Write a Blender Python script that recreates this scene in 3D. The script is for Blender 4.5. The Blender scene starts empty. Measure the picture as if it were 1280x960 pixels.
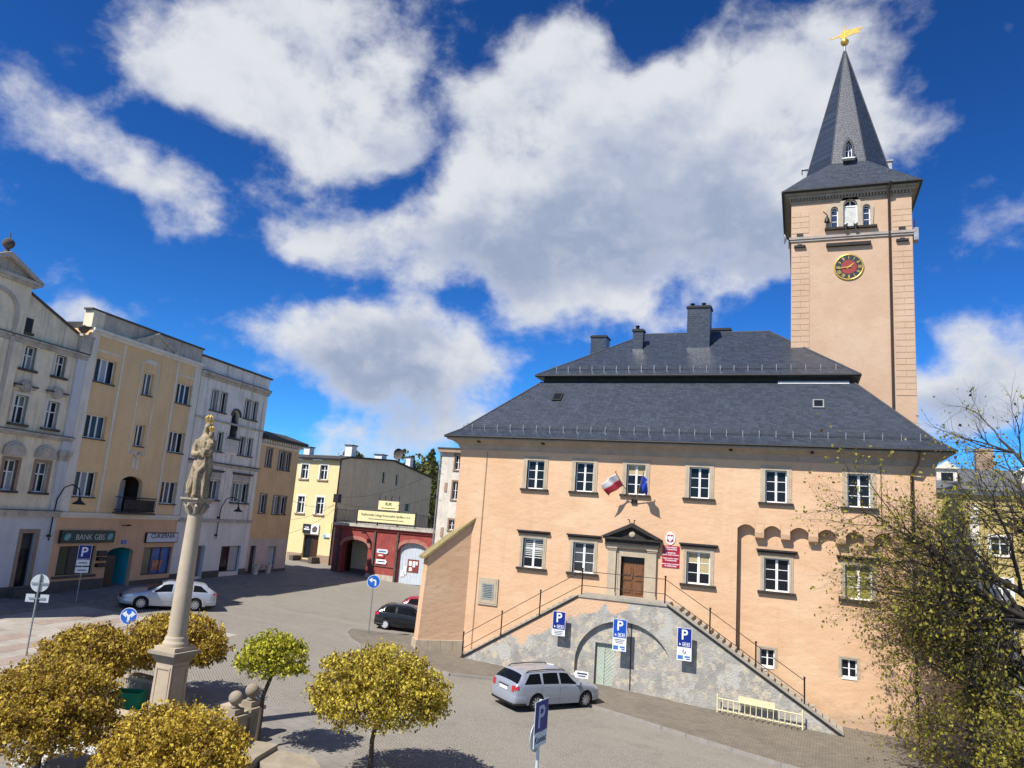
import bpy, math, random
from math import sin, cos, pi, radians, sqrt, atan2, hypot
from mathutils import Vector, Matrix, noise as mnoise
from mathutils.geometry import tessellate_polygon
random.seed(7)
SC = bpy.context.scene
COL = SC.collection

# ------------------------------------------------------------------ camera
FPX, CAMH = 911.0, 7.4                       # focal length in pixels of the 1280 px photograph, eye height
M = Matrix(((0.92978121, 0.00119603, -0.36811068),
            (0.36076262, 0.19587193, 0.91185773),
            (0.07319316, -0.98062876, 0.18168656)))   # columns: picture right, picture down, view axis
CAM = Vector((0, 0, CAMH))
cam = bpy.data.cameras.new('camera')
cam.sensor_fit = 'HORIZONTAL'; cam.sensor_width = 36.0; cam.lens = FPX / 1280 * 36
cam.clip_start = 0.1; cam.clip_end = 3000
camo = bpy.data.objects.new('camera', cam); COL.objects.link(camo)
r_, d_, f_ = M.col[0], M.col[1], M.col[2]
camo.matrix_world = Matrix(((r_.x, -d_.x, -f_.x, 0), (r_.y, -d_.y, -f_.y, 0), (r_.z, -d_.z, -f_.z, CAMH), (0, 0, 0, 1)))
SC.camera = camo

# ------------------------------------------------------------------ light
SUN_EL = radians(51)
SUN_H = Vector((-0.40, -0.915)).normalized()            # horizontal direction towards the sun
TO_SUN = Vector((SUN_H.x * cos(SUN_EL), SUN_H.y * cos(SUN_EL), sin(SUN_EL)))
sun = bpy.data.lights.new('sun', 'SUN'); sun.energy = 5.0; sun.angle = radians(0.53); sun.color = (1.0, 0.955, 0.88)
suno = bpy.data.objects.new('sun', sun); COL.objects.link(suno)
suno.rotation_euler = TO_SUN.to_track_quat('Z', 'Y').to_euler()
SC.view_settings.view_transform = 'Standard'; SC.view_settings.look = 'None'
SC.view_settings.exposure = 0.5; SC.view_settings.gamma = 1.0; SC.view_settings.use_curve_mapping = False
try:
    SC.cycles.max_bounces = 6; SC.cycles.diffuse_bounces = 3; SC.cycles.transparent_max_bounces = 6
except Exception: pass

def ray(px, py):
    return (M @ Vector((px - 640, py - 480, FPX))).normalized()

# ------------------------------------------------------------------ sky: physical blue plus a layer of fair weather cumulus
SKY_STRENGTH = 0.085
def make_world():
    w = bpy.data.worlds.new('World'); SC.world = w; w.use_nodes = True
    w.cycles.sampling_method = 'MANUAL'; w.cycles.sample_map_resolution = 512
    nt = w.node_tree; N = nt.nodes; L = nt.links; N.clear()
    out = N.new('ShaderNodeOutputWorld'); bg = N.new('ShaderNodeBackground'); bg.inputs[1].default_value = SKY_STRENGTH
    sky = N.new('ShaderNodeTexSky'); sky.sky_type = 'NISHITA'; sky.sun_disc = False
    sky.sun_elevation = SUN_EL; sky.sun_rotation = atan2(SUN_H.x, SUN_H.y)
    sky.altitude = 900; sky.air_density = 1.0; sky.dust_density = 0.15; sky.ozone_density = 3.0
    tc = N.new('ShaderNodeTexCoord')
    def nz(scale, detail, rough, vec, dist=0.0):
        n = N.new('ShaderNodeTexNoise'); n.inputs['Scale'].default_value = scale; n.inputs['Detail'].default_value = detail
        n.inputs['Roughness'].default_value = rough; n.inputs['Distortion'].default_value = dist
        L.new(vec, n.inputs['Vector']); return n
    def mth(op, a, b=None, c=None):
        n = N.new('ShaderNodeMath'); n.operation = op
        for i, q in enumerate((a, b, c)):
            if q is None: continue
            if isinstance(q, (int, float)): n.inputs[i].default_value = q
            else: L.new(q, n.inputs[i])
        return n.outputs[0]
    def vm(op, a, b=None, sc=None):
        n = N.new('ShaderNodeVectorMath'); n.operation = op; L.new(a, n.inputs[0])
        if b is not None:
            if isinstance(b, tuple): n.inputs[1].default_value = b
            else: L.new(b, n.inputs[1])
        if sc is not None: n.inputs['Scale'].default_value = sc
        return n.outputs[0]
    def smooth(v, a, b, c=0.0, d=1.0):
        n = N.new('ShaderNodeMapRange'); n.interpolation_type = 'SMOOTHSTEP'
        for i, q in enumerate((a, b, c, d)): n.inputs[i + 1].default_value = q
        L.new(v, n.inputs[0]); return n.outputs[0]
    d0 = tc.outputs['Generated']
    wn = nz(4.5, 4, 0.55, d0)
    wd = vm('ADD', d0, vm('SCALE', vm('SUBTRACT', wn.outputs['Color'], (.5, .5, .5)), None, .17))
    # (x, y, radius, weight): the banks of cumulus of the photograph, turned into directions
    banks = [(300, 70, 150, .85), (400, 130, 135, .85), (470, 170, 75, .7), (390, 20, 160, .85), (225, 110, 75, .55), (50, 150, 90, .46), (120, 190, 70, .42), (235, 265, 80, .46), (185, 225, 60, .4), (90, 95, 80, .36), (300, 215, 90, .34),
             (680, 105, 130, .95), (615, 185, 140, .9), (760, 190, 190, 1.0), (890, 190, 180, 1.0), (985, 110, 150, .95), (1065, 180, 110, .8), (800, 280, 230, 1.0), (960, 265, 150, .9), (650, 290, 175, .95), (490, 318, 125, .85), (385, 295, 95, .7),
             (900, 335, 160, .7), (700, 340, 150, .8), (380, 448, 115, .85), (500, 442, 135, .9), (600, 460, 90, .7), (520, 520, 110, .75), (450, 560, 110, .55), (610, 530, 80, .5),
             (80, 395, 60, .5), (1185, 395, 55, .55), (1170, 480, 95, .72), (1265, 450, 110, .8)]
    greys = [(840, 270, 190, 1.0), (680, 300, 150, .85), (960, 310, 120, .8), (560, 345, 120, .6), (480, 468, 140, .9), (380, 475, 80, .6), (530, 548, 100, .6), (450, 210, 100, .6), (1210, 500, 90, .6)]
    P = [(ray(x, y), r / 1000.0, wt) for x, y, r, wt in banks]; G = [(ray(x, y), r / 1000.0, wt) for x, y, r, wt in greys]
    def total(vec, pts, grow):
        t = None
        for d, r, wt in pts:
            n = N.new('ShaderNodeVectorMath'); n.operation = 'DISTANCE'; L.new(vec, n.inputs[0]); n.inputs[1].default_value = (d.x, d.y, d.z * FLAT)
            v = smooth(n.outputs['Value'], r * grow, r * .1, 0.0, wt); t = v if t is None else mth('ADD', t, v)
        return t
    def vm_dot(vec, d):
        n = N.new('ShaderNodeVectorMath'); n.operation = 'DOT_PRODUCT'; L.new(vec, n.inputs[0]); n.inputs[1].default_value = d; return n.outputs['Value']
    wd = vm('NORMALIZE', wd); FLAT = 1.55; wf = vm('MULTIPLY', wd, (1, 1, FLAT))
    # unseen sky beyond these banks: loose cumulus, thinned to cut ambient fill on the facade
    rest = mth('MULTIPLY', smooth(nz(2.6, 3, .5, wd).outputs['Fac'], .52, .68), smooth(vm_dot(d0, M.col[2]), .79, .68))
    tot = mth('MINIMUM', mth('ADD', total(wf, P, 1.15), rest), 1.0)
    pn = vm('MULTIPLY', vm('ADD', d0, vm('SCALE', wn.outputs['Color'], None, .05)), (1, 1, 1.35))
    n1 = nz(8.0, 9, 0.6, pn).outputs['Fac']
    n2 = nz(8.0, 5, 0.55, vm('ADD', pn, (TO_SUN.x * .02, TO_SUN.y * .02, .045))).outputs['Fac']      # the same billows a little nearer the sun
    dens = mth('ADD', tot, mth('MULTIPLY_ADD', n1, 2.5, -1.40))
    cov = smooth(dens, -.02, .80)
    relief = mth('MULTIPLY', mth('SUBTRACT', n2, n1), 2.6)
    gr = mth('ADD', mth('MINIMUM', total(wf, G, 1.2), .95), relief)
    shd = mth('MULTIPLY', smooth(gr, -.32, 1.1), smooth(dens, .1, 1.0))
    cr = N.new('ShaderNodeValToRGB'); e = cr.color_ramp; K = 1 / SKY_STRENGTH
    e.elements[0].position = 0; e.elements[0].color = (.53 * K, .545 * K, .58 * K, 1)
    e.elements[1].position = 1; e.elements[1].color = (.235 * K, .285 * K, .40 * K, 1)
    m = e.elements.new(.5); m.color = (.385 * K, .42 * K, .50 * K, 1)
    L.new(shd, cr.inputs[0])
    tint = N.new('ShaderNodeMix'); tint.data_type = 'RGBA'; tint.blend_type = 'MULTIPLY'; tint.inputs[0].default_value = 1
    L.new(sky.outputs[0], tint.inputs[6]); tint.inputs[7].default_value = (SKY_STRENGTH,) * 3 + (1,)
    gm = N.new('ShaderNodeGamma'); gm.inputs[1].default_value = 1.45; L.new(tint.outputs[2], gm.inputs[0])
    t2 = N.new('ShaderNodeMix'); t2.data_type = 'RGBA'; t2.blend_type = 'MULTIPLY'; t2.inputs[0].default_value = 1; L.new(gm.outputs[0], t2.inputs[6]); t2.inputs[7].default_value = (.42 * K, 1.15 * K, 1.78 * K, 1)
    mix = N.new('ShaderNodeMix'); mix.data_type = 'RGBA'; L.new(cov, mix.inputs[0])
    L.new(t2.outputs[2], mix.inputs[6]); L.new(cr.outputs[0], mix.inputs[7])
    L.new(mix.outputs[2], bg.inputs[0]); L.new(bg.outputs[0], out.inputs[0])
make_world()

# ------------------------------------------------------------------ pixel helpers (a pixel gives a direction; the surface gives the distance)
SL = 0.045
def gz(x): return -SL * (max(-50.0, min(16.0, x)) + 9)
def gnd(px, py, dz=0.0):
    d = ray(px, py); n = Vector((SL, 0, 1)); t = (dz - 9 * SL - CAM.dot(n)) / d.dot(n); return CAM + d * t
def on_y(px, py, Y):
    d = ray(px, py); p = CAM + d * (Y / d.y); return p
def proj_y(x, y, z):
    v = M.transposed() @ (Vector((x, y, z)) - CAM); return 480 + FPX * v.y / v.z
def zat(x, y, py):                       # height on the vertical through (x, y) that shows at picture row py
    lo, hi = -3.0, 60.0
    for _ in range(50):
        m = (lo + hi) / 2
        if proj_y(x, y, m) > py: lo = m
        else: hi = m
    return m

class Frame:
    """a facade: origin at its base, u along it, v into the building, z up"""
    def __init__(s, o, ang):
        s.o = Vector(o); s.a = ang; s.u = Vector((cos(ang), sin(ang), 0)); s.n = Vector((sin(ang), -cos(ang), 0))
    def px(s, x, y, off=0.0):
        d = ray(x, y); p0 = s.o + s.n * off; t = (p0 - CAM).dot(s.n) / d.dot(s.n); p = CAM + d * t - s.o
        return p.dot(s.u), p.z
    def rect(s, x0, y0, x1, y1, off=0.0):
        a = s.px(x0, y0, off); b = s.px(x1, y1, off)
        return min(a[0], b[0]), max(a[0], b[0]), min(a[1], b[1]), max(a[1], b[1])

# ------------------------------------------------------------------ materials
MATS = {}
def _mix(nt, a, b, fac, blend='MIX'):
    n = nt.nodes.new('ShaderNodeMix'); n.data_type = 'RGBA'; n.blend_type = blend
    for i, q in ((0, fac), (6, a), (7, b)):
        if isinstance(q, (int, float)): n.inputs[i].default_value = q
        elif isinstance(q, (tuple, list)): n.inputs[i].default_value = tuple(q[:3]) + (1,)
        else: nt.links.new(q, n.inputs[i])
    return n.outputs[2]
def _noise(nt, scale, detail=6, rough=.6, stretch=(1, 1, 1), off=(0, 0, 0), dist=0.0):
    ge = nt.nodes.new('ShaderNodeNewGeometry'); mp = nt.nodes.new('ShaderNodeMapping'); mp.inputs['Scale'].default_value = stretch; mp.inputs['Location'].default_value = off
    nt.links.new(ge.outputs['Position'], mp.inputs[0])
    n = nt.nodes.new('ShaderNodeTexNoise'); n.inputs['Scale'].default_value = scale; n.inputs['Detail'].default_value = detail; n.inputs['Roughness'].default_value = rough; n.inputs['Distortion'].default_value = dist
    nt.links.new(mp.outputs[0], n.inputs['Vector']); return n.outputs['Fac']
def _range(nt, v, a, b, c=0.0, d=1.0, smooth=False):
    n = nt.nodes.new('ShaderNodeMapRange'); n.inputs[1].default_value = a; n.inputs[2].default_value = b; n.inputs[3].default_value = c; n.inputs[4].default_value = d
    if smooth: n.interpolation_type = 'SMOOTHSTEP'
    nt.links.new(v, n.inputs[0]); return n.outputs[0]
def _bump(nt, h, strength, dist=0.02, normal=None):
    n = nt.nodes.new('ShaderNodeBump'); n.inputs['Strength'].default_value = strength; n.inputs['Distance'].default_value = dist
    nt.links.new(h, n.inputs['Height'])
    if normal is not None: nt.links.new(normal, n.inputs['Normal'])
    return n.outputs[0]
def newmat(name):
    m = bpy.data.materials.new(name); m.use_nodes = True; nt = m.node_tree; b = nt.nodes['Principled BSDF']; MATS[name] = m; return m, nt, b
def c3(c): return (c[0], c[1], c[2], 1)
def mul(c, k): return tuple(x * k for x in c[:3])
def mat(name, col, rough=.8, var=.14, scale=1.6, bump=0.25, bscale=30, bdist=.01, metallic=0.0, stretch=(1, 1, 1), streak=0.0, streakcol=None, spec=.35, rvar=.1, dirt=None):
    if name in MATS: return MATS[name]
    m, nt, b = newmat(name)
    c = _mix(nt, mul(col, 1 - var), mul(col, 1 + var), _range(nt, _noise(nt, scale, 7, .62, stretch), .3, .7))
    if var: c = _mix(nt, c, mul(col, 1 - var * .9), _range(nt, _noise(nt, scale * 7, 5, .6), .45, .75, 0, .6))
    if streak:
        f = _range(nt, _noise(nt, 1.0, 6, .65, (2.6, 2.6, .22)), .5, .72, 0, streak)
        c = _mix(nt, c, streakcol or mul(col, .45), f)
    if dirt:
        f = _range(nt, _noise(nt, dirt[0], 8, .7, (1, 1, 1), (7, 3, 1)), dirt[1], dirt[1] + .12, 0, dirt[3]); c = _mix(nt, c, dirt[2], f)
    nt.links.new(c, b.inputs['Base Color'])
    b.inputs['Metallic'].default_value = metallic; b.inputs['Specular IOR Level'].default_value = spec
    nt.links.new(_range(nt, _noise(nt, scale * 3, 4), .3, .7, max(0, rough - rvar), min(1, rough + rvar)), b.inputs['Roughness'])
    if bump: nt.links.new(_bump(nt, _noise(nt, bscale, 5, .6, stretch), bump, bdist), b.inputs['Normal'])
    return m

# town hall render: warm peach lime wash, brushed on unevenly
def mat_townhall():
    m, nt, b = newmat('peach_render'); col = (.64, .385, .215)
    c = _mix(nt, (.572, .357, .208), (.642, .42, .262), _range(nt, _noise(nt, .55, 7, .62, (.7, .7, 1.3)), .33, .68))
    c = _mix(nt, c, (.655, .465, .305), _range(nt, _noise(nt, 2.2, 8, .68, (.5, .5, 1.6)), .52, .75, 0, .65))
    c = _mix(nt, c, (.47, .285, .16), _range(nt, _noise(nt, 1.1, 7, .7, (1.6, 1.6, .5), (5, 2, 9)), .56, .78, 0, .45))
    c = _mix(nt, c, (.46, .295, .165), _range(nt, _noise(nt, 1.0, 7, .7, (2.2, 2.2, .16), (3, 7, 1)), .56, .74, 0, .42))
    c = _mix(nt, c, (.66, .49, .32), _range(nt, _noise(nt, .33, 6, .55, (1, 1, 1), (8, 1, 4)), .56, .64, 0, .35))
    ge = nt.nodes.new('ShaderNodeNewGeometry'); sp = nt.nodes.new('ShaderNodeSeparateXYZ'); nt.links.new(ge.outputs['Position'], sp.inputs[0])
    damp = nt.nodes.new('ShaderNodeMath'); damp.operation = 'MULTIPLY_ADD'; nt.links.new(_noise(nt, 1.3, 7, .65), damp.inputs[0]); damp.inputs[1].default_value = -3.0; nt.links.new(sp.outputs[2], damp.inputs[2])
    c = _mix(nt, c, (.40, .285, .195), _range(nt, damp.outputs[0], -.9, -1.6, 0, .7))
    nt.links.new(c, b.inputs['Base Color']); b.inputs['Roughness'].default_value = .9; b.inputs['Specular IOR Level'].default_value = .2
    h1 = _bump(nt, _noise(nt, 2.6, 6, .62, (.7, .7, 1.3)), .55, .055)
    nt.links.new(_bump(nt, _noise(nt, 26, 4, .6), .35, .012, h1), b.inputs['Normal']); return m
def mat_tower():
    m, nt, b = newmat('pale_peach_render')
    c = _mix(nt, (.475, .32, .212), (.54, .385, .268), _range(nt, _noise(nt, .7, 8, .65), .33, .68))
    c = _mix(nt, c, (.41, .26, .165), _range(nt, _noise(nt, 3.0, 7, .7), .54, .76, 0, .5))
    nt.links.new(c, b.inputs['Base Color']); b.inputs['Roughness'].default_value = .9; b.inputs['Specular IOR Level'].default_value = .2
    h1 = _bump(nt, _noise(nt, 3.2, 5, .6), .4, .04)
    nt.links.new(_bump(nt, _noise(nt, 22, 4, .6), .35, .012, h1), b.inputs['Normal']); return m
def mat_slate():
    m, nt, b = newmat('roof_slate')
    ge = nt.nodes.new('ShaderNodeNewGeometry'); sp = nt.nodes.new('ShaderNodeSeparateXYZ'); nt.links.new(ge.outputs['Position'], sp.inputs[0])
    ad = nt.nodes.new('ShaderNodeMath'); ad.operation = 'ADD'; nt.links.new(sp.outputs[0], ad.inputs[0]); nt.links.new(sp.outputs[1], ad.inputs[1])
    cb = nt.nodes.new('ShaderNodeCombineXYZ'); nt.links.new(ad.outputs[0], cb.inputs[0]); nt.links.new(sp.outputs[2], cb.inputs[1])
    br = nt.nodes.new('ShaderNodeTexBrick'); nt.links.new(cb.outputs[0], br.inputs['Vector'])
    br.inputs['Color1'].default_value = (.022, .029, .043, 1); br.inputs['Color2'].default_value = (.042, .054, .076, 1); br.inputs['Mortar'].default_value = (.018, .02, .024, 1)
    br.inputs['Scale'].default_value = 1; br.inputs['Brick Width'].default_value = .27; br.inputs['Row Height'].default_value = .125; br.inputs['Mortar Size'].default_value = .008; br.inputs['Mortar Smooth'].default_value = .4
    c = _mix(nt, br.outputs['Color'], (.024, .029, .038), _range(nt, _noise(nt, .8, 6, .6), .42, .7, 0, .55))
    c = _mix(nt, c, (.14, .13, .115), _range(nt, _noise(nt, 4.5, 8, .7, (1, 1, .5)), .66, .82, 0, .5))
    nt.links.new(c, b.inputs['Base Color']); b.inputs['Specular IOR Level'].default_value = .65
    nt.links.new(_range(nt, _noise(nt, 9, 5), .3, .7, .3, .44), b.inputs['Roughness'])
    inv = nt.nodes.new('ShaderNodeMath'); inv.operation = 'SUBTRACT'; inv.inputs[0].default_value = 1; nt.links.new(br.outputs['Fac'], inv.inputs[1])
    nt.links.new(_bump(nt, _noise(nt, 7, 4, .6, (1, 1, 3)), .35, .02, _bump(nt, inv.outputs[0], .6, .012)), b.inputs['Normal']); return m
def mat_setts(name, c1, c2, mortar, scale=7.5, wear=(.36, .33, .28)):
    m, nt, b = newmat(name)
    ge = nt.nodes.new('ShaderNodeNewGeometry'); mp = nt.nodes.new('ShaderNodeMapping'); mp.inputs['Rotation'].default_value = (0, 0, radians(31)); mp.inputs['Scale'].default_value = (1.25, .9, .02)
    nt.links.new(ge.outputs['Position'], mp.inputs[0])
    vo = nt.nodes.new('ShaderNodeTexVoronoi'); vo.feature = 'DISTANCE_TO_EDGE'; vo.inputs['Scale'].default_value = scale; vo.inputs['Randomness'].default_value = .38; nt.links.new(mp.outputs[0], vo.inputs['Vector'])
    vc = nt.nodes.new('ShaderNodeTexVoronoi'); vc.inputs['Scale'].default_value = scale; vc.inputs['Randomness'].default_value = .38; nt.links.new(mp.outputs[0], vc.inputs['Vector'])
    sp = nt.nodes.new('ShaderNodeSeparateColor'); nt.links.new(vc.outputs['Color'], sp.inputs[0])
    c = _mix(nt, c1, c2, sp.outputs[0])
    c = _mix(nt, c, wear, _range(nt, _noise(nt, .22, 7, .6, (1, 1, 1), (3, 1, 0)), .42, .66, 0, .75))
    c = _mix(nt, c, mul(c1, .72), _range(nt, _noise(nt, .55, 8, .68, (1, 1, 1), (13, 21, 0)), .53, .72, 0, .6))
    c = _mix(nt, c, mul(wear, 1.12), _range(nt, _noise(nt, .5, 6, .6, (.22, 1.6, 1), (5, 2, 0)), .56, .7, 0, .55))
    c = _mix(nt, c, mul(c1, .55), _range(nt, _noise(nt, 3.0, 8, .7, (1, 1, 1), (2, 31, 0)), .66, .76, 0, .5))
    gap = _range(nt, vo.outputs['Distance'], .0, .09, 1, 0)
    c = _mix(nt, c, mortar, gap)
    nt.links.new(c, b.inputs['Base Color']); b.inputs['Specular IOR Level'].default_value = .3
    nt.links.new(_range(nt, _noise(nt, 2, 5), .3, .7, .62, .9), b.inputs['Roughness'])
    nt.links.new(_bump(nt, _range(nt, vo.outputs['Distance'], 0, .25), .7, .025), b.inputs['Normal']); return m
def mat_pavers(name, c1, c2, mortar, bw=.22, rh=.11, rot=0.0):
    m, nt, b = newmat(name)
    ge = nt.nodes.new('ShaderNodeNewGeometry'); mp = nt.nodes.new('ShaderNodeMapping'); mp.inputs['Rotation'].default_value = (0, 0, rot); nt.links.new(ge.outputs['Position'], mp.inputs[0])
    br = nt.nodes.new('ShaderNodeTexBrick'); nt.links.new(mp.outputs[0], br.inputs['Vector']); br.inputs['Scale'].default_value = 1
    br.inputs['Brick Width'].default_value = bw; br.inputs['Row Height'].default_value = rh; br.inputs['Mortar Size'].default_value = .009; br.inputs['Mortar Smooth'].default_value = .3
    br.inputs['Color1'].default_value = c3(c1); br.inputs['Color2'].default_value = c3(c2); br.inputs['Mortar'].default_value = c3(mortar)
    c = _mix(nt, br.outputs['Color'], mul(c1, .68), _range(nt, _noise(nt, .5, 8, .66), .48, .72, 0, .7))
    c = _mix(nt, c, mul(c2, 1.25), _range(nt, _noise(nt, 1.3, 8, .66, (1, 1, 1), (9, 9, 9)), .55, .75, 0, .5))
    nt.links.new(c, b.inputs['Base Color']); b.inputs['Roughness'].default_value = .85; b.inputs['Specular IOR Level'].default_value = .25
    inv = nt.nodes.new('ShaderNodeMath'); inv.operation = 'SUBTRACT'; inv.inputs[0].default_value = 1; nt.links.new(br.outputs['Fac'], inv.inputs[1])
    nt.links.new(_bump(nt, inv.outputs[0], .5, .01), b.inputs['Normal']); return m
def mat_bricks(name, c1, c2, mortar):
    m, nt, b = newmat(name)
    ge = nt.nodes.new('ShaderNodeNewGeometry'); sp = nt.nodes.new('ShaderNodeSeparateXYZ'); nt.links.new(ge.outputs['Position'], sp.inputs[0])
    ad = nt.nodes.new('ShaderNodeMath'); ad.operation = 'ADD'; nt.links.new(sp.outputs[0], ad.inputs[0]); nt.links.new(sp.outputs[1], ad.inputs[1])
    cb = nt.nodes.new('ShaderNodeCombineXYZ'); nt.links.new(ad.outputs[0], cb.inputs[0]); nt.links.new(sp.outputs[2], cb.inputs[1])
    br = nt.nodes.new('ShaderNodeTexBrick'); nt.links.new(cb.outputs[0], br.inputs['Vector']); br.inputs['Scale'].default_value = 1
    br.inputs['Brick Width'].default_value = .26; br.inputs['Row Height'].default_value = .077; br.inputs['Mortar Size'].default_value = .007
    br.inputs['Color1'].default_value = c3(c1); br.inputs['Color2'].default_value = c3(c2); br.inputs['Mortar'].default_value = c3(mortar)
    c = _mix(nt, br.outputs['Color'], mul(c1, .5), _range(nt, _noise(nt, .9, 7, .66), .5, .75, 0, .7))
    c = _mix(nt, c, (.42, .25, .2), _range(nt, _noise(nt, 1.6, 7, .7, (1, 1, 1), (4, 4, 4)), .58, .76, 0, .5))
    nt.links.new(c, b.inputs['Base Color']); b.inputs['Roughness'].default_value = .88
    nt.links.new(_bump(nt, _noise(nt, 18, 5), .4, .012), b.inputs['Normal']); return m
def mat_glass(name, col=(.012, .014, .018), rough=.06, var=0.0):
    if name in MATS: return MATS[name]
    m, nt, b = newmat(name); b.inputs['Base Color'].default_value = c3(col); b.inputs['Roughness'].default_value = rough; b.inputs['Specular IOR Level'].default_value = .16
    oi = nt.nodes.new('ShaderNodeObjectInfo')
    nt.links.new(_mix(nt, mul(col, 1 - var), mul(col, 1 + var * 2), oi.outputs['Random']), b.inputs['Base Color'])
    nt.links.new(_bump(nt, _noise(nt, 1.7, 2), .12, .02), b.inputs['Normal']); return m
def mat_paint(name, col, rough=.3, metallic=0.0, coat=.0, flake=False):
    if name in MATS: return MATS[name]
    m, nt, b = newmat(name); b.inputs['Base Color'].default_value = c3(col); b.inputs['Roughness'].default_value = rough; b.inputs['Metallic'].default_value = metallic
    b.inputs['Coat Weight'].default_value = coat; b.inputs['Coat Roughness'].default_value = .06
    nt.links.new(_range(nt, _noise(nt, 1.2, 3), .3, .7, max(.03, rough - .04), rough + .04), b.inputs['Roughness']); return m
def mat_leaf(name, cols, trans=.35):
    m, nt, b = newmat(name)
    c = _mix(nt, cols[0], cols[1], _range(nt, _noise(nt, 1.4, 4, .6), .36, .64))
    c = _mix(nt, c, cols[2], _range(nt, _noise(nt, 5.0, 3, .6, (1, 1, 1), (3, 8, 2)), .48, .66, 0, .8))
    ge = nt.nodes.new('ShaderNodeNewGeometry'); ri = ge.outputs['Random Per Island']
    c = _mix(nt, c, mul(cols[1], 1.3), _range(nt, ri, .72, .8)); c = _mix(nt, c, mul(cols[2], .55), _range(nt, ri, .2, .15))
    nt.links.new(c, b.inputs['Base Color']); b.inputs['Roughness'].default_value = .62; b.inputs['Specular IOR Level'].default_value = .25
    tr = nt.nodes.new('ShaderNodeBsdfTranslucent'); nt.links.new(c, tr.inputs['Color'])
    mx = nt.nodes.new('ShaderNodeMixShader'); mx.inputs[0].default_value = trans; nt.links.new(b.outputs[0], mx.inputs[1]); nt.links.new(tr.outputs[0], mx.inputs[2])
    nt.links.new(mx.outputs[0], nt.nodes['Material Output'].inputs[0]); return m
def mat_peel():
    """old stair wall: peach lime wash coming off grey cement and pale rubble"""
    m, nt, b = newmat('peeling_render')
    ge = nt.nodes.new('ShaderNodeNewGeometry'); sp = nt.nodes.new('ShaderNodeSeparateXYZ'); nt.links.new(ge.outputs['Position'], sp.inputs[0])
    grey = _mix(nt, (.29, .275, .245), (.41, .39, .345), _range(nt, _noise(nt, 1.3, 7, .65), .35, .65))
    cream = _mix(nt, (.45, .395, .29), (.58, .51, .39), _range(nt, _noise(nt, 5, 6, .6), .35, .65))
    c = _mix(nt, grey, cream, _range(nt, _noise(nt, 2.6, 10, .74, (1, 1, 1), (2, 5, 3)), .512, .565))
    c = _mix(nt, c, (.46, .445, .40), _range(nt, _noise(nt, .9, 8, .66, (1, 1, 1), (12, 5, 7)), .55, .60))
    # the lime wash survives in a band under the landing and the upper left flight, and in low islands
    def mm(op, a, b2):
        n = nt.nodes.new('ShaderNodeMath'); n.operation = op
        for k, q in enumerate((a, b2)):
            if isinstance(q, (int, float)): n.inputs[k].default_value = q
            else: nt.links.new(q, n.inputs[k])
        return n.outputs[0]
    X, Z = sp.outputs[0], sp.outputs[2]
    edge = mm('MINIMUM', mm('ADD', mm('MULTIPLY', X, .62), 10.2), 4.1)
    e = mm('SUBTRACT', edge, Z)
    k1 = mm('SUBTRACT', .40, mm('MULTIPLY', e, .30))
    k2 = mm('SUBTRACT', k1, mm('MULTIPLY', mm('MAXIMUM', mm('ADD', X, 8.9), 0.0), .13))
    k3 = mm('SUBTRACT', k2, mm('MULTIPLY', mm('MAXIMUM', mm('SUBTRACT', -12.6, X), 0.0), .22))
    isl = mm('MULTIPLY', mm('LESS_THAN', mm('ABSOLUTE', mm('ADD', X, 10.1), 0.0), 1.1), mm('MULTIPLY', mm('LESS_THAN', Z, 1.0), .16))
    ad = nt.nodes.new('ShaderNodeMath'); ad.operation = 'ADD'; nt.links.new(mm('ADD', k3, isl), ad.inputs[0]); nt.links.new(_noise(nt, .9, 8, .62, (1, 1, 1), (1, 2, 8)), ad.inputs[1])
    c = _mix(nt, c, (.66, .43, .27), _range(nt, ad.outputs[0], .58, .60))
    c = _mix(nt, c, (.40, .14, .08), _range(nt, _noise(nt, 2.4, 7, .6, (1, 1, 2), (31, 5, 4)), .70, .74))
    nt.links.new(c, b.inputs['Base Color']); b.inputs['Roughness'].default_value = .93; b.inputs['Specular IOR Level'].default_value = .2
    h = _bump(nt, ad.outputs[0], .5, .06)
    nt.links.new(_bump(nt, _noise(nt, 11, 9, .74), 1.0, .05, h), b.inputs['Normal']); return m

PEACH, TOWERM, SLATE, PEEL = mat_townhall(), mat_tower(), mat_slate(), mat_peel()
SETTS = mat_setts('plaza_setts', (.24, .218, .182), (.29, .263, .218), (.175, .157, .128), 10.0, wear=(.295, .27, .227))
WALK = mat_pavers('brick_pavers', (.175, .15, .118), (.225, .195, .152), (.085, .072, .055), rot=radians(2))
WALKG = mat_pavers('grey_pavers', (.20, .19, .175), (.25, .24, .22), (.10, .095, .09), .4, .4, radians(7))
KERB = mat('granite_kerb', (.25, .23, .2), .85, .2, 3)
STONE = mat('sandstone_trim', (.43, .35, .25), .88, .16, 2.2, .35, 24, streak=.25, dirt=(2.5, .6, (.22, .18, .13), .5))
DARKSTONE = mat('weathered_dark_stone', (.034, .028, .024), .85, .35, 3)
WHITE = mat('white_window_paint', (.80, .80, .78), .45, .05, 3, 0)
GLASS = mat_glass('dark_window_glass')
IRON = mat('black_iron', (.018, .016, .015), .55, .3, 6, .1)
ZINC = mat('zinc_sheet', (.33, .34, .34), .45, .2, 2, .1, metallic=.6)
BROWNPIPE = mat('brown_gutter', (.06, .035, .026), .5, .2, 3, 0)

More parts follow.
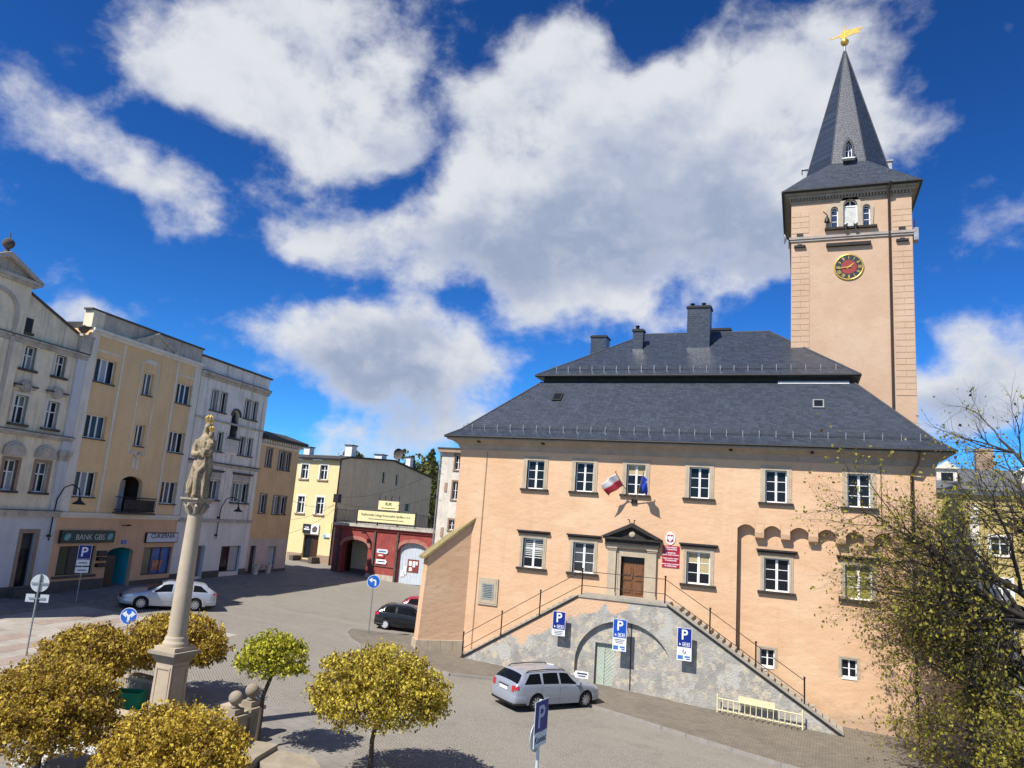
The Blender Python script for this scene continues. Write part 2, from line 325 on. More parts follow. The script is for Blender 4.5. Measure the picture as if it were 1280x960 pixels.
# ------------------------------------------------------------------ mesh building
class MB:
    def __init__(s): s.v = []; s.f = []; s.sm = []
    def add(s, vs, fs, smooth=False):
        n = len(s.v); s.v += [tuple(p) for p in vs]; s.f += [tuple(i + n for i in f) for f in fs]; s.sm += [smooth] * len(fs); return s
    def box(s, x0, x1, y0, y1, z0, z1):
        return s.add([(x0, y0, z0), (x1, y0, z0), (x1, y1, z0), (x0, y1, z0), (x0, y0, z1), (x1, y0, z1), (x1, y1, z1), (x0, y1, z1)],
                     [(0, 3, 2, 1), (4, 5, 6, 7), (0, 1, 5, 4), (1, 2, 6, 5), (2, 3, 7, 6), (3, 0, 4, 7)])
    def hexa(s, lo, hi):                      # two quads, bottom ccw and top ccw
        return s.add(list(lo) + list(hi), [(3, 2, 1, 0), (4, 5, 6, 7), (0, 1, 5, 4), (1, 2, 6, 5), (2, 3, 7, 6), (3, 0, 4, 7)])
    def poly(s, pts): return s.add(pts, [tuple(range(len(pts)))])
    def prism(s, pts, a, b, plane='xz'):      # polygon (concave allowed) in a plane, extruded from a to b on the third axis
        def P(p, t): return (p[0], t, p[1]) if plane == 'xz' else ((p[0], p[1], t) if plane == 'xy' else (t, p[0], p[1]))
        n = len(pts); vs = [P(p, a) for p in pts] + [P(p, b) for p in pts]
        tr = tessellate_polygon([[Vector((p[0], p[1], 0)) for p in pts]])
        fs = [tuple(t) for t in tr] + [tuple(i + n for i in reversed(t)) for t in tr]
        fs += [(i, (i + 1) % n, (i + 1) % n + n, i + n) for i in range(n)]
        return s.add(vs, fs)
    def lathe(s, prof, c=(0, 0, 0), n=20, axis='z', smooth=True, caps=True):
        def P(r, h, a):
            x, y = r * cos(a), r * sin(a)
            p = (x, y, h) if axis == 'z' else ((h, x, y) if axis == 'x' else (y, h, x))
            return (p[0] + c[0], p[1] + c[1], p[2] + c[2])
        vs = [P(r, h, 2 * pi * i / n) for r, h in prof for i in range(n)]; fs = []
        for k in range(len(prof) - 1):
            for i in range(n):
                j = (i + 1) % n; fs.append((k * n + i, k * n + j, (k + 1) * n + j, (k + 1) * n + i))
        s.add(vs, fs, smooth)
        if caps:
            m = len(prof) - 1; s.add([vs[i] for i in range(n)], [tuple(range(n - 1, -1, -1))]); s.add([vs[m * n + i] for i in range(n)], [tuple(range(n))])
        return s
    def tube(s, pts, r, n=8, caps=True):
        pts = [Vector(p) for p in pts]; R = r if isinstance(r, (list, tuple)) else [r] * len(pts); vs = []; prev = None
        for k, p in enumerate(pts):
            t = (pts[min(k + 1, len(pts) - 1)] - pts[max(k - 1, 0)]).normalized()
            if prev is None:
                a = Vector((0, 0, 1)) if abs(t.z) < .9 else Vector((1, 0, 0)); u = t.cross(a).normalized()
            else: u = (prev - t * prev.dot(t)).normalized()
            prev = u; w = t.cross(u)
            vs += [p + (u * cos(2 * pi * i / n) + w * sin(2 * pi * i / n)) * R[k] for i in range(n)]
        fs = [(k * n + i, k * n + (i + 1) % n, (k + 1) * n + (i + 1) % n, (k + 1) * n + i) for k in range(len(pts) - 1) for i in range(n)]
        s.add(vs, fs, True)
        if caps: m = len(pts) - 1; s.add([vs[i] for i in range(n)], [tuple(range(n - 1, -1, -1))]); s.add([vs[m * n + i] for i in range(n)], [tuple(range(n))])
        return s
    def build(s, name, m, parent=None, loc=None, fix=True):
        me = bpy.data.meshes.new(name); me.from_pydata(s.v, [], s.f)
        if any(s.sm): me.polygons.foreach_set('use_smooth', s.sm)
        me.materials.append(m)
        if fix:
            import bmesh
            bm = bmesh.new(); bm.from_mesh(me); bmesh.ops.recalc_face_normals(bm, faces=bm.faces); bm.to_mesh(me); bm.free()
        me.update()
        return link(name, me, parent, loc)
def link(name, me, parent=None, loc=None):
    o = bpy.data.objects.new(name, me); COL.objects.link(o)
    if parent is not None: o.parent = parent
    if loc is not None: o.location = loc
    return o
UNIT = {}
def block(name, m, parent, x0, x1, y0, y1, z0, z1):
    """a plain box piece: shares one unit mesh per material"""
    if m.name not in UNIT:
        b = MB().box(-.5, .5, -.5, .5, -.5, .5); me = bpy.data.meshes.new('block_' + m.name); me.from_pydata(b.v, [], b.f); me.materials.append(m); me.update(); UNIT[m.name] = me
    o = link(name, UNIT[m.name], parent, ((x0 + x1) / 2, (y0 + y1) / 2, (z0 + z1) / 2)); o.scale = (abs(x1 - x0), abs(y1 - y0), abs(z1 - z0)); return o
def tag(o, label, cat, group=None):
    o['label'] = label; o['category'] = cat
    if group: o['group'] = group
    return o
def thing(name, label, cat, loc=(0, 0, 0), rz=0.0, group=None):
    o = bpy.data.objects.new(name, None); o.empty_display_size = .3; COL.objects.link(o); o.location = loc; o.rotation_euler = (0, 0, rz); return tag(o, label, cat, group)
def struct(o): o['kind'] = 'structure'; return o
def stuff(o): o['kind'] = 'stuff'; return o
def text_mesh(name, txt, size, m, parent, origin, xdir, up=(0, 0, 1), depth=.004, align='CENTER', sx=1.0, font_shear=0.0, bold=0.0):
    cu = bpy.data.curves.new(name, 'FONT'); cu.body = txt; cu.size = size; cu.extrude = depth; cu.align_x = align; cu.align_y = 'CENTER'; cu.shear = font_shear; cu.offset = bold; cu.resolution_u = 3
    t = bpy.data.objects.new(name, cu); COL.objects.link(t); bpy.context.view_layer.update()
    me = bpy.data.meshes.new_from_object(t.evaluated_get(bpy.context.evaluated_depsgraph_get())); bpy.data.objects.remove(t); bpy.data.curves.remove(cu)
    x = Vector(xdir).normalized(); z = Vector(up).normalized(); y = x.cross(z)
    mt = Matrix(((x.x * sx, z.x, -y.x, origin[0]), (x.y * sx, z.y, -y.y, origin[1]), (x.z * sx, z.z, -y.z, origin[2]), (0, 0, 0, 1)))
    me.transform(mt); me.materials.clear(); me.materials.append(m); me.name = name
    return link(name, me, parent)

def wall_holes(mb, u0, u1, z0, z1, holes, t=.25, v=0.0):
    """front face at depth v with openings (a, b, c, d, rise) and their reveals, t deep"""
    us = sorted(set([u0, u1] + [q for h in holes for q in h[:2] if u0 < q < u1])); zs = sorted(set([z0, z1] + [q for h in holes for q in h[2:4] if z0 < q < z1]))
    for i in range(len(us) - 1):
        for k in range(len(zs) - 1):
            cu, cz = (us[i] + us[i + 1]) / 2, (zs[k] + zs[k + 1]) / 2
            if any(h[0] < cu < h[1] and h[2] < cz < h[3] for h in holes): continue
            mb.poly([(us[i], v, zs[k]), (us[i + 1], v, zs[k]), (us[i + 1], v, zs[k + 1]), (us[i], v, zs[k + 1])])
    for h in holes:
        a, b, c, d = h[:4]; rise = h[4] if len(h) > 4 else 0
        if rise:
            n = 14; arc = [((a + b) / 2 - (b - a) / 2 * cos(pi * i / n), d - rise + rise * sin(pi * i / n)) for i in range(n + 1)]
            for i in range(n):
                p, q = arc[i], arc[i + 1]; cn = (a, d) if i < n // 2 else (b, d)
                mb.poly([(cn[0], v, cn[1]), (p[0], v, p[1]), (q[0], v, q[1])]); mb.poly([(p[0], v, p[1]), (p[0], v + t, p[1]), (q[0], v + t, q[1]), (q[0], v, q[1])])
            top = d - rise
            mb.poly([(a, v, d), (arc[n // 2][0], v, d), (b, v, d)]) if False else None
        else:
            top = d; mb.poly([(a, v, d), (b, v, d), (b, v + t, d), (a, v + t, d)])
        mb.poly([(a, v, c), (a, v + t, c), (a, v + t, top), (a, v, top)]); mb.poly([(b, v, c), (b, v, top), (b, v + t, top), (b, v + t, c)])
        if c > z0 + .01: mb.poly([(a, v, c), (b, v, c), (b, v + t, c), (a, v + t, c)])
def shell(mb, u0, u1, depth, z0, z1, v=0.0, top=True):
    mb.poly([(u0, v, z0), (u0, v, z1), (u0, depth, z1), (u0, depth, z0)]); mb.poly([(u1, v, z0), (u1, depth, z0), (u1, depth, z1), (u1, v, z1)])
    mb.poly([(u0, depth, z0), (u0, depth, z1), (u1, depth, z1), (u1, depth, z0)])
    if top: mb.poly([(u0, v, z1), (u1, v, z1), (u1, depth, z1), (u0, depth, z1)])

def window(parent, u0, u1, z0, z1, cols=2, rows=3, v=.14, fw=.055, frame=None, pane=None, surround=0, smat=None, sproud=.03, sill=None, sillmat=None, lintel=None, lintmat=None, bar=.03, split=None, name='window', sides=True, mull=None, rise=0):
    """window > frame, pane, sill, lintel. Opening u0..u1, z0..z1 in a wall whose face is at v=0 (frame set back by v)"""
    frame = frame or WHITE; pane = pane or GLASS
    f = MB()
    zt = z1 - (rise if rise else 0)
    f.box(u0, u0 + fw, v, v + .06, z0, z1); f.box(u1 - fw, u1, v, v + .06, z0, z1); f.box(u0 + fw, u1 - fw, v + .002, v + .058, z0, z0 + fw); f.box(u0 + fw, u1 - fw, v + .002, v + .058, z1 - fw, z1)
    xs = [u0 + fw + (u1 - u0 - 2 * fw) * i / cols for i in range(cols + 1)]
    zs = split and [z0 + fw + (z1 - z0 - 2 * fw) * q for q in split] or [z0 + fw + (z1 - z0 - 2 * fw) * i / rows for i in range(rows + 1)]
    mw = mull if mull is not None else fw * .95
    for x in xs[1:-1]: f.box(x - mw, x + mw, v - .012, v + .05, z0 + fw, z1 - fw)
    for z in zs[1:-1]: f.box(u0 + fw, u1 - fw, v + .006, v + .046, z - bar / 2, z + bar / 2)
    if surround:
        s = MB(); w = surround; k = -sproud
        s.box(u0 - w, u0, k, v + .02, z0, z1 + w); s.box(u1, u1 + w, k, v + .02, z0, z1 + w); s.box(u0, u1, k + .002, v + .02, z1, z1 + w)
        s.box(u0 - w * .55, u0 - w * .45, k - .012, k, z0, z1 + w * .5); s.box(u1 + w * .45, u1 + w * .55, k - .012, k, z0, z1 + w * .5); s.box(u0 - w * .45, u1 + w * .45, k - .012, k, z1 + w * .44, z1 + w * .54)
        part = s.build(name, smat or STONE, parent); f.build('frame', frame, part)
    else:
        part = f.build(name, frame, parent)
    for i in range(len(xs) - 1):
        for k in range(len(zs) - 1):
            pm = pane[(i + k * cols) % len(pane)] if isinstance(pane, (list, tuple)) else pane
            block('pane', pm, part, xs[i] + .001, xs[i + 1] - .001, v + .022, v + .034, zs[k] + .001, zs[k + 1] - .001)
    if sill: o, h, p = sill; block('sill', sillmat or DARKSTONE, part, u0 - o, u1 + o, -p, v + .06, z0 - h, z0 - .002)
    if lintel: o, zz, h, p = lintel; MB().box(u0 - o, u1 + o, -p, .01, z1 + zz, z1 + zz + h * .55).box(u0 - o - .05, u1 + o + .05, -p - .06, .01, z1 + zz + h * .55, z1 + zz + h).build('lintel', lintmat or DARKSTONE, part)
    return part

# ================================================================== SETTING
def sheet(name, pts, m, dz, thick=0.0):
    """a polygon laid on the tilted square, dz above it"""
    n = len(pts); mb = MB(); top = [(x, y, gz(x) + dz) for x, y in pts]
    tr = tessellate_polygon([[Vector((p[0], p[1], 0)) for p in pts]]); mb.add(top, [tuple(t) for t in tr])
    if thick:
        for i in range(n):
            a, b = top[i], top[(i + 1) % n]; mb.poly([a, b, (b[0], b[1], b[2] - thick), (a[0], a[1], a[2] - thick)])
    return struct(mb.build(name, m, fix=False if not thick else True))
def build_ground():
    xs = [-900, -50, -35, -20, -9, 5, 16, 900]; ys = [-300, -40, 0, 20, 40, 60, 100, 900]; mb = MB()
    vs = [(x, y, gz(x)) for y in ys for x in xs]; n = len(xs)
    mb.add(vs, [(k * n + i, k * n + i + 1, (k + 1) * n + i + 1, (k + 1) * n + i) for k in range(len(ys) - 1) for i in range(n - 1)])
    struct(mb.build('ground', SETTS, fix=False))
build_ground()
KM = None
def kerb_line(parent, pts, h=.1, ln=.98):
    """single kerb stones along a line"""
    global KM
    if KM is None:
        b = MB().box(-.485, .485, -.075, .075, -.12, .0); b.v = [(x, y * (.86 if z > -.01 else 1), z) for x, y, z in b.v]
        KM = bpy.data.meshes.new('kerb_stone'); KM.from_pydata(b.v, [], b.f); KM.materials.append(KERB); KM.update()
    rnd = random.Random(5)
    for (ax, ay), (bx, by) in zip(pts, pts[1:]):
        L = hypot(bx - ax, by - ay); n = max(1, round(L / ln)); a = atan2(by - ay, bx - ax)
        for i in range(n):
            t = (i + .5) / n; x, y = ax + (bx - ax) * t, ay + (by - ay) * t
            o = link('kerb_stone', KM, parent, (x, y, gz(x) + h + .012 + rnd.uniform(-.006, .006)))
            o.rotation_euler = (0, math.atan(SL) * cos(a), a + rnd.uniform(-.01, .01)); o.scale = (L / n / ln, 1, 1)
PAVE_EDGE = [(-23.3, 36.6), (-22.9, 35.4), (-21.9, 34.3), (-20.4, 33.2), (-17.6, 32.1), (-14.7, 31.55), (-12.9, 32.45), (-10.2, 32.3), (-8.0, 31.45), (-4.0, 30.2), (-.6, 29.2), (5, 27.7), (14, 26)]
pv = sheet('pavement_town_hall', PAVE_EDGE + [(14, 44), (-17, 44), (-17.2, 38.6), (-21.5, 37.4)], WALK, .1, .12)
kerb_line(pv, PAVE_EDGE)
# ------------------------------------------------------------------ far hill with a wood
def build_hill():
    mb = MB(); nx, ny = 34, 16; vs = []
    for j in range(ny):
        for i in range(nx):
            x = -180 + i * 11; y = 96 + j * 9; h = 13 * math.exp(-((x + 62) / 70) ** 2) * min(1, j / 7) + 5 * mnoise.noise(Vector((x * .02, y * .02, 3)))
            vs.append((x, y, max(-.5, h) + (1.6 if j else -1)))
    mb.add(vs, [(j * nx + i, j * nx + i + 1, (j + 1) * nx + i + 1, (j + 1) * nx + i) for j in range(ny - 1) for i in range(nx - 1)], True)
    struct(mb.build('hillside', mat('hill_grass', (.07, .085, .03), .95, .3, .3), fix=False))
build_hill()

# ================================================================== TOWN HALL
TX, TY = -17.52, 36.6
TH = thing('town_hall', 'peach rendered town hall with steep two-tier slate hipped roof and corner buttresses', 'town hall', (TX, TY, 0))
W = 23.03; EAVE = 11.55; DEP = 15.0
def tx(x): return x - TX
UP = [-13.06, -10.38, -7.70, -4.58, -1.07, 2.46]; LO = [-12.92, -10.20, None, -4.53, -1.02, 2.42]
up_h = [(tx(x) - .475, tx(x) + .475, 9.05, 10.55) for x in UP]
lo_h = [(tx(x) - .55, tx(x) + .55, 5.0, 6.5) for x in LO if x is not None]
sm_h = [(tx(x) - .31, tx(x) + .31, 1.66, 2.42) for x in (-1.4, 2.0)]
door_h = (tx(-8.25), tx(-7.08), 4.1, 6.0)
RX0, RX1, RZ, RD = tx(-2.76), tx(4.92), 8.05, .36            # recess under the arched corbel table
def build_town_hall():
    mb = MB()
    rec_hole = (RX0, RX1, -1.6, RZ)
    left = [h for h in up_h] + [h for h in lo_h if h[1] < RX0] + [door_h]
    wall_holes(mb, 0, W, -1.6, EAVE, left + [rec_hole], .28)
    wall_holes(mb, RX0, RX1, -1.6, RZ, [h for h in lo_h if h[0] > RX0] + sm_h, .28, RD)
    mb.poly([(RX0, 0, RZ), (RX1, 0, RZ), (RX1, RD, RZ), (RX0, RD, RZ)]); mb.poly([(RX0, 0, -1.6), (RX0, RD, -1.6), (RX0, RD, RZ), (RX0, 0, RZ)]); mb.poly([(RX1, 0, -1.6), (RX1, RD, -1.6), (RX1, RD, RZ), (RX1, 0, RZ)])
    shell(mb, 0, W, DEP, -1.6, EAVE)
    mb.build('wall', PEACH, TH)
    # arched corbel table
    cs = [-1.78, -.64, .55, 1.70, 2.84, 4.0]; edges = [RX0] + [q for c in cs for q in (tx(c) - .21, tx(c) + .21)] + [RX1]
    for c in cs:
        u = tx(c); MB().hexa([(u - .2, .06, 7.40), (u + .2, .06, 7.40), (u + .2, RD + .02, 7.30), (u - .2, RD + .02, 7.30)], [(u - .215, .002, 7.62), (u + .215, .002, 7.62), (u + .215, RD + .02, 7.62), (u - .215, RD + .02, 7.62)]).box(u - .2, u + .2, .004, RD + .01, 7.62, RZ - .004).build('corbel', PEACH, TH)
    for i in range(0, len(edges), 2):
        a, b = edges[i], edges[i + 1]; n = 10; rise = .20; z0 = RZ - .28
        arc = [(a + (b - a) * k / n, z0 + rise * sin(pi * k / n) ** .8) for k in range(n + 1)]
        MB().prism([(a, RZ - .003)] + arc + [(b, RZ - .003)], .003, RD - .01).build('arch', PEACH, TH)
    # windows
    olive = mat('drawn_blind', (.27, .25, .07), .5, .1, 3, 0); tan = mat('tan_blind', (.42, .33, .18), .5, .1, 3, 0)
    curt = mat_glass('curtained_glass', (.05, .055, .06), .08, .5)
    slat = mat('pale_slat_blind', (.5, .5, .45), .5, .05, 3, 0)
    for i, h in enumerate(up_h):
        p = [GLASS] * 4 + [tan, tan] if i == 2 else GLASS
        w = window(TH, *h, 2, 3, v=.16, fw=.06, pane=p, surround=.22, sill=(.30, .11, .13), bar=.028, mull=.05)
    for i, h in enumerate(lo_h):
        rec = h[0] > RX0
        p = olive if i == 4 else ([GLASS] * 3 + [tan] * 3 if i == 2 else (curt if i == 1 else GLASS))
        if rec:
            g = bpy.data.objects.new('window', None)
        w = window(TH, *h, 2, 3, v=.16, fw=.065, pane=p, surround=.17, sill=(.28, .12, .14), lintel=(.30, .22, .17, .13), bar=.028, mull=.055)
        if rec: w.location.y = RD; bpy.data.objects.remove(g)
        if i == 0:
            for k in range(9): block('blind_slat', slat, w, h[0] + .08, h[1] - .08, .176, .181, 5.62 + k * .095, 5.67 + k * .095)
    for h in sm_h:
        w = window(TH, *h, 2, 2, v=.12, fw=.05, surround=.13, sproud=.012, sill=(.0, .07, .03), sillmat=WHITE, bar=.03, mull=.03); w.location.y = RD
    # eaves: coved cornice, gutter
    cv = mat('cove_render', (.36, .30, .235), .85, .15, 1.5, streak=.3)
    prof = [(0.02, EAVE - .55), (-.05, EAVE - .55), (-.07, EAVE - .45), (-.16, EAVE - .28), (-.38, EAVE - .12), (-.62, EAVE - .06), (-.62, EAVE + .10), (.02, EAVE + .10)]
    c = MB()
    n = len(prof)                                             # swept round the four sides, mitred
    ring = []
    for (v, z) in prof: ring.append([(v, v, z), (W - v, v, z), (W - v, DEP - v, z), (v, DEP - v, z)])
    for k in range(n - 1):
        for s in range(4):
            t = (s + 1) % 4; c.poly([ring[k][s], ring[k][t], ring[k + 1][t], ring[k + 1][s]])
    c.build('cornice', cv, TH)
    # ---------------- roof
    ez = EAVE + .12; o = .72
    E = [(-o, -o), (W + o, -o), (W + o, DEP + o), (-o, DEP + o)]
    lx, rx, ry, hz = 4.15, 3.75, 3.65, 3.72
    T = [(-o + lx, -o + ry), (W + o - rx, -o + ry), (W + o - rx, DEP + o - ry), (-o + lx, DEP + o - ry)]
    r = MB()
    def bell(a, b, za, zb, k):                                # slight sprocket kick at the foot of the slope
        return (a[0] + (b[0] - a[0]) * k, a[1] + (b[1] - a[1]) * k)
    kick = .16
    Mid = [bell(E[i], T[i], 0, 0, kick) for i in range(4)]; zm = ez + hz * kick * .72; zt = ez + hz
    for i in range(4):
        j = (i + 1) % 4
        r.poly([(*E[i], ez), (*E[j], ez), (*Mid[j], zm), (*Mid[i], zm)]); r.poly([(*Mid[i], zm), (*Mid[j], zm), (*T[j], zt), (*T[i], zt)])
        r.poly([(*E[i], ez - .07), (*E[j], ez - .07), (*E[j], ez), (*E[i], ez)])
    r.poly([(*E[0], ez - .07), (*E[1], ez - .07), (*E[2], ez - .07), (*E[3], ez - .07)])
    roof = r.build('roof', SLATE, TH)
    # step between the tiers and upper roof
    b = MB(); s = .10
    b.box(T[0][0] + s, T[1][0] - s, T[0][1] + s, T[2][1] - s, zt - .3, zt + .5); b.build('roof_step', mat('step_boards', (.028, .027, .027), .8, .2, 2), roof)
    zu = zt + .36; q = .30; U = [(T[0][0] - q, T[0][1] - q), (T[1][0] + q, T[1][1] - q), (T[2][0] + q, T[2][1] + q), (T[3][0] - q, T[3][1] + q)]
    Yr = 44.0 - TY; rl, rr = 5.5, 4.5; zr = 19.35
    R0, R1 = (U[0][0] + rl, Yr, zr), (U[1][0] - rr, Yr, zr)
    u = MB()
    u.poly([(*U[0], zu), (*U[1], zu), R1, R0]); u.poly([(*U[1], zu), (*U[2], zu), R1]); u.poly([(*U[2], zu), (*U[3], zu), R0, R1]); u.poly([(*U[3], zu), (*U[0], zu), R0])
    for i in range(4): j = (i + 1) % 4; u.poly([(*U[i], zu - .1), (*U[j], zu - .1), (*U[j], zu), (*U[i], zu)])
    u.poly([(*U[i], zu - .1) for i in range(4)])
    up = u.build('upper_roof', SLATE, roof)
    edge = MB()
    for A, z in ((E, ez - .03), (U, zu - .04)):
        for i in range(4):
            a, b2 = A[i], A[(i + 1) % 4]; edge.tube([(a[0], a[1], z), (b2[0], b2[1], z)], .062, 6)
    edge.build('gutter', IRON, TH)
    # ridge and hip cappings
    hp = MB()
    for a, b2 in [((*T[0], zt), (*Mid[0], zm)), ((*Mid[0], zm), (*E[0], ez)), ((*T[1], zt), (*Mid[1], zm)), ((*Mid[1], zm), (*E[1], ez)), (R0, (*U[0], zu)), (R1, (*U[1], zu)), (R0, R1)]:
        hp.tube([a, b2], .05, 6)
    hp.build('hip_capping', mat('hip_slate', (.05, .055, .065), .6, .2, 3), roof)
    # snow guards: two rails on brackets along both front slopes
    for nm, A, B, z0, h, ins, nb in (('snow_guard', Mid[0], Mid[1], zm, .34, .3, 30), ('snow_guard', (U[0][0] + .55, U[0][1] + .45), (U[1][0] - .55, U[1][1] + .45), zu + .33, .3, .2, 22)):
        g = MB(); hb = MB(); y = A[1] + .02; zb = z0 + .05
        for k in range(3): g.tube([(A[0] + ins, y, zb + .06 + k * h * .32), (B[0] - ins, y, zb + .06 + k * h * .32)], .009, 5)
        for k in range(nb):
            x = A[0] + ins + (B[0] - A[0] - 2 * ins) * (k + .5) / nb; hb.box(x - .014, x + .014, y - .02, y + .02, zb - .05, zb + h * .8)
        n = int((B[0] - A[0] - 2 * ins) / .12)
        for k in range(n):
            x = A[0] + ins + k * .12; g.box(x - .006, x + .006, y - .006, y + .006, zb + .06, zb + h * .72)
        g.build(nm, mat('guard_grey', (.05, .055, .06), .5, .2, 4, 0), roof); hb.build('guard_bracket', ZINC, roof)
    # lead flashing under the upper tier, two skylights
    MB().hexa([(T[0][0] + 13, T[0][1] - .12, zt - .12), (T[1][0] - .2, T[0][1] - .12, zt - .12), (T[1][0] - .2, T[0][1] + .05, zt + .04), (T[0][0] + 13, T[0][1] + .05, zt + .04)],
              [(T[0][0] + 13, T[0][1] - .14, zt - .10), (T[1][0] - .2, T[0][1] - .14, zt - .10), (T[1][0] - .2, T[0][1] + .02, zt + .07), (T[0][0] + 13, T[0][1] + .02, zt + .07)]).build('flashing', mat('new_zinc', (.75, .76, .76), .4, .1, 2, 0, metallic=.4), roof)
    sl = (zt - zm) / (T[0][1] - Mid[0][1])
    for (px, py, m2) in ((697, 497, IRON), (1023, 506, ZINC)):
        d = ray(px, py); o3 = Vector((TX + Mid[0][0], TY + Mid[0][1], zm)); nn = Vector((0, -sl, 1)).normalized(); t = (o3 - CAM).dot(nn) / d.dot(nn); p = CAM + d * t
        lx_, ly_, lz_ = p.x - TX, p.y - TY, p.z; hw, hh = .26, .22
        A = [(lx_ - hw, ly_ - hh, lz_ - hh * sl), (lx_ + hw, ly_ - hh, lz_ - hh * sl), (lx_ + hw, ly_ + hh, lz_ + hh * sl), (lx_ - hw, ly_ + hh, lz_ + hh * sl)]
        ob = MB().hexa(A, [(x, y - .06, z + .07) for x, y, z in A]).build('skylight', m2, roof)
        B = [(lx_ + (x - lx_) * .75, y * 1 - (y - ly_) * .25 - .062, lz_ + (z - lz_) * .75 + .074) for x, y, z in A]
        MB().hexa(B, [(x, y - .006, z + .007) for x, y, z in B]).build('skylight_pane', GLASS, roof)
    # chimneys, slate hung with metal caps
    def chim(px0, px1, pyt, pyb, Y, dep, pots=0):
        a = on_y(px0, pyt, Y); b3 = on_y(px1, pyt, Y); zb = on_y((px0 + px1) / 2, pyb, Y).z - 1.5
        x0, x1, z1, y0 = a.x - TX, b3.x - TX, a.z, Y - TY
        ch = MB().box(x0, x1, y0, y0 + dep, zb, z1 - .16).build('chimney', SLATE, roof)
        cp = MB().box(x0 - .06, x1 + .06, y0 - .06, y0 + dep + .06, z1 - .16, z1 - .05).box(x0 + .02, x1 - .02, y0 + .02, y0 + dep - .02, z1 - .05, z1)
        for k in range(pots): cp.lathe([(.11, z1), (.10, z1 + .2), (.16, z1 + .21), (.05, z1 + .28)], (x0 + (k + .35) * (x1 - x0) / pots, y0 + dep / 2, 0), 10)
        cp.build('chimney_cap', IRON, roof)
    chim(739, 758, 419, 446, 46.0, 1.0); chim(791.5, 804, 411, 434, 42.1, .55, 1); chim(859.5, 888, 382, 434, 42.2, .9, 2); chim(890, 913, 410, 415, 45.0, .8)
    # buttresses on the diagonals: sloped body, mossy coping, stone plinth
    moss = mat('mossy_coping', (.27, .215, .10), .95, .3, 4, .5, dirt=(3, .52, (.17, .16, .05), .8))
    def buttress(cx, cy, ang, ln, wd, zt_in, zt_out, zb, tilt):
        c_, s_ = cos(ang), sin(ang)
        def P(a, b, z): return (cx + a * c_ - b * s_, cy + a * s_ + b * c_, z)
        h = wd / 2
        body = MB().add([P(-.6, -h, zb), P(ln, -h, zb), P(ln, h, zb), P(-.6, h, zb), P(-.6, -h, zt_in + .5), P(ln - tilt, -h, zt_out), P(ln - tilt, h, zt_out), P(-.6, h, zt_in + .5)], [(3, 2, 1, 0), (4, 5, 6, 7), (0, 1, 5, 4), (1, 2, 6, 5), (2, 3, 7, 6), (3, 0, 4, 7)])
        b_ = body.build('buttress', PEACH, TH)
        e = h + .13; sl2 = (zt_in + .5 - zt_out) / (ln - tilt + .6); lo_ = ln - tilt + .25
        MB().hexa([P(-.6, -e, zt_in + .5), P(lo_, -e, zt_out - .25 * sl2), P(lo_, e, zt_out - .25 * sl2), P(-.6, e, zt_in + .5)], [P(-.6, -e, zt_in + .64), P(lo_, -e, zt_out - .25 * sl2 + .13), P(lo_, e, zt_out - .25 * sl2 + .13), P(-.6, e, zt_in + .64)]).build('coping', moss, b_)
        return P, b_
    P, b_ = buttress(.683, .27, atan2(-.66, -.75), 2.36, .9, 7.0, 5.22, .2, .2)
    for k in range(4):
        a0 = -.2 + k * .66
        MB().hexa([P(a0, .4, .15), P(a0 + .645, .4, .15), P(a0 + .645, .53, .15), P(a0, .53, .15)], [P(a0, .4, .98), P(a0 + .645, .4, .98), P(a0 + .645, .50, .95), P(a0, .50, .95)]).build('plinth_stone', STONE, b_)
    MB().hexa([P(2.3, -.52, .15), P(2.46, -.52, .15), P(2.46, .535, .15), P(2.3, .535, .15)], [P(2.2, -.5, .98), P(2.42, -.5, .95), P(2.42, .505, .95), P(2.2, .505, .98)]).build('plinth_stone', STONE, b_)
    buttress(W - .644, .23, atan2(-.746, .666), 2.36, .9, 7.0, 5.2, -1.4, .2)
    # door case: pilasters, entablature, pediment; double door
    u0, u1, z0, z1 = door_h; pc = MB()
    pc.box(u0 - .23, u0, -.06, .3, z0, z1 + .3); pc.box(u1, u1 + .23, -.06, .3, z0, z1 + .3); pc.box(u0, u1, -.06, .3, z1, z1 + .3)
    pc.box(u0 - .19, u0 - .13, -.085, -.06, z0, z1 + .22); pc.box(u1 + .13, u1 + .19, -.085, -.06, z0, z1 + .22)
    case = pc.build('door_case', STONE, TH)
    for sgn, a in ((-1, tx(-8.89)), (1, tx(-6.90))):
        MB().box(a, a + .40, -.16, .02, z0 + .14, 6.28).box(a - .04, a + .44, -.2, .02, z0, z0 + .14).box(a - .04, a + .44, -.2, .02, 6.28, 6.36).box(a - .07, a + .47, -.24, .02, 6.36, 6.42).build('pilaster', STONE, case)
    ua, ub = tx(-9.05), tx(-6.36)
    MB().box(ua + .06, ub - .06, -.2, .02, 6.42, 6.56).build('architrave', STONE, case)
    MB().box(ua, ub, -.3, .02, 6.56, 6.80).box(ua - .1, ub + .1, -.42, .02, 6.80, 6.90).build('frieze', DARKSTONE, case)
    mid = (ua + ub) / 2; ap = 7.62
    pd = MB().prism([(ua - .12, 6.903), (ub + .12, 6.903), (mid, ap)], -.26, .02)
    pd.prism([(ua - .2, 6.905), (ua + .12, 6.905), (mid, ap - .17), (ub - .12, 6.905), (ub + .2, 6.905), (mid, ap + .02)], -.46, -.262)
    pd.build('pediment', DARKSTONE, case)
    MB().lathe([(.02, -.32), (.13, -.31), (.16, -.28), (.16, -.262)], (mid, 0, 7.08), 12, 'y').build('cartouche', STONE, case)
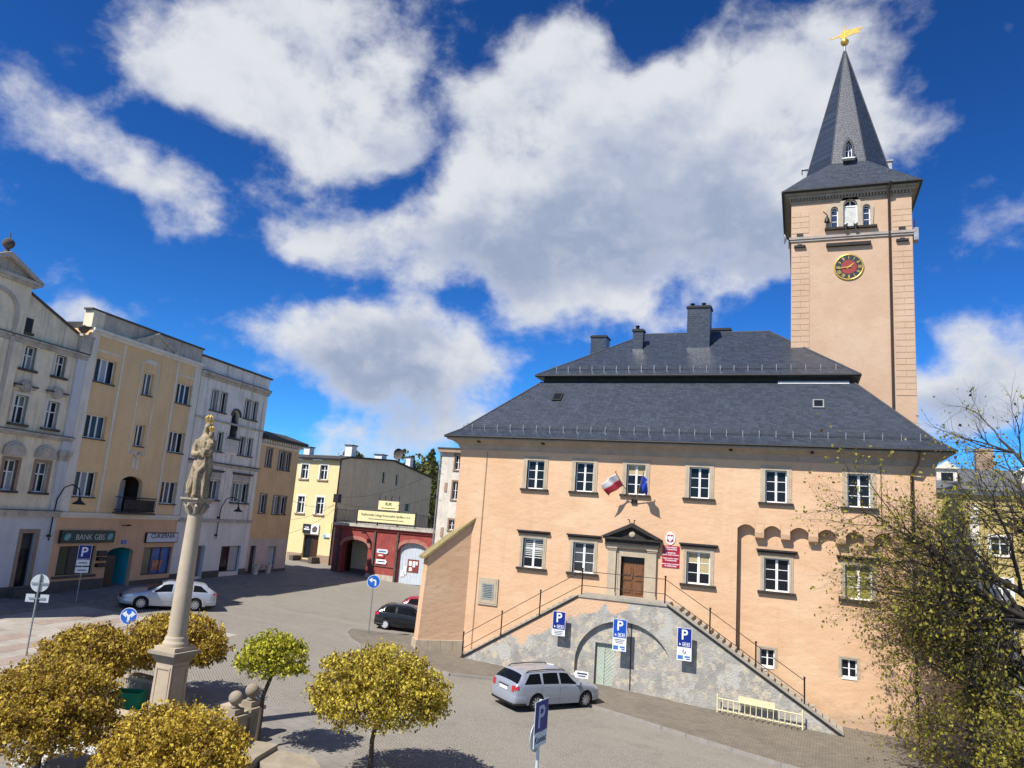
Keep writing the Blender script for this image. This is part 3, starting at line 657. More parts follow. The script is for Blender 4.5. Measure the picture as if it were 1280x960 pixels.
    MB().tube([(mid - .12, -.3, ap), (mid - .13, -.42, ap + .16), (mid - .2, -.5, ap + .18)], .025, 6).tube([(mid + .08, -.3, ap), (mid + .1, -.42, ap + .14), (mid + .18, -.5, ap + .15)], .025, 6).build('lamp_bracket', IRON, case)
    wood = mat('oak_door', (.16, .07, .028), .55, .45, 5, .4, 40, stretch=(4, 4, .6))
    dk = mat('dark_fanlight', (.02, .012, .008), .3, .2, 5, 0)
    mu = (u0 + u1) / 2
    for a, b4 in ((u0 + .01, mu - .006), (mu + .006, u1 - .01)):
        lf = MB().box(a, b4, .2, .26, z0 + .02, 5.72).build('door_leaf', wood, TH)
        for c0, c1 in ((z0 + .15, z0 + .62), (z0 + .74, z0 + .86), (z0 + .98, z0 + 1.45)): MB().box(a + .07, b4 - .07, .175, .2, c0, c1).box(a + .12, b4 - .12, .155, .175, c0 + .04, c1 - .04).build('door_panel', wood, lf)
    block('door_handle', mat('brass', (.5, .35, .12), .35, .1, 5, 0, metallic=.9), TH, mu - .06, mu - .02, .12, .2, z0 + .9, z0 + 1.04)
    block('fanlight', dk, TH, u0 + .01, u1 - .01, .22, .25, 5.73, z1 - .005)
    # downpipes and lightning conductor
    def pipe(pts, r, nm='downpipe', m2=BROWNPIPE): MB().tube(pts, r, 8).build(nm, m2, TH)
    ux = tx(4.56); pipe([(ux + .25, -.68, EAVE + .02), (ux + .2, -.5, EAVE - .45), (ux, -.13, EAVE - .9), (ux, -.13, -.6)], .062)
    MB().box(ux - .12, ux + .12, -.24, -.02, 7.55, 7.95).build('hopper_head', BROWNPIPE, TH)
    for z in (1.5, 4.0, 6.6, 9.4): MB().box(ux - .085, ux + .085, -.2, -.0, z, z + .05).build('pipe_bracket', IRON, TH)
    pipe([(tx(-15.9), -.05, 10.9), (tx(-15.92), -.04, 6.0), (tx(-15.95), -.05, .6)], .012, 'lightning_conductor', IRON)
    pipe([(tx(3.35), -.04, 10.9), (tx(3.35), -.04, 6.3)], .012, 'lightning_conductor', IRON)
    for x in (-16.3, -12.6, -3.1, 0.5):
        block('vent_grille', DARKSTONE, TH, tx(x) - .07, tx(x) + .07, -.50, -.3, EAVE - .19, EAVE - .06)
build_town_hall()

# ------------------------------------------------------------------ clock tower
YT = 42.0; TW0, TW1 = -.50, 5.60
CT = thing('clock_tower', 'tall square peach clock tower with slate spire and golden pennant weathervane', 'tower', (TW0, YT, 0))
def build_tower():
    Wt = TW1 - TW0; top = 26.75
    cx = Wt / 2 + .02
    def pz(px, py): p = on_y(px, py, YT); return p.x - TW0, p.z
    wz0 = 24.05 + .55
    H = [(cx - 1.0, cx - .62, 24.85, 26.12, .19), (cx - .36, cx + .36, 24.85, 26.5, .36), (cx + .62, cx + 1.0, 24.85, 26.12, .19)]
    dz = pz(1060, 284)[1] - 24.85
    H = [(a, b, c + dz, d + dz, r) for a, b, c, d, r in H]
    mb = MB(); wall_holes(mb, 0, Wt, 5, top, H, .3); shell(mb, 0, Wt, Wt, 5, top); mb.build('wall', TOWERM, CT)
    # quoin blocks, scored render standing a finger proud
    rnd = random.Random(3)
    for z0, z1, skip in ((13.2, 23.75, 0), (24.5, 26.0, 0)):
        n = int((z1 - z0) / .33)
        for k in range(n):
            za = z0 + k * .33
            for a, b in ((.02, .94), (Wt - .94, Wt - .02)):
                if a > 1 and za < 15.1: continue
                cut = a + (b - a) * (.52 if k % 2 else 1.0)
                if cut < b:
                    block('quoin', TOWERM, CT, a, cut - .012, -.022, .02, za + .012, za + .318); block('quoin', TOWERM, CT, cut + .012, b, -.022, .02, za + .012, za + .318)
                else: block('quoin', TOWERM, CT, a, b, -.022, .02, za + .012, za + .318)
    # string course
    sz = 24.12
    MB().box(-.1, Wt + .1, -.12, Wt + .1, sz, sz + .14).box(-.06, Wt + .06, -.07, Wt + .06, sz - .12, sz).build('string_course', mat('grey_string', (.34, .29, .25), .8, .2, 3), CT)
    for u in (.45, Wt - .5):
        MB().box(u - .16, u + .16, -.1, .02, sz + .16, sz + .36).build('vent', IRON, CT); MB().box(u - .3, u + .3, -.16, .02, sz - .48, sz - .36).box(u - .12, u + .12, -.1, .02, sz - .36, sz - .28).build('vent', IRON, CT)
    # belfry windows with stone arches
    for i, (a, b, c, d, r) in enumerate(H):
        m = (a + b) / 2; hw = (b - a) / 2; n = 12; w0 = .0
        out = [(m - (hw + .2) * cos(pi * k / n), d - r + (r + .2) * sin(pi * k / n)) for k in range(n + 1)]; inn = [(m + hw * cos(pi * k / n), d - r + r * sin(pi * k / n)) for k in range(n + 1)]
        s = MB(); s.prism([(m - hw - .14, c)] + [(x, z) for x, z in out] + [(m + hw + .14, c), (m + hw, c)] + inn + [(m - hw, c)], -.05 - .01 * (i == 1), .02)
        part = s.build('window', STONE, CT)
        for a2 in (a - .13, b + .01): MB().box(a2, a2 + .12, -.085, -.05, c, d - r).build('colonnette', STONE, part)
        f = MB(); fw = .055
        f.box(a, a + fw, .12, .18, c, d - r); f.box(b - fw, b, .12, .18, c, d - r); f.box(a, b, .12, .18, c, c + fw)
        f.tube([(x, .15, z) for x, z in [(m + (hw - .03) * cos(pi * k / n), d - r + (r - .03) * sin(pi * k / n)) for k in range(n + 1)]], .035, 6)
        if i == 1:
            f.box(a, b, .11, .18, d - r - .05, d - r + .02); f.box(m - .03, m + .03, .12, .17, d - r, d - .02)
            f.build('frame', WHITE, part)
            MB().prism([(m + hw * cos(pi * k / n), d - r + r * sin(pi * k / n)) for k in range(n + 1)], .15, .165).build('pane', GLASS, part)
            lm = mat('louvre_slats', (.62, .62, .58), .6, .1, 3, 0); n2 = 17
            for k in range(n2):
                z = c + fw + (d - r - .07 - c - fw) * (k + .5) / n2
                o = block('louvre_slat', lm, part, a + fw, b - fw, -.05, .05, -.012, .012); o.location = (m, .16, z); o.rotation_euler.x = radians(66)
            block('louvre_back', lm, part, a + .01, b - .01, .22, .24, c, d - r)
        else:
            f.box(a, b, .125, .17, c + .40, c + .43); f.box(a, b, .125, .17, c + .78, c + .81); f.box(a, b, .125, .17, d - r - .02, d - r + .01)
            f.build('frame', WHITE, part)
            for q0, q1 in ((c + fw, c + .40), (c + .43, c + .78), (c + .81, d - r - .02)): block('pane', mat_glass('belfry_glass', (.03, .05, .11), .1), part, a + fw, b - fw, .14, .155, q0, q1)
            MB().prism([(m + hw * cos(pi * k / n), d - r + r * sin(pi * k / n)) for k in range(n + 1)], .14, .155).build('pane', mat_glass('belfry_glass'), part)
    c = H[0][2]; MB().box(cx - 1.32, cx + 1.32, -.2, .0, c - .13, c - .01).build('sill', DARKSTONE, CT)
    a = pz(1037, 308)
    MB().box(cx - 1.25, cx + 1.0, -.2, .0, a[1] - .06, a[1] + .12).build('clock_canopy', DARKSTONE, CT)
    # clock
    u, z = pz(1061, 334); R = .76
    gold = mat('gilding', (.75, .48, .12), .35, .15, 6, 0, metallic=.75); navy = mat('clock_navy', (.02, .03, .035), .5, .2, 4, 0); red = mat('clock_red', (.28, .035, .03), .55, .15, 3, 0)
    clk = MB().lathe([(R, 0), (R, -.05), (R - .05, -.07), (R - .08, -.05)], (u, .0, z), 40, 'y').build('clock', gold, CT)
    MB().lathe([(R - .07, -.03), (R - .07, -.052)], (u, 0, z), 40, 'y').build('dial', navy, clk)
    MB().lathe([(.40, -.05), (.40, -.058)], (u, 0, z), 32, 'y').build('dial_centre', red, clk)
    for k in range(12):
        a2 = pi / 2 - k * pi / 6; d = Vector((cos(a2), 0, sin(a2))); t = Vector((-sin(a2), 0, cos(a2)))
        n = MB(); seq = [1, 1, 2, 3, 2, 1, 2, 3, 4, 2, 1, 2][k]
        for q in range(seq):
            o = t * ((q - (seq - 1) / 2) * .055); p0 = d * .455 + o; p1 = d * .645 + o; w = t * .017
            n.hexa([(u + p0.x - w.x, -.064, z + p0.z - w.z), (u + p0.x + w.x, -.064, z + p0.z + w.z), (u + p0.x + w.x, -.05, z + p0.z + w.z), (u + p0.x - w.x, -.05, z + p0.z - w.z)], [(u + p1.x - w.x, -.064, z + p1.z - w.z), (u + p1.x + w.x, -.064, z + p1.z + w.z), (u + p1.x + w.x, -.05, z + p1.z + w.z), (u + p1.x - w.x, -.05, z + p1.z - w.z)])
        n.build('numeral', gold, clk)
    for ang, ln, w, y in ((radians(90 - 52), .36, .05, -.085), (radians(90 - 262), .62, .034, -.1)):
        d = Vector((cos(ang), 0, sin(ang))); t = Vector((-sin(ang), 0, cos(ang))); P = [d * -.13 - t * w, d * -.13 + t * w, d * (ln * .75) + t * w * .7, d * ln, d * (ln * .75) - t * w * .7]
        MB().prism([(u + p.x, z + p.z) for p in P], y, y + .012).build('hand', gold, clk)
    MB().lathe([(.05, -.05), (.05, -.11)], (u, 0, z), 12, 'y').build('hub', gold, clk)
    # eaves cornice with dentils
    cn = MB(); cm = mat('tower_cornice', (.30, .25, .19), .85, .2, 3, streak=.2)
    for k, (o, z0, z1) in enumerate(((.06, 26.28, 26.42), (.2, 26.56, 26.72), (.32, 26.72, 26.9))): cn.box(-o, Wt + o, -o, Wt + o, z0, z1)
    cor = cn.build('cornice', cm, CT)
    for k in range(int((Wt + .2) / .16)):
        x = -.1 + k * .16; block('dentil', cm, cor, x, x + .085, -.17, -.0, 26.43, 26.55)
    # flared foot of the spire and the octagonal spire
    ez = 26.96; o = .46; E = [(-o, -o), (Wt + o, -o), (Wt + o, Wt + o), (-o, Wt + o)]; c0 = (Wt / 2, Wt / 2)
    zs, ztop = 29.0, 36.3; R = 2.4
    ap = on_y(1060, 64, YT + Wt / 2).z; ztop = ap
    oc = [(c0[0] + R * cos(radians(22.5 + 45 * k)), c0[1] + R * sin(radians(22.5 + 45 * k))) for k in range(8)]
    r = MB()
    side = {0: (5, 6), 1: (7, 0), 2: (1, 2), 3: (3, 4)}
    for i in range(4):
        j = (i + 1) % 4; a, b = side[i]
        r.poly([(*E[i], ez), (*E[j], ez), (*oc[b], zs), (*oc[a], zs)]); pb = (a - 1) % 8
        r.poly([(*E[i], ez), (*oc[a], zs), (*oc[pb], zs)])
        r.poly([(*E[i], ez - .12), (*E[j], ez - .12), (*E[j], ez), (*E[i], ez)])
    r.poly([(*e, ez - .12) for e in E])
    r.build('spire_foot', SLATE, CT)
    s = MB(); rt = .07
    tp = [(c0[0] + rt * cos(radians(22.5 + 45 * k)), c0[1] + rt * sin(radians(22.5 + 45 * k))) for k in range(8)]
    for k in range(8): j = (k + 1) % 8; s.poly([(*oc[k], zs - .05), (*oc[j], zs - .05), (*tp[j], ztop), (*tp[k], ztop)])
    sp = s.build('spire', SLATE, CT)
    hc = MB()
    for k in range(8): hc.tube([(*oc[k], zs - .02), (*tp[k], ztop)], .035, 5)
    hc.build('spire_ridge', mat('hip_slate', (.05, .055, .065)), sp)
    dark = MB()
    for i in range(4): a, b = E[i], E[(i + 1) % 4]; dark.tube([(*a, ez - .06), (*b, ez - .06)], .075, 6)
    dark.build('gutter', IRON, CT)
    # pointed dormer on the front of the spire
    yf = c0[1] - R * cos(radians(22.5)); dd = MB(); w = .30; zb = zs + .12; h = .62
    pt = [(c0[0] - w, zb), (c0[0] - w, zb + h), (c0[0] - w * .62, zb + h + .36), (c0[0], zb + h + .62), (c0[0] + w * .62, zb + h + .36), (c0[0] + w, zb + h), (c0[0] + w, zb)]
    inn = [(c0[0] + (x - c0[0]) * .6, zb + .06 + (z - zb) * .78) for x, z in pt]
    dd.prism(pt + [pt[0]] + [inn[0]] + list(reversed(inn)), yf - .34, yf + .75) if False else None
    for k in range(len(pt) - 1):
        a, b, a2, b2 = pt[k], pt[k + 1], inn[k], inn[k + 1]; dd.add([(a[0], yf - .42, a[1]), (b[0], yf - .42, b[1]), (b2[0], yf - .42, b2[1]), (a2[0], yf - .42, a2[1]), (a[0], yf + .8, a[1]), (b[0], yf + .8, b[1]), (b2[0], yf - .1, b2[1]), (a2[0], yf - .1, a2[1])], [(0, 1, 2, 3), (0, 4, 5, 1), (3, 2, 6, 7)])
    dm = dd.build('dormer', mat('hip_slate', (.05, .055, .065)), CT)
    MB().prism(inn, yf - .13, yf - .11).build('dormer_pane', mat_glass('belfry_glass'), dm)
    fr = MB()
    for k in range(len(inn) - 1): fr.tube([(inn[k][0], yf - .14, inn[k][1]), (inn[k + 1][0], yf - .14, inn[k + 1][1])], .04, 5)
    fr.tube([(c0[0], yf - .14, zb), (c0[0], yf - .14, zb + .9)], .03, 5); fr.tube([(c0[0] - .2, yf - .14, zb + .5), (c0[0] + .2, yf - .14, zb + .5)], .025, 5)
    fr.box(c0[0] - .34, c0[0] + .34, yf - .4, yf - .1, zb - .06, zb)
    fr.build('dormer_frame', WHITE, dm)
    for sx in (-1, 1):
        x = c0[0] + sx * (R * cos(radians(22.5)) + .05); MB().box(x - .18, x + .18, c0[1] - .3, c0[1] + .3, zs - .2, zs + .75).box(x - .24, x + .24, c0[1] - .36, c0[1] + .36, zs + .75, zs + .85).build('dormer', ZINC, CT)
    # weathervane: rod, ball, pennant with arrow
    zz = ztop; x, y = c0
    vane = MB().lathe([(.075, zz - .15), (.06, zz + .3), (.045, zz + .75)], (x, y, 0), 10).build('finial_rod', ZINC, CT)
    gd = mat('bright_gilding', (.80, .47, .10), .32, .2, 8, 0, metallic=.8)
    MB().lathe([(.02, zz + .42)] + [(.24 * sin(pi * k / 10), zz + .66 - .24 * cos(pi * k / 10)) for k in range(1, 10)] + [(.02, zz + .9)], (x, y, 0), 18).build('ball', gd, vane)
    zc = zz + 1.2; pn = MB(); tl = .22
    def V(a, b): return (x + a * .8, zc + b * .85 + a * .8 * tl)
    pn.prism([V(-.35, -.16), V(-.2, -.28), V(.1, -.26), V(.3, -.22), V(.75, -.18), V(1.05, -.26), V(1.0, -.05), V(1.18, .02), V(1.3, .14), V(.95, .17), V(.6, .2), V(.3, .26), V(0, .3), V(-.25, .24)], y - .02, y + .02)
    pn.prism([V(-.95, -.05), V(-.95, .02), V(-.3, .06), V(-.3, -.06)], y - .02, y + .02)
    pn.prism([V(-1.1, -.01), V(-.9, -.09), V(-.9, .06)], y - .02, y + .02)
    pn.build('pennant', gd, vane)
    MB().tube([(x, y, zz + .8), (x, y, zc + .55)], .03, 6).build('vane_spindle', gd, vane)
    # downpipe, floodlights, dishes on the string course, loudspeaker
    du = pz(1111, 260)[0]
    MB().tube([(du + .05, -.6, 26.95), (du, -.3, 26.5), (du, -.1, 26.2), (du, -.1, 12.5)], .06, 8).build('downpipe', BROWNPIPE, CT)
    for q in (cx - .2, cx + .3):
        MB().tube([(q, 0, sz + .2), (q - .05, -.25, sz + .25), (q - .06, -.32, sz + .5)], .028, 6).lathe([(.02, -.07), (.11, -.06), (.12, .05), (.03, .08)], (q - .06, -.36, sz + .58), 10, 'z').build('floodlight', ZINC, CT)
    MB().tube([(cx - 1.15, 0, H[0][2] + .75), (cx - 1.25, -.2, H[0][2] + .8), (cx - 1.4, -.3, H[0][2] + .9)], .03, 6).lathe([(.05, .0), (.13, -.18), (.15, -.35)], (cx - 1.2, -.2, H[0][2] + .65), 10).build('loudspeaker', IRON, CT)
    def dish(c, n, nm='antenna_dish'):
        b = MB(); b.lathe([(.01, .0), (.12, -.02), (.24, -.07), (.3, -.13)], c, 16, 'x' if n[0] else 'y', caps=False); b.tube([c, (c[0] - n[0] * .1, c[1] + .1, c[2])], .03, 6); b.build(nm, mat('grey_dish', (.5, .52, .55), .4, .05, 3, 0), CT)
    dish((-.25, -.15, sz + .05), (1, 0)); MB().box(Wt + .05, Wt + .28, -.1, .5, sz - .45, sz + .25).build('antenna_panel', ZINC, CT); MB().tube([(Wt + .1, 0, sz - .2), (Wt + .1, 0, sz + .7)], .03, 6).build('antenna_mast', IRON, CT)
    MB().tube([(-.12, -.05, sz - .5), (-.12, -.05, sz + .3)], .03, 6).build('antenna_mast', IRON, CT)
build_tower()

# ------------------------------------------------------------------ entrance staircase
YS = 35.1
ST = thing('entrance_staircase', 'double flight staircase with peeling render front and iron railings below the town hall door', 'staircase', (-16.08, YS, 0))
def sx_(x): return x + 16.08
def build_stairs():
    xa, xl, xr, xb = 0.0, sx_(-9.85), sx_(-5.74), sx_(1.68); zl = 4.10; za, zb = .24, -.42; wd = TY - YS - .004
    ac, ah = sx_(-7.66), 2.28                                    # blind arch: centre, half width
    # the front wall, with a shallow round arch recess
    A0, A1 = ac - ah, ac + ah; zs_ = 1.05
    arc = [(ac - ah * cos(pi * k / 20), zs_ + 2.02 * sin(pi * k / 20)) for k in range(21)]
    outer = [(xa + .05, za - .9), (A0, za - .9), (A0, zs_)] + arc[1:-1] + [(A1, zs_), (A1, zb - .9), (xb - .05, zb - .9), (xb - .05, zb), (xr, zl - .12), (xl, zl - .12), (xa + .05, za)]
    mb = MB().prism(outer, 0, .3)
    mb.build('front_wall', PEEL, ST)
    dr = (sx_(-9.02), sx_(-8.12), .02, 1.98)
    b = MB(); wall_holes(b, A0 - .02, A1 + .02, -1.2, 3.1, [dr], .2, .2); b.build('niche_wall', PEEL, ST)
    # body behind
    MB().prism([(xa + .1, za - .8), (xb - .1, zb - .8), (xb - .1, zb - .1), (xr, zl - .3), (xl, zl - .3), (xa + .1, za - .1)], .43, wd).build('core', PEEL, ST)
    # chevron boarded cellar door
    gm = mat('pale_green_boards', (.42, .47, .38), .75, .14, 4, .3, 30, streak=.3); fr = MB()
    dm = (dr[0] + dr[1]) / 2
    door = MB().box(dr[0] + .01, dr[1] - .01, .39, .42, dr[2], dr[3]).build('cellar_door', mat('door_green_dark', (.17, .2, .15), .8, .2, 4), ST)
    n = 15; hw = (dr[1] - dr[0]) / 2 - .02; st = (dr[3] - dr[2]) / 12
    for side in (-1, 1):
        for k in range(-5, 13):
            z0 = dr[2] + k * st; pts = [(dm + side * .012, z0), (dm + side * hw, z0 + hw * 1.0), (dm + side * hw, z0 + hw + st * .86), (dm + side * .012, z0 + st * .86)]
            pts = [(x, min(max(z, dr[2] + .01), dr[3] - .01)) for x, z in pts]
            if max(z for x, z in pts) - min(z for x, z in pts) < .03: continue
            cl = []
            for p in pts:
                if not cl or abs(p[0] - cl[-1][0]) + abs(p[1] - cl[-1][1]) > 1e-4: cl.append(p)
            if len(cl) > 2: MB().prism(cl, .365, .39).build('board', gm, door)
    block('door_step', STONE, ST, dr[0] - .1, dr[1] + .2, -.08, .3, -.12, .02)
    # landing slab and steps
    ls = mat('worn_step_stone', (.33, .295, .24), .85, .2, 2.5, .4)
    MB().box(xl - .05, xr + .05, -.06, wd, zl - .12, zl).build('landing', ls, ST)
    for (x0, z0, x1, z1) in ((xa, za, xl - .05, zl), (xb, zb, xr + .05, zl)):
        n = max(12, round((z1 - z0) / .165)); dx = (x1 - x0) / n; dz = (z1 - z0) / n; dirn = 1 if dx > 0 else -1
        for k in range(n - 1 if True else n):
            a, b2 = x0 + dx * k, x0 + dx * (k + 1) + .03 * dirn; z = z0 + dz * (k + 1)
            block('step', ls, ST, min(a, b2), max(a, b2), .12, wd, z - dz - .05, z)
    # stringers: black iron edge over a stone border
    for (x0, z0, x1, z1) in ((xa, za, xl, zl - .06), (xb, zb, xr, zl - .06)):
        d = Vector((x1 - x0, 0, z1 - z0)).normalized(); nrm = Vector((-d.z, 0, d.x)) if d.x > 0 else Vector((d.z, 0, -d.x))
        p0, p1 = Vector((x0, 0, z0)), Vector((x1, 0, z1)); up = Vector((0, 0, 1))
        for nm, m2, a, b2, y0, y1 in (('stringer', IRON, -.04, .06, -.05, .0), ('border', ls, .0, .03 if x1 > x0 else .16, .0, .14)):
            q = [p0 + up * a, p1 + up * a, p1 + up * b2, p0 + up * b2]; MB().prism([(p.x, p.z) for p in q], y0 + .001, y1).build(nm, m2, ST)
    # railing: posts and two rails
    def rail(pts):
        for (x, z) in pts: MB().lathe([(.032, z - .02), (.032, z + 1.16), (.05, z + 1.17), (.05, z + 1.22), (.01, z + 1.25)], (x, .05, 0), 8).build('railing_post', IRON, ST)
        for h in (1.08, .42):
            for (x0, z0), (x1, z1) in zip(pts, pts[1:]): MB().tube([(x0, .05, z0 + h), (x1, .05, z1 + h)], .016, 6).build('handrail', IRON, ST)
    def zl_(x): return za + (zl - za) * x / xl
    def zr_(x): return zb + (zl - zb) * (xb - x) / (xb - xr)
    rail([(sx_(-15.8), zl_(sx_(-15.8))), (sx_(-13.8), zl_(sx_(-13.8))), (sx_(-11.85), zl_(sx_(-11.85))), (sx_(-9.78), zl), (sx_(-5.81), zl), (sx_(-3.77), zr_(sx_(-3.77))), (sx_(-1.8), zr_(sx_(-1.8))), (sx_(.17), zr_(sx_(.17)))])
    # drain pipe at the niche
    MB().tube([(sx_(-7.33), .17, 3.0), (sx_(-7.3), .17, .1)], .022, 6).build('drain_pipe', BROWNPIPE, ST)
build_stairs()

# ================================================================== LEFT ROW OF HOUSES
RA = atan2(.99294, -.11858); RO = gnd(60, 744); RO = Vector((RO.x, RO.y, RO.z))
RU = Vector((cos(RA), sin(RA), 0)); RN = Vector((sin(RA), -cos(RA), 0))
def row_xy(u, off=0.0): p = RO + RU * u + RN * off; return (p.x, p.y)
edge = [row_xy(-30, 3.05), row_xy(-6, 3.05), row_xy(4, 3.15), row_xy(11, 3.6), row_xy(15.4, 4.6), row_xy(19, 6.2), row_xy(21.5, 6.6), row_xy(24.5, 5.6), row_xy(27, 3.2), row_xy(28.5, 1.0)]
pv2 = sheet('pavement_left', edge + [row_xy(29, -1.5), row_xy(-30, -1.5)], WALKG, .1, .12); kerb_line(pv2, edge)

CREAM = mat('aged_cream_render', (.76, .66, .48), .9, .16, .9, .3, 20, streak=.55, streakcol=(.20, .17, .13), dirt=(1.1, .6, (.24, .2, .15), .5))
GREYC = mat('aged_grey_trim', (.48, .43, .36), .9, .2, 1.5, .4, 14, streak=.6, streakcol=(.12, .105, .09))
SOOT = mat('sooty_stone', (.09, .078, .068), .9, .4, 2.5, .4)
BLUEW = mat('bluish_limewash', (.58, .58, .58), .9, .1, .8, .2, streak=.25)
OCHRE = mat('ochre_render', (.78, .53, .275), .9, .08, .6, .25, 22, streak=.18, streakcol=(.36, .22, .1))
OCHRE2 = mat('orange_shop_render', (.72, .44, .255), .9, .1, .8, .25, 22, streak=.25)
PALE = mat('pale_band', (.74, .68, .57), .9, .1, 1.0, .2, streak=.3)
CGREY = mat('old_grey_limewash', (.76, .70, .62), .92, .16, .8, .35, 18, streak=.6, streakcol=(.2, .185, .17), dirt=(.9, .58, (.25, .22, .2), .5))
CGREY2 = mat('shop_grey', (.75, .71, .66), .9, .12, .9, .2, streak=.3)
DOCH = mat('dull_ochre', (.68, .455, .235), .9, .12, .7, .25, 20, streak=.35)
PINKG = mat('pinkish_render', (.58, .46, .4), .9, .12, .8, .25, streak=.3)
PLINTH = mat('dark_plinth', (.115, .1, .085), .9, .25, 1.5, .4)
BRSUR = mat('brown_surround', (.33, .235, .165), .88, .15, 2, .3)
ROOFM = mat('felt_roof', (.05, .048, .046), .8, .25, 1.5)
DOORD = mat('dark_timber_door', (.045, .028, .02), .5, .3, 4, .2)
GL2 = [mat_glass('glass_sky', (.03, .04, .055), .05, .5), mat_glass('glass_net_curtain', (.16, .17, .18), .12, .6), mat_glass('dark_window_glass'), mat_glass('glass_dim', (.05, .055, .065), .07, .6)]
def house(name, label, u0, u1, depth, z0, ztop, holes, m, cat='house', mid=None):
    """facade house of the row. holes in row coordinates; mid=(z, material) changes the ground floor render"""
    t = thing(name, label, cat, (*row_xy(u0), RO.z), RA)
    hs = [(h[0] - u0, h[1] - u0) + tuple(h[2:]) for h in holes]
    if mid:
        lo = [h for h in hs if h[2] < mid[0] - .5]; hi = [h for h in hs if h[2] >= mid[0] - .5]
        b = MB(); wall_holes(b, 0, u1 - u0, z0, mid[0], lo, .3, .0); shell(b, 0, u1 - u0, depth, z0, mid[0], top=False); b.build('ground_floor_wall', mid[1], t)
        b = MB(); wall_holes(b, 0, u1 - u0, mid[0], ztop, hi, .3); shell(b, 0, u1 - u0, depth, mid[0], ztop); b.build('wall', m, t)
    else:
        b = MB(); wall_holes(b, 0, u1 - u0, z0, ztop, hs, .3); shell(b, 0, u1 - u0, depth, z0, ztop); b.build('wall', m, t)
    return t
def bands(t, m, rows, nm='cornice'):
    for (a, b, z0, z1, p) in rows: MB().box(a, b, -p, .0, z0, z1).build(nm, m, t)

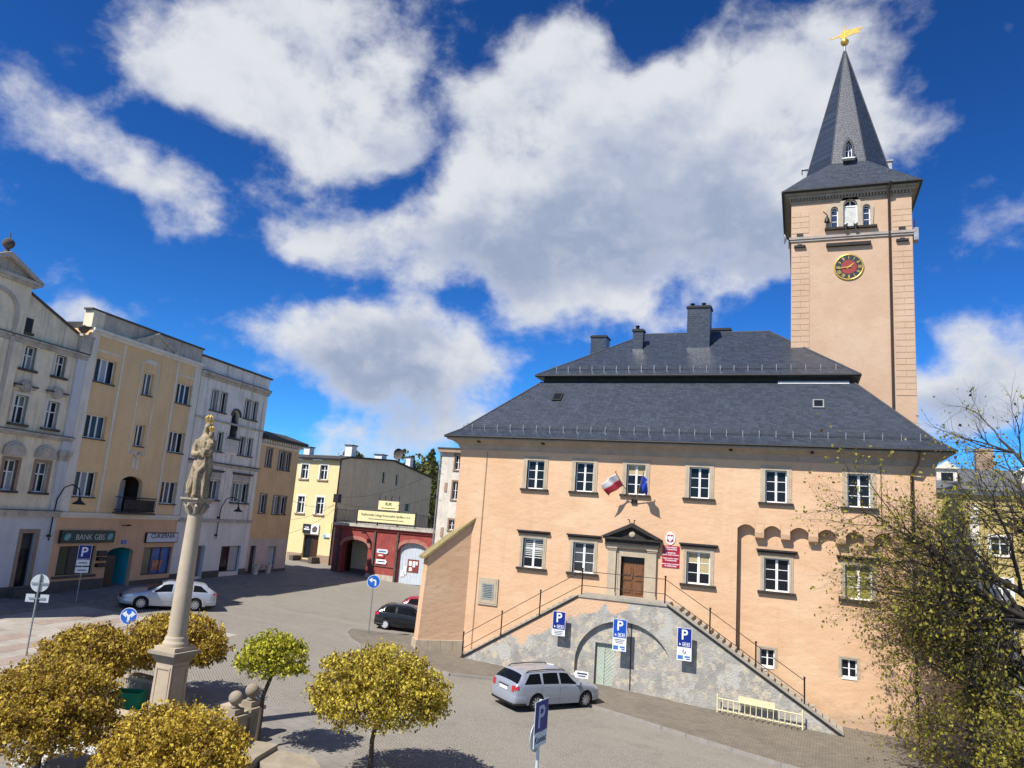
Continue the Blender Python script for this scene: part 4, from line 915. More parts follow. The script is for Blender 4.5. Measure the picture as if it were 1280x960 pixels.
# ---- house A: cream, stucco ornament, gable
def house_a():
    u0, u1 = -12.6, -.33; K = lambda u: u - u0
    W3 = [(-4.32, -3.62, 12.02, 13.25), (-2.33, -1.65, 12.02, 13.22)]; W2 = [(-4.32, -3.55, 9.1, 10.6), (-2.34, -1.55, 9.1, 10.6)]; W1 = [(-4.2, -3.42, 5.6, 7.18), (-2.32, -1.5, 5.6, 7.2)]
    mir = lambda w: [(-13.0 - b, -13.0 - a, c, d) for a, b, c, d in w]
    cen = [(-7.0, -6.0, 9.1, 10.9), (-7.0, -6.0, 5.6, 7.3)]
    G0 = [(-2.34, -1.5, .55, 3.4), (-5.1, -4.1, .75, 3.3), (-7.0, -6.0, .2, 3.3)]
    ups = W3 + W2 + W1 + [w for w in mir(W3 + W2 + W1) if w[0] > u0] + cen
    t = house('ornate_townhouse', 'cream stucco townhouse with stone gable, ball finial and shell ornaments over its windows', u0, u1, 11, -.3, 13.5, ups + G0 + [(-9.0, -8.0, .75, 3.3)], CREAM, mid=(4.35, BLUEW))
    for i, w in enumerate(ups):
        low = w[2] < 7; top = w[2] > 11
        p = window(t, K(w[0]), K(w[1]), w[2], w[3], 2, 2, v=.2, fw=.055, pane=[GL2[(i + q) % 4] for q in range(4)], surround=.16 if not top else .1, smat=BRSUR if low else PALE, sproud=.04, sill=(.2, .13, .15), sillmat=SOOT, split=(0, .62, 1), mull=.04, bar=.06)
        m = K((w[0] + w[1]) / 2); z = w[3] + .18
        if not top:
            n = 12; hw = .62 if not low else .66
            o = MB()
            if low:
                pts = [(m - hw, z + .06), (m + hw, z + .06)] + [(m + hw * cos(pi * k / n), z + .28 + .5 * sin(pi * k / n)) for k in range(n + 1)]; o.prism(pts, -.12, .0)
                for k in range(7): a = pi * (k + .5) / 7; o.lathe([(.02, -.2), (.09, -.19), (.12, -.12)], (m + .38 * cos(a), 0, z + .3 + .28 * sin(a)), 8, 'y')
            else:
                o.box(m - hw, m - .3, -.16, 0, z + .18, z + .3); o.box(m + .3, m + hw, -.16, 0, z + .18, z + .3)
                for r, p0, p1 in ((.34, -.2, 0), (.2, -.26, -.2), (.1, -.3, -.26)): o.prism([(m + r * cos(2 * pi * k / 16), z + .32 + r * sin(2 * pi * k / 16)) for k in range(16)], p0, p1)
            o.build('ornament', GREYC, p)
            [MB().box(min(q0, q1), max(q0, q1), -.24, 0, z + .3, z + .38).build('ornament_ledge', SOOT, p) for q0, q1 in ((m - hw - .06, m - .3), (m + .3, m + hw + .06)) if not low]
    for w in G0[1:] + [(-9.0, -8.0, .75, 3.3)]: window(t, K(w[0]), K(w[1]), w[2], w[3], 1, 1, v=.2, frame=DOORD, pane=GL2[3], surround=.18, smat=BRSUR)
    w = G0[0]; d = window(t, K(w[0]), K(w[1]), w[2], w[3], 1, 2, v=.22, frame=DOORD, pane=[GL2[2], GL2[3]], surround=.22, smat=BRSUR, split=(0, .72, 1), name='shop_door')
    MB().box(K(-2.6), K(-1.3), -.5, 0, -.2, .5).box(K(-2.4), K(-1.5), -.8, -.5, -.2, .2).build('door_step', PLINTH, t)
    MB().box(0, u1 - u0, -.08, -.002, -.3, .62).build('plinth', PLINTH, t)
    L = u1 - u0
    bands(t, GREYC, [(-.0, L, 4.3, 4.52, .2), (0, L, 4.52, 4.6, .3), (0, L, 8.5, 8.64, .14), (0, L, 8.64, 8.74, .24), (0, L, 13.3, 13.5, .15), (0, L, 13.5, 13.62, .26)])
    bands(t, SOOT, [(0, L, 8.742, 8.79, .245), (0, L, 13.622, 13.68, .265), (0, L, 4.602, 4.64, .3)], 'cornice_top')
    # right pilaster with urn
    pl = MB().box(K(-1.02), K(-.42), -.14, 0, 4.62, 13.29).build('pilaster', BLUEW, t)
    MB().box(K(-1.14), K(-.3), -.25, 0, 7.7, 7.95).box(K(-1.08), K(-.36), -.19, 0, 7.4, 7.7).build('capital', GREYC, pl)
    MB().box(K(-1.15), K(-.33), -.3, .5, 13.69, 14.6).box(K(-1.25), K(-.33), -.4, .6, 14.6, 14.72).build('attic_pier', GREYC, t)
    MB().lathe([(.16, 14.72), (.1, 14.85), (.2, 14.95), (.3, 15.1), (.34, 15.2), (.34, 15.26), (.12, 15.28), (.05, 15.36)], (K(-.8), .1, 0), 14).build('urn', SOOT, t)
    # sloped attic between gable and pier, on both sides
    a2 = MB().prism([(K(-11.9), 13.68), (K(-8.25), 13.68), (K(-8.25), 16.05), (K(-11.9), 14.62)], .02, .4).build('attic_wall', CREAM, t); MB().prism([(K(-8.25), 16.05), (K(-11.95), 14.62), (K(-11.95), 14.72), (K(-8.25), 16.16)], -.1, .5).build('attic_coping', SOOT, a2)
    att = MB().prism([(K(-4.75), 13.68), (K(-1.1), 13.68), (K(-1.1), 14.62), (K(-4.75), 16.05)], .02, .4).build('attic_wall', CREAM, t); MB().prism([(K(-4.75), 16.05), (K(-1.05), 14.62), (K(-1.05), 14.72), (K(-4.75), 16.16)], -.1, .5).build('attic_coping', SOOT, att)
    MB().box(K(-4.6), K(-4.15), -.012, .1, 13.95, 14.72).build('attic_opening', IRON, att); MB().box(K(-4.7), K(-4.05), -.1, .1, 13.83, 13.94).build('attic_sill', SOOT, att)
    MB().prism([(K(-8.4), 13.69), (K(-4.6), 13.69), (K(-1.2), 13.69), (K(-1.2), 14.3), (K(-6.5), 17.0), (K(-11.8), 14.3), (K(-11.8), 13.69)], .6, 10.9).build('roof', ROOFM, t)
    g = MB().box(K(-8.2), K(-4.75), -.18, .6, 4.62, 8.48).box(K(-8.2), K(-4.75), -.18, .6, 8.8, 13.28).box(K(-8.2), K(-4.75), -.18, .6, 13.69, 16.3)
    gb = g.build('gable', CREAM, t)
    for w in cen:
        pass
    MB().box(K(-8.4), K(-4.55), -.34, .7, 16.3, 16.45).box(K(-8.6), K(-4.35), -.46, .8, 16.45, 16.62).build('gable_cornice', GREYC, gb)
    MB().prism([(K(-8.45), 16.622), (K(-4.5), 16.622), (K(-6.5), 17.55)], -.2, .7).build('gable_tympanum', GREYC, gb)
    MB().prism([(K(-8.65), 16.63), (K(-8.2), 16.63), (K(-6.5), 17.42), (K(-4.8), 16.63), (K(-4.33), 16.63), (K(-6.5), 17.68)], -.5, -.202).build('gable_pediment', GREYC, gb)
    n = 14
    arc = lambda r: [(K(-6.5) + r * cos(pi * k / n), 14.6 + r * sin(pi * k / n)) for k in range(n + 1)]
    MB().prism(arc(1.25) + list(reversed(arc(1.05))), -.26, -.182).build('gable_arch', GREYC, gb)
    for s in (-1, 1): MB().box(K(-6.5 + s * 1.15) - .1, K(-6.5 + s * 1.15) + .1, -.26, -.182, 9.2, 14.6).build('gable_strip', GREYC, gb)
    MB().lathe([(.18, 17.6), (.12, 17.72), (.1, 17.85)] + [(.28 * sin(pi * k / 10) + .01, 18.12 - .28 * cos(pi * k / 10)) for k in range(1, 10)] + [(.03, 18.42), (.03, 18.7)], (K(-6.5), -.1, 0), 16).build('ball_finial', SOOT, gb)
house_a()

# ---- house B: ochre with the bank and the cake shop
def house_b():
    u0, u1 = -.33, 9.6; K = lambda u: u - u0
    wl = [(.42, 1.97, a, b) for a, b in ((12.3, 13.75), (8.93, 10.32), (5.5, 6.97))]; wr = [(7.5, 9.02, a, b) for a, b in ((12.22, 13.62), (8.83, 10.25), (5.35, 6.85))]; wm = [(4.36, 5.22, 12.2, 13.65), (4.4, 5.2, 8.88, 10.27)]
    loggia = (3.85, 5.78, 4.7, 6.95, .5); G = [(.2, 2.85, 1.02, 2.66), (3.78, 5.92, .1, 2.52, .35), (6.83, 9.49, .7, 2.48)]
    t = house('ochre_tenement', 'ochre tenement with pale pilaster strips, a loggia balcony and two ground floor shops', u0, u1, 11, -.4, 15.3, wl + wr + wm + [loggia] + G, OCHRE, mid=(4.4, OCHRE2))
    for i, w in enumerate(wl + wr + wm):
        window(t, K(w[0]), K(w[1]), w[2], w[3], 3 if w in wl + wr else 2, 1, v=.2, fw=.06, pane=[GL2[(i * 2 + q) % 4] for q in range(3)], sill=(.06, .07, .1), sillmat=SOOT, mull=.05)
    L = u1 - u0
    for a, b in ((0, .62), (L - .6, L)): MB().box(a, b, -.06, 0, 4.6, 15.0).build('corner_strip', PALE, t)
    for c in (2.4, 7.25): MB().box(K(c) - .07, K(c) + .07, -.045, 0, 4.6, 15.0).build('strip', PALE, t)
    for a, b in ((.62, K(2.33)), (K(7.32), L - .6)): MB().box(a, b, -.03, 0, 14.1, 14.2).build('strip', PALE, t)
    for s in (4.05, 5.5): MB().box(K(s) - .04, K(s) + .04, -.04, 0, 8.4, 14.3).build('strip', PALE, t)
    MB().box(K(4.05), K(5.5), -.041, 0, 14.25, 14.33).box(K(4.3), K(5.25), -.042, 0, 14.33, 14.5).build('strip', PALE, t)
    o = MB()
    for r, p in ((.42, -.05), (.3, -.07)): o.tube([(K(4.78) + r * .55 * cos(2 * pi * k / 16), -.02, 7.75 + r * sin(2 * pi * k / 16)) for k in range(17)], .05, 5, False)
    o.tube([(K(4.2), -.02, 8.35), (K(4.45), -.04, 8.5), (K(4.78), -.04, 8.2), (K(5.1), -.04, 8.5), (K(5.35), -.02, 8.35)], .07, 6).build('stucco_cartouche', PALE, t)
    bands(t, PALE, [(-.0, L, 15.0, 15.18, .12), (0, L, 15.18, 15.36, .24), (0, L, 4.28, 4.44, .1), (0, L, 4.44, 4.58, .2)])
    # attic parapet with flat gable
    pr = MB().box(-.1, L, .05, .5, 15.36, 16.4).build('parapet', GREYC, t); MB().box(-.25, L + .05, -.06, .6, 16.4, 16.5).build('parapet_coping', SOOT, pr); MB().box(-.12, .75, -.05, .6, 15.362, 16.39).build('parapet_pier', CREAM, pr)
    MB().prism([(K(2.8), 15.365), (K(6.95), 15.365), (K(4.85), 16.3)], -.12, .05).build('flat_gable', GREYC, pr)
    MB().prism([(K(2.7), 15.37), (K(3.1), 15.37), (K(4.85), 16.16), (K(6.6), 15.37), (K(7.05), 15.37), (K(4.85), 16.36)], -.22, -.121).build('flat_gable_rim', GREYC, pr)
    MB().box(0, L, .5, 10.9, 15.31, 15.7).build('roof', ROOFM, t)
    # loggia: back wall, slab, blackened railing
    lg = MB().box(K(3.6), K(6.0), .3, 1.6, 4.68, 7.2); lg = MB().poly([(K(3.8), 1.4, 4.68), (K(5.85), 1.4, 4.68), (K(5.85), 1.4, 7.0), (K(3.8), 1.4, 7.0)]).poly([(K(3.8), .3, 4.68), (K(3.8), 1.4, 4.68), (K(3.8), 1.4, 7.0), (K(3.8), .3, 7.0)]).poly([(K(5.85), .3, 4.68), (K(5.85), 1.4, 4.68), (K(5.85), 1.4, 7.0), (K(5.85), .3, 7.0)]).poly([(K(3.8), .3, 7.0), (K(5.85), .3, 7.0), (K(5.85), 1.4, 7.0), (K(3.8), 1.4, 7.0)]).poly([(K(3.8), 0, 4.69), (K(5.85), 0, 4.69), (K(5.85), 1.4, 4.69), (K(3.8), 1.4, 4.69)])
    lw = lg.build('loggia', DOORD, t); MB().box(K(4.9), K(5.7), 1.3, 1.395, 4.7, 6.7).build('loggia_door', WHITE, lw)
    bl = MB().box(K(3.62), K(6.45), -.75, .0, 4.585, 4.7).build('balcony_slab', SOOT, t)
    rl = MB(); x0, x1 = K(3.68), K(6.4)
    for z in (4.85, 5.62): rl.tube([(x0, -.02, z), (x0, -.7, z), (x1, -.7, z), (x1, -.02, z)], .03, 5)
    n = 24
    for k in range(n + 1): x = x0 + (x1 - x0) * k / n; rl.tube([(x, -.7, 4.7), (x, -.7, 5.62)], .014, 4)
    rl.build('balcony_railing', IRON, bl); MB().box(x0 + .05, x1 - .05, -.66, -.645, 4.75, 5.5).build('balcony_screen', SOOT, bl)
    # shop fronts
    w = G[0]; sw = window(t, K(w[0]), K(w[1]), w[2], w[3], 3, 1, v=.18, frame=DOORD, pane=[mat_glass('shop_glass_green', (.05, .06, .04), .05, .4), GL2[3], GL2[2]], name='shop_window')
    MB().box(K(w[0]) - .2, K(w[1]) + .2, -.1, 0, .86, 1.0).build('shop_sill', PLINTH, t)
    w = G[1]
    teal = mat('teal_passage', (.04, .46, .50), .7, .12, 1.0, .1)
    pg = MB(); a, b = K(w[0]), K(w[1])
    pg.poly([(b, .3, -.1), (b, 3.5, -.1), (b, 3.5, 2.7), (b, .3, 2.7)]).poly([(a, 3.5, -.1), (b, 3.5, -.1), (b, 3.5, 2.7), (a, 3.5, 2.7)]).poly([(a, .3, 2.6), (b, .3, 2.6), (b, 3.5, 2.6), (a, 3.5, 2.6)]).poly([(a, .3, -.1), (a, 3.5, -.1), (a, 3.5, 2.7), (a, .3, 2.7)])
    pas = pg.build('passage', teal, t); MB().box(a + .02, a + .85, .12, .2, .1, 2.05).build('passage_gate', DOORD, pas); MB().box(a, b, .02, 3.4, -.2, .1).build('passage_floor', PLINTH, pas)
    w = G[2]; blue = mat('poster_blue', (.02, .10, .34), .35, .5, 1.6, 0); 
    window(t, K(w[0]), K(w[1]), w[2], w[3], 3, 1, v=.15, frame=DOORD, pane=[mat_glass('shop_glass_tan', (.12, .11, .08), .08, .2), blue, blue], name='shop_window', split=(0, 1))
    po = MB(); rndp = random.Random(4)
    for k in range(6):
        x = K(7.95) + k * .13; po.prism([(x, .95), (x + .1, .95), (x + .2 + k * .02, 1.55 + rndp.random() * .2), (x + .02 + k * .02, 1.6)], .155, .17)
    po.build('poster_print', mat('poster_orange', (.55, .2, .1), .5, .5, 6, 0), t)
    [block('plinth', PLINTH, t, a, b, -.07, -.002, -.4, z) for a, b, z in ((0, K(3.7), .72), (K(5.98), L, .42))]
    # signs
    dg = mat('sign_dark_green', (.012, .035, .032), .4, .15, 2, 0); pale = mat('sign_pale_lettering', (.55, .58, .52), .5, .1, 4, 0); tl = mat('sign_teal_emblem', (.1, .36, .36), .45, .15, 4, 0)
    sg = MB().box(K(-.02), K(3.92), -.22, -.03, 2.84, 3.56).build('sign_board', dg, t)
    text_mesh('lettering', 'BANK GBS', .46, pale, sg, (K(2.05), -.225, 3.17), (1, 0, 0), sx=1.0)
    for q in (.38, 3.52):
        x = K(q); MB().prism([(x - .2, 3.02), (x + .08, 3.0), (x + .22, 3.16), (x + .22, 3.38), (x - .06, 3.4), (x - .2, 3.24)], -.235, -.221).build('emblem', tl, sg); MB().prism([(x - .14, 3.08), (x - .1, 3.08), (x + .16, 3.32), (x + .12, 3.33)], -.242, -.236).build('emblem_stroke', pale, sg)
    wb = mat('sign_white', (.6, .63, .66), .5, .06, 3, 0); blk = mat('sign_black', (.02, .02, .025), .5, .1, 3, 0)
    s2 = MB().box(K(6.7), K(9.7), -.14, -.02, 2.78, 3.44).build('sign_board', blk, t); MB().box(K(6.75), K(9.65), -.15, -.141, 2.83, 3.39).build('sign_panel', wb, s2)
    text_mesh('lettering', 'CUKIERNIA', .44,  blk, s2, (K(8.2), -.155, 3.22), (1, 0, 0), font_shear=.2, bold=.006)
    s3 = MB().box(K(4.75), K(5.15), -.04, 0, 2.72, 2.98).build('house_number', mat('sign_blue_enamel', (.02, .12, .5), .3, .1, 4, 0), t)
    MB().box(K(2.95), K(3.6), -.25, 0, 1.78, 1.98).box(K(2.95), K(3.6), -.22, 0, 1.4, 1.62).box(K(2.95), K(3.62), -.14, 0, 2.05, 2.35).build('night_safe', blk, t)
    MB().tube([(K(4.6), 0, 3.85), (K(4.75), -.3, 3.9)], .03, 6).box(K(4.7), K(4.9), -.4, -.25, 3.85, 3.95).build('door_lamp', IRON, t)
house_b()

# ---- house C: old grey limewash with a statue niche
def house_c():
    u0, u1 = 9.6, 18.25; K = lambda u: u - u0
    top = [(11.15, 11.95, 12.3, 13.85), (12.2, 13.0, 12.3, 13.85), (15.25, 16.05, 12.3, 13.85), (16.25, 17.05, 12.3, 13.85)]
    mid = [(11.2, 11.95, 9.4, 10.87), (12.45, 13.2, 9.4, 10.87), (15.2, 16.0, 9.4, 10.87), (16.2, 17.0, 9.4, 10.87)]
    low = [(11.57, 13.5, 5.85, 7.25), (15.2, 17.2, 5.75, 7.25)]; niche = (13.88, 14.8, 10.6, 12.72, .46); G = [(11.85, 13.0, .3, 2.5), (14.9, 17.37, .5, 2.42)]
    t = house('grey_tenement', 'weathered grey tenement with parapet and a round-headed statue niche', u0, u1, 11, -.4, 14.9, top + mid + low + [niche] + G, CGREY, mid=(4.3, CGREY2)); L = u1 - u0
    for i, w in enumerate(top + mid): window(t, K(w[0]), K(w[1]), w[2], w[3], 2, 1, v=.15, pane=[GL2[(i + q) % 4] for q in range(2)], surround=.09, smat=PALE, sill=(.1, .08, .14), sillmat=SOOT, mull=.03, fw=.05)
    for i, w in enumerate(low):
        p = window(t, K(w[0]), K(w[1]), w[2], w[3], 4, 1, v=.15, pane=[GL2[(i * 3 + q) % 4] for q in range(4)], surround=.14, smat=GREYC, sill=(.16, .12, .2), sillmat=SOOT, mull=.035, fw=.055, lintel=(.2, .62, .16, .14), lintmat=SOOT)
        MB().box(K(w[0]) - .1, K(w[1]) + .1, -.07, 0, w[3] + .2, w[3] + .6).build('lintel_frieze', GREYC, p)
    bands(t, GREYC, [(0, L, 4.2, 4.42, .16), (0, L, 11.55, 11.68, .12), (0, L, 8.3, 8.5, .1), (0, L, 14.55, 14.75, .14), (0, L, 14.75, 14.95, .3)])
    bands(t, SOOT, [(0, L, 8.5, 8.58, .16), (0, L, 14.952, 15.0, .32)], 'cornice_top')
    for a in (0.1, K(14.1), L - .55): MB().box(a, a + .4, -.06, 0, 4.45, 8.28).build('pilaster', PALE, t)
    for a in (.1, L - .55): MB().box(a, a + .4, -.08, 0, 8.6, 14.5).build('pilaster', PALE, t)
    pr = MB().box(0, L, .0, .4, 15.0, 15.95).build('parapet', CGREY, t); MB().box(-.05, L + .2, -.12, .5, 15.95, 16.08).build('parapet_coping', SOOT, pr)
    MB().box(0, L, .4, 10.9, 14.91, 15.4).build('roof', ROOFM, t)
    n0, n1, z0, z1, r = niche; m = K((n0 + n1) / 2)
    nb = MB().poly([(K(n0), .3, z0), (K(n1), .3, z0), (K(n1), .3, z1), (K(n0), .3, z1)]).build('niche_back', SOOT, t)
    n = 12; MB().prism([(m + .62 * cos(pi * k / n), z1 - .46 + .62 * sin(pi * k / n)) for k in range(n + 1)] + [(m - .48 * cos(pi * k / n), z1 - .46 + .48 * sin(pi * k / n)) for k in range(n + 1)], -.1, 0).build('niche_arch', SOOT, t)
    MB().box(K(n0) - .2, K(n1) + .2, -.3, 0, z0 - .14, z0).build('niche_sill', SOOT, t)
    bp = MB().box(K(13.56), K(14.95), -.12, 0, 9.3, 10.45).build('balcony_panel', CGREY2, t)
    for k in range(6): MB().lathe([(.05, 9.45), (.09, 9.6), (.05, 9.85), (.08, 10.1), (.05, 10.35)], (K(13.68) + k * .23, -.14, 0), 8).build('baluster', PALE, bp)
    st = MB().lathe([(.26, 10.6), (.27, 10.9), (.22, 11.3), (.25, 11.7), (.2, 11.9), (.08, 12.0), (.11, 12.1), (.12, 12.2), (.05, 12.32)], (m, .14, 0), 12); st.tube([(m - .2, .08, 11.75), (m - .25, -.02, 11.45), (m - .02, -.08, 11.4)], [.08, .07, .05], 6); st.tube([(m + .2, .08, 11.75), (m + .27, -.02, 11.4), (m + .2, -.1, 11.2)], [.08, .07, .05], 6)
    st.build('niche_statue', DARKSTONE, t)
    w = G[0]; MB().box(K(w[0]), K(w[1]), .9, 1.0, -.1, 2.6).build('recessed_door', DOORD, t); b = MB(); a, c = K(w[0]), K(w[1]); b.poly([(a, .3, -.1), (a, .9, -.1), (a, .9, 2.6), (a, .3, 2.6)]).poly([(c, .3, -.1), (c, .9, -.1), (c, .9, 2.6), (c, .3, 2.6)]).poly([(a, .3, 2.5), (c, .3, 2.5), (c, .9, 2.5), (a, .9, 2.5)]); b.build('door_recess', PINKG, t)
    w = G[1]; window(t, K(w[0]), K(w[1]), w[2], w[3], 2, 1, v=.2, frame=IRON, pane=[GL2[2], mat_glass('shop_glass_pale', (.32, .33, .34), .1, .2)], name='shop_window')
    [block('plinth', PLINTH, t, a, b, -.07, -.002, -.4, .65) for a, b in ((0, K(11.84)), (K(13.01), K(14.88)), (K(17.4), L))]
house_c()

# ---- house D: ochre corner house
def house_d():
    u0, u1 = 18.25, 24.1; K = lambda u: u - u0
    up = [(19.1, 19.9, 8.85, 10.35), (21.0, 21.85, 8.75, 10.3), (22.0, 22.8, 8.75, 10.3), (19.05, 19.95, 5.05, 6.55), (21.0, 21.9, 5.0, 6.5), (22.1, 23.0, 5.0, 6.5)]; G = [(18.65, 19.45, .1, 2.4), (21.1, 22.45, .35, 2.28)]
    t = house('corner_tenement', 'dull ochre corner tenement with dark overhanging eaves and dentils', u0, u1, 3.2, -.4, 11.0, up + G, DOCH, mid=(2.95, PINKG)); L = u1 - u0
    for i, w in enumerate(up): window(t, K(w[0]), K(w[1]), w[2], w[3], 2, 1, v=.16, pane=[GL2[(i + q) % 4] for q in range(2)], surround=.1, smat=BRSUR, sill=(.08, .08, .1), sillmat=SOOT, mull=.03, fw=.05)
    ev = MB().box(-.1, L + .45, -.6, 3.5, 11.05, 11.3).build('eaves', ROOFM, t); MB().hexa([(-.1, -.6, 11.3), (L + .45, -.6, 11.3), (L + .45, 3.5, 11.3), (-.1, 3.5, 11.3)], [(.5, 1.2, 11.9), (L - .5, 1.2, 11.9), (L - .5, 2, 11.9), (.5, 2, 11.9)]).build('roof', ROOFM, t)
    for k in range(17): block('dentil', PALE, ev, .1 + k * .36, .26 + k * .36, -.3, 0, 10.78, 11.04)
    bands(t, PALE, [(0, L + .02, 10.55, 10.7, .08)])
    w = G[0]; MB().box(K(w[0]), K(w[1]), .2, .28, .1, 2.4).build('door', DOORD, t)
    w = G[1]; window(t, K(w[0]), K(w[1]), w[2], w[3], 1, 1, v=.16, frame=IRON, pane=mat_glass('shop_glass_pale'), name='shop_window')
    [block('plinth', PLINTH, t, a, b, -.06, -.002, -.4, .42) for a, b in ((0, K(18.62)), (K(19.48), L + .05))]
house_d()
def wall_lamp(u, label, zt=0):
    """gooseneck lamp on a wall bracket"""
    t = thing('wall_lamp', label, 'street lamp', (*row_xy(u), RO.z), RA, 'gooseneck lamps on the tenement fronts')
    b = MB().tube([(0, -.12, 3.0), (0, -.13, 4.2), (.0, -.2, 5.3), (.05, -.5, 5.95), (.1, -.95, 6.15), (.15, -1.4, 5.95), (.17, -1.55, 5.5)], .035, 8)
    b.build('arm', IRON, t); MB().lathe([(.03, 5.5), (.07, 5.42), (.1, 5.3), (.34, 5.12), (.33, 5.08), (.05, 5.2)], (.17, -1.55, 0), 16).build('lamp_shade', IRON, t)
    for z in (3.2, 4.5): MB().box(-.08, .08, -.16, 0, z, z + .12).build('bracket', IRON, t)
wall_lamp(-.75, 'gooseneck lamp on the bracket between the cream townhouse and the bank')
wall_lamp(13.9, 'gooseneck lamp on the weathered grey tenement')
for u, o, lab in ((18.9, .55, 'pale tapered planter beside the door of the ochre corner tenement'), (20.7, .55, 'pale tapered planter below the window of the ochre corner tenement')):
    x, y = row_xy(u, o); p = thing('planter', lab, 'planter', (x, y, gz(x) + .1), RA)
    MB().lathe([(.17, 0), (.25, .62), (.29, .64), (.29, .72), (.24, .72), (.23, .66)], n=12).build('pot', PALE, p); MB().lathe([(.22, .64), (.12, .74), (.02, .78)], n=9).build('soil', SOOT, p)

# ================================================================== END OF THE SQUARE
EO = gnd(410, 713.5); EO = CAM + (EO - CAM) * 1.07; EA = radians(-2.655)
EU = Vector((cos(EA), sin(EA), 0)); EN = Vector((sin(EA), -cos(EA), 0))
YEL = mat('pale_yellow_render', (.70, .575, .30), .9, .06, .7, .2, streak=.12)
BRN = mat('brown_gable_render', (.64, .50, .32), .92, .14, .5, .3, 12, streak=.35)
def end_house():
    t = thing('yellow_house', 'pale yellow corner house with white framed windows, a cafe door and a brown side wall', 'house', EO + Vector((0, 0, .32)), EA); t.scale = (1.07, 1.07, 1.05)
    up = [(-4.55, -3.72, 8.2, 9.62), (-2.28, -1.42, 8.2, 9.62), (-4.52, -3.7, 4.85, 6.48), (-2.28, -1.4, 4.85, 6.5), (-6.9, -6.05, 8.2, 9.62), (-6.9, -6.05, 4.85, 6.48)]; dr = (-3.26, -1.5, .62, 2.85)
    b = MB(); wall_holes(b, -8.2, 0, -.6, 10.1, up + [dr], .28); b.poly([(-8.2, 0, -.6), (-8.2, 0, 10.1), (-8.2, 14, 10.1), (-8.2, 14, -.6)]); b.build('wall', YEL, t)
    side_h = [(7.26, 7.8, 8.45, 9.75), (9.8, 10.3, 8.4, 9.7), (12.2, 13.1, 5.7, 6.65), (4.2, 4.8, 1.2, 2.6)]
    s = MB(); n = len(s.v); wall_holes(s, 0, 17.4, -.6, 9.85, side_h, .2); s.v = [(-y, x, z) for x, y, z in s.v]; s.v = [(0 + v[0], v[1], v[2]) for v in s.v]
    s.poly([(0, 0, 9.85), (0, 0.0, 10.35), (0, 1.2, 10.55), (0, 9.0, 11.0), (0, 17.4, 9.85)]); s.poly([(0, 17.4, -.6), (0, 17.4, 9.85), (-8.2, 17.4, 9.85), (-8.2, 17.4, -.6)])
    s.build('side_wall', BRN, t)
    for h in side_h[:3]:
        y0, y1, z0, z1 = h; f = MB().box(-.16, -.1, y0, y1, z0, z0 + .06).box(-.16, -.1, y0, y1, z1 - .06, z1).box(-.161, -.099, y0, y0 + .06, z0, z1).box(-.161, -.099, y1 - .06, y1, z0, z1).build('window', WHITE, t); block('pane', GLASS, f, -.14, -.12, y0 + .06, y1 - .06, z0 + .06, z1 - .06)
    for i, w in enumerate(up): window(t, *w, 2, 2, v=.14, fw=.06, pane=GL2[2], surround=.16, smat=mat('white_surround', (.78, .74, .66), .85, .06, 2, .1), sproud=.03, sill=(.22, .12, .12), sillmat=BRSUR, split=(0, .66, 1), mull=.04, bar=.06)
    r = MB(); r.poly([(.25, -.35, 10.1), (.25, -.35, 10.28), (-8.5, -.35, 10.28), (-8.5, -.35, 10.1)])
    r.hexa([(-8.5, -.35, 10.12), (.2, -.35, 10.12), (.2, 1.3, 10.5), (-8.5, 1.3, 10.5)], [(-8.5, -.35, 10.3), (.2, -.35, 10.3), (.2, 1.3, 10.7), (-8.5, 1.3, 10.7)])
    r.hexa([(-8.5, 1.3, 10.5), (.2, 1.3, 10.5), (.2, 9.0, 10.98), (-8.5, 9.0, 10.98)], [(-8.5, 1.3, 10.7), (.2, 1.3, 10.7), (.2, 9.0, 11.15), (-8.5, 9.0, 11.15)])
    r.hexa([(-8.5, 9, 10.98), (.2, 9, 10.98), (.2, 17.7, 9.75), (-8.5, 17.7, 9.75)], [(-8.5, 9, 11.15), (.2, 9, 11.15), (.2, 17.7, 9.9), (-8.5, 17.7, 9.9)])
    rf = r.build('roof', ROOFM, t)
    for (x, y, w, h) in ((-.9, 2.6, .8, 1.1), (-1.0, 8.0, .9, .75), (-.9, 13.6, .6, 1.1), (-5.5, 1.9, .7, .7)):
        MB().box(x - w / 2, x + w / 2, y - w / 2, y + w / 2, 10.2, 10.75 + h).build('chimney', mat('white_chimney', (.72, .72, .7), .9, .1, 2), rf); MB().box(x - w / 2 - .1, x + w / 2 + .1, y - w / 2 - .1, y + w / 2 + .1, 10.75 + h, 10.85 + h).build('chimney_cap', SOOT, rf)
    MB().lathe([(.02, .0), (.25, -.05), (.5, -.16), (.62, -.28)], (-.8, 11.3, 12.0), 18, 'y', caps=False).tube([(-.8, 11.4, 10.6), (-.8, 11.3, 12.0)], .04, 6).build('satellite_dish', SOOT, rf)
    w = dr; dd = window(t, *w, 2, 1, v=.2, frame=DOORD, pane=[GL2[2], mat_glass('door_glass_brown', (.06, .03, .02), .1)], name='cafe_door')
    MB().box(-3.4, -2.45, -.16, -.02, 2.98, 3.85).build('sign_board', mat('sign_black', (.02, .02, .025)), t); MB().box(-2.42, -1.52, -.16, -.02, 2.95, 3.85).build('sign_board', WHITE, t)
    MB().box(-3.25, -2.6, -.166, -.161, 3.3, 3.42).box(-3.15, -2.7, -.166, -.161, 3.5, 3.6).build('sign_print', WHITE, t)
    MB().prism([(-2.2, 3.1), (-1.75, 3.15), (-1.65, 3.55), (-1.95, 3.75), (-2.3, 3.5)], -.168, -.161).build('sign_print', SOOT, t)
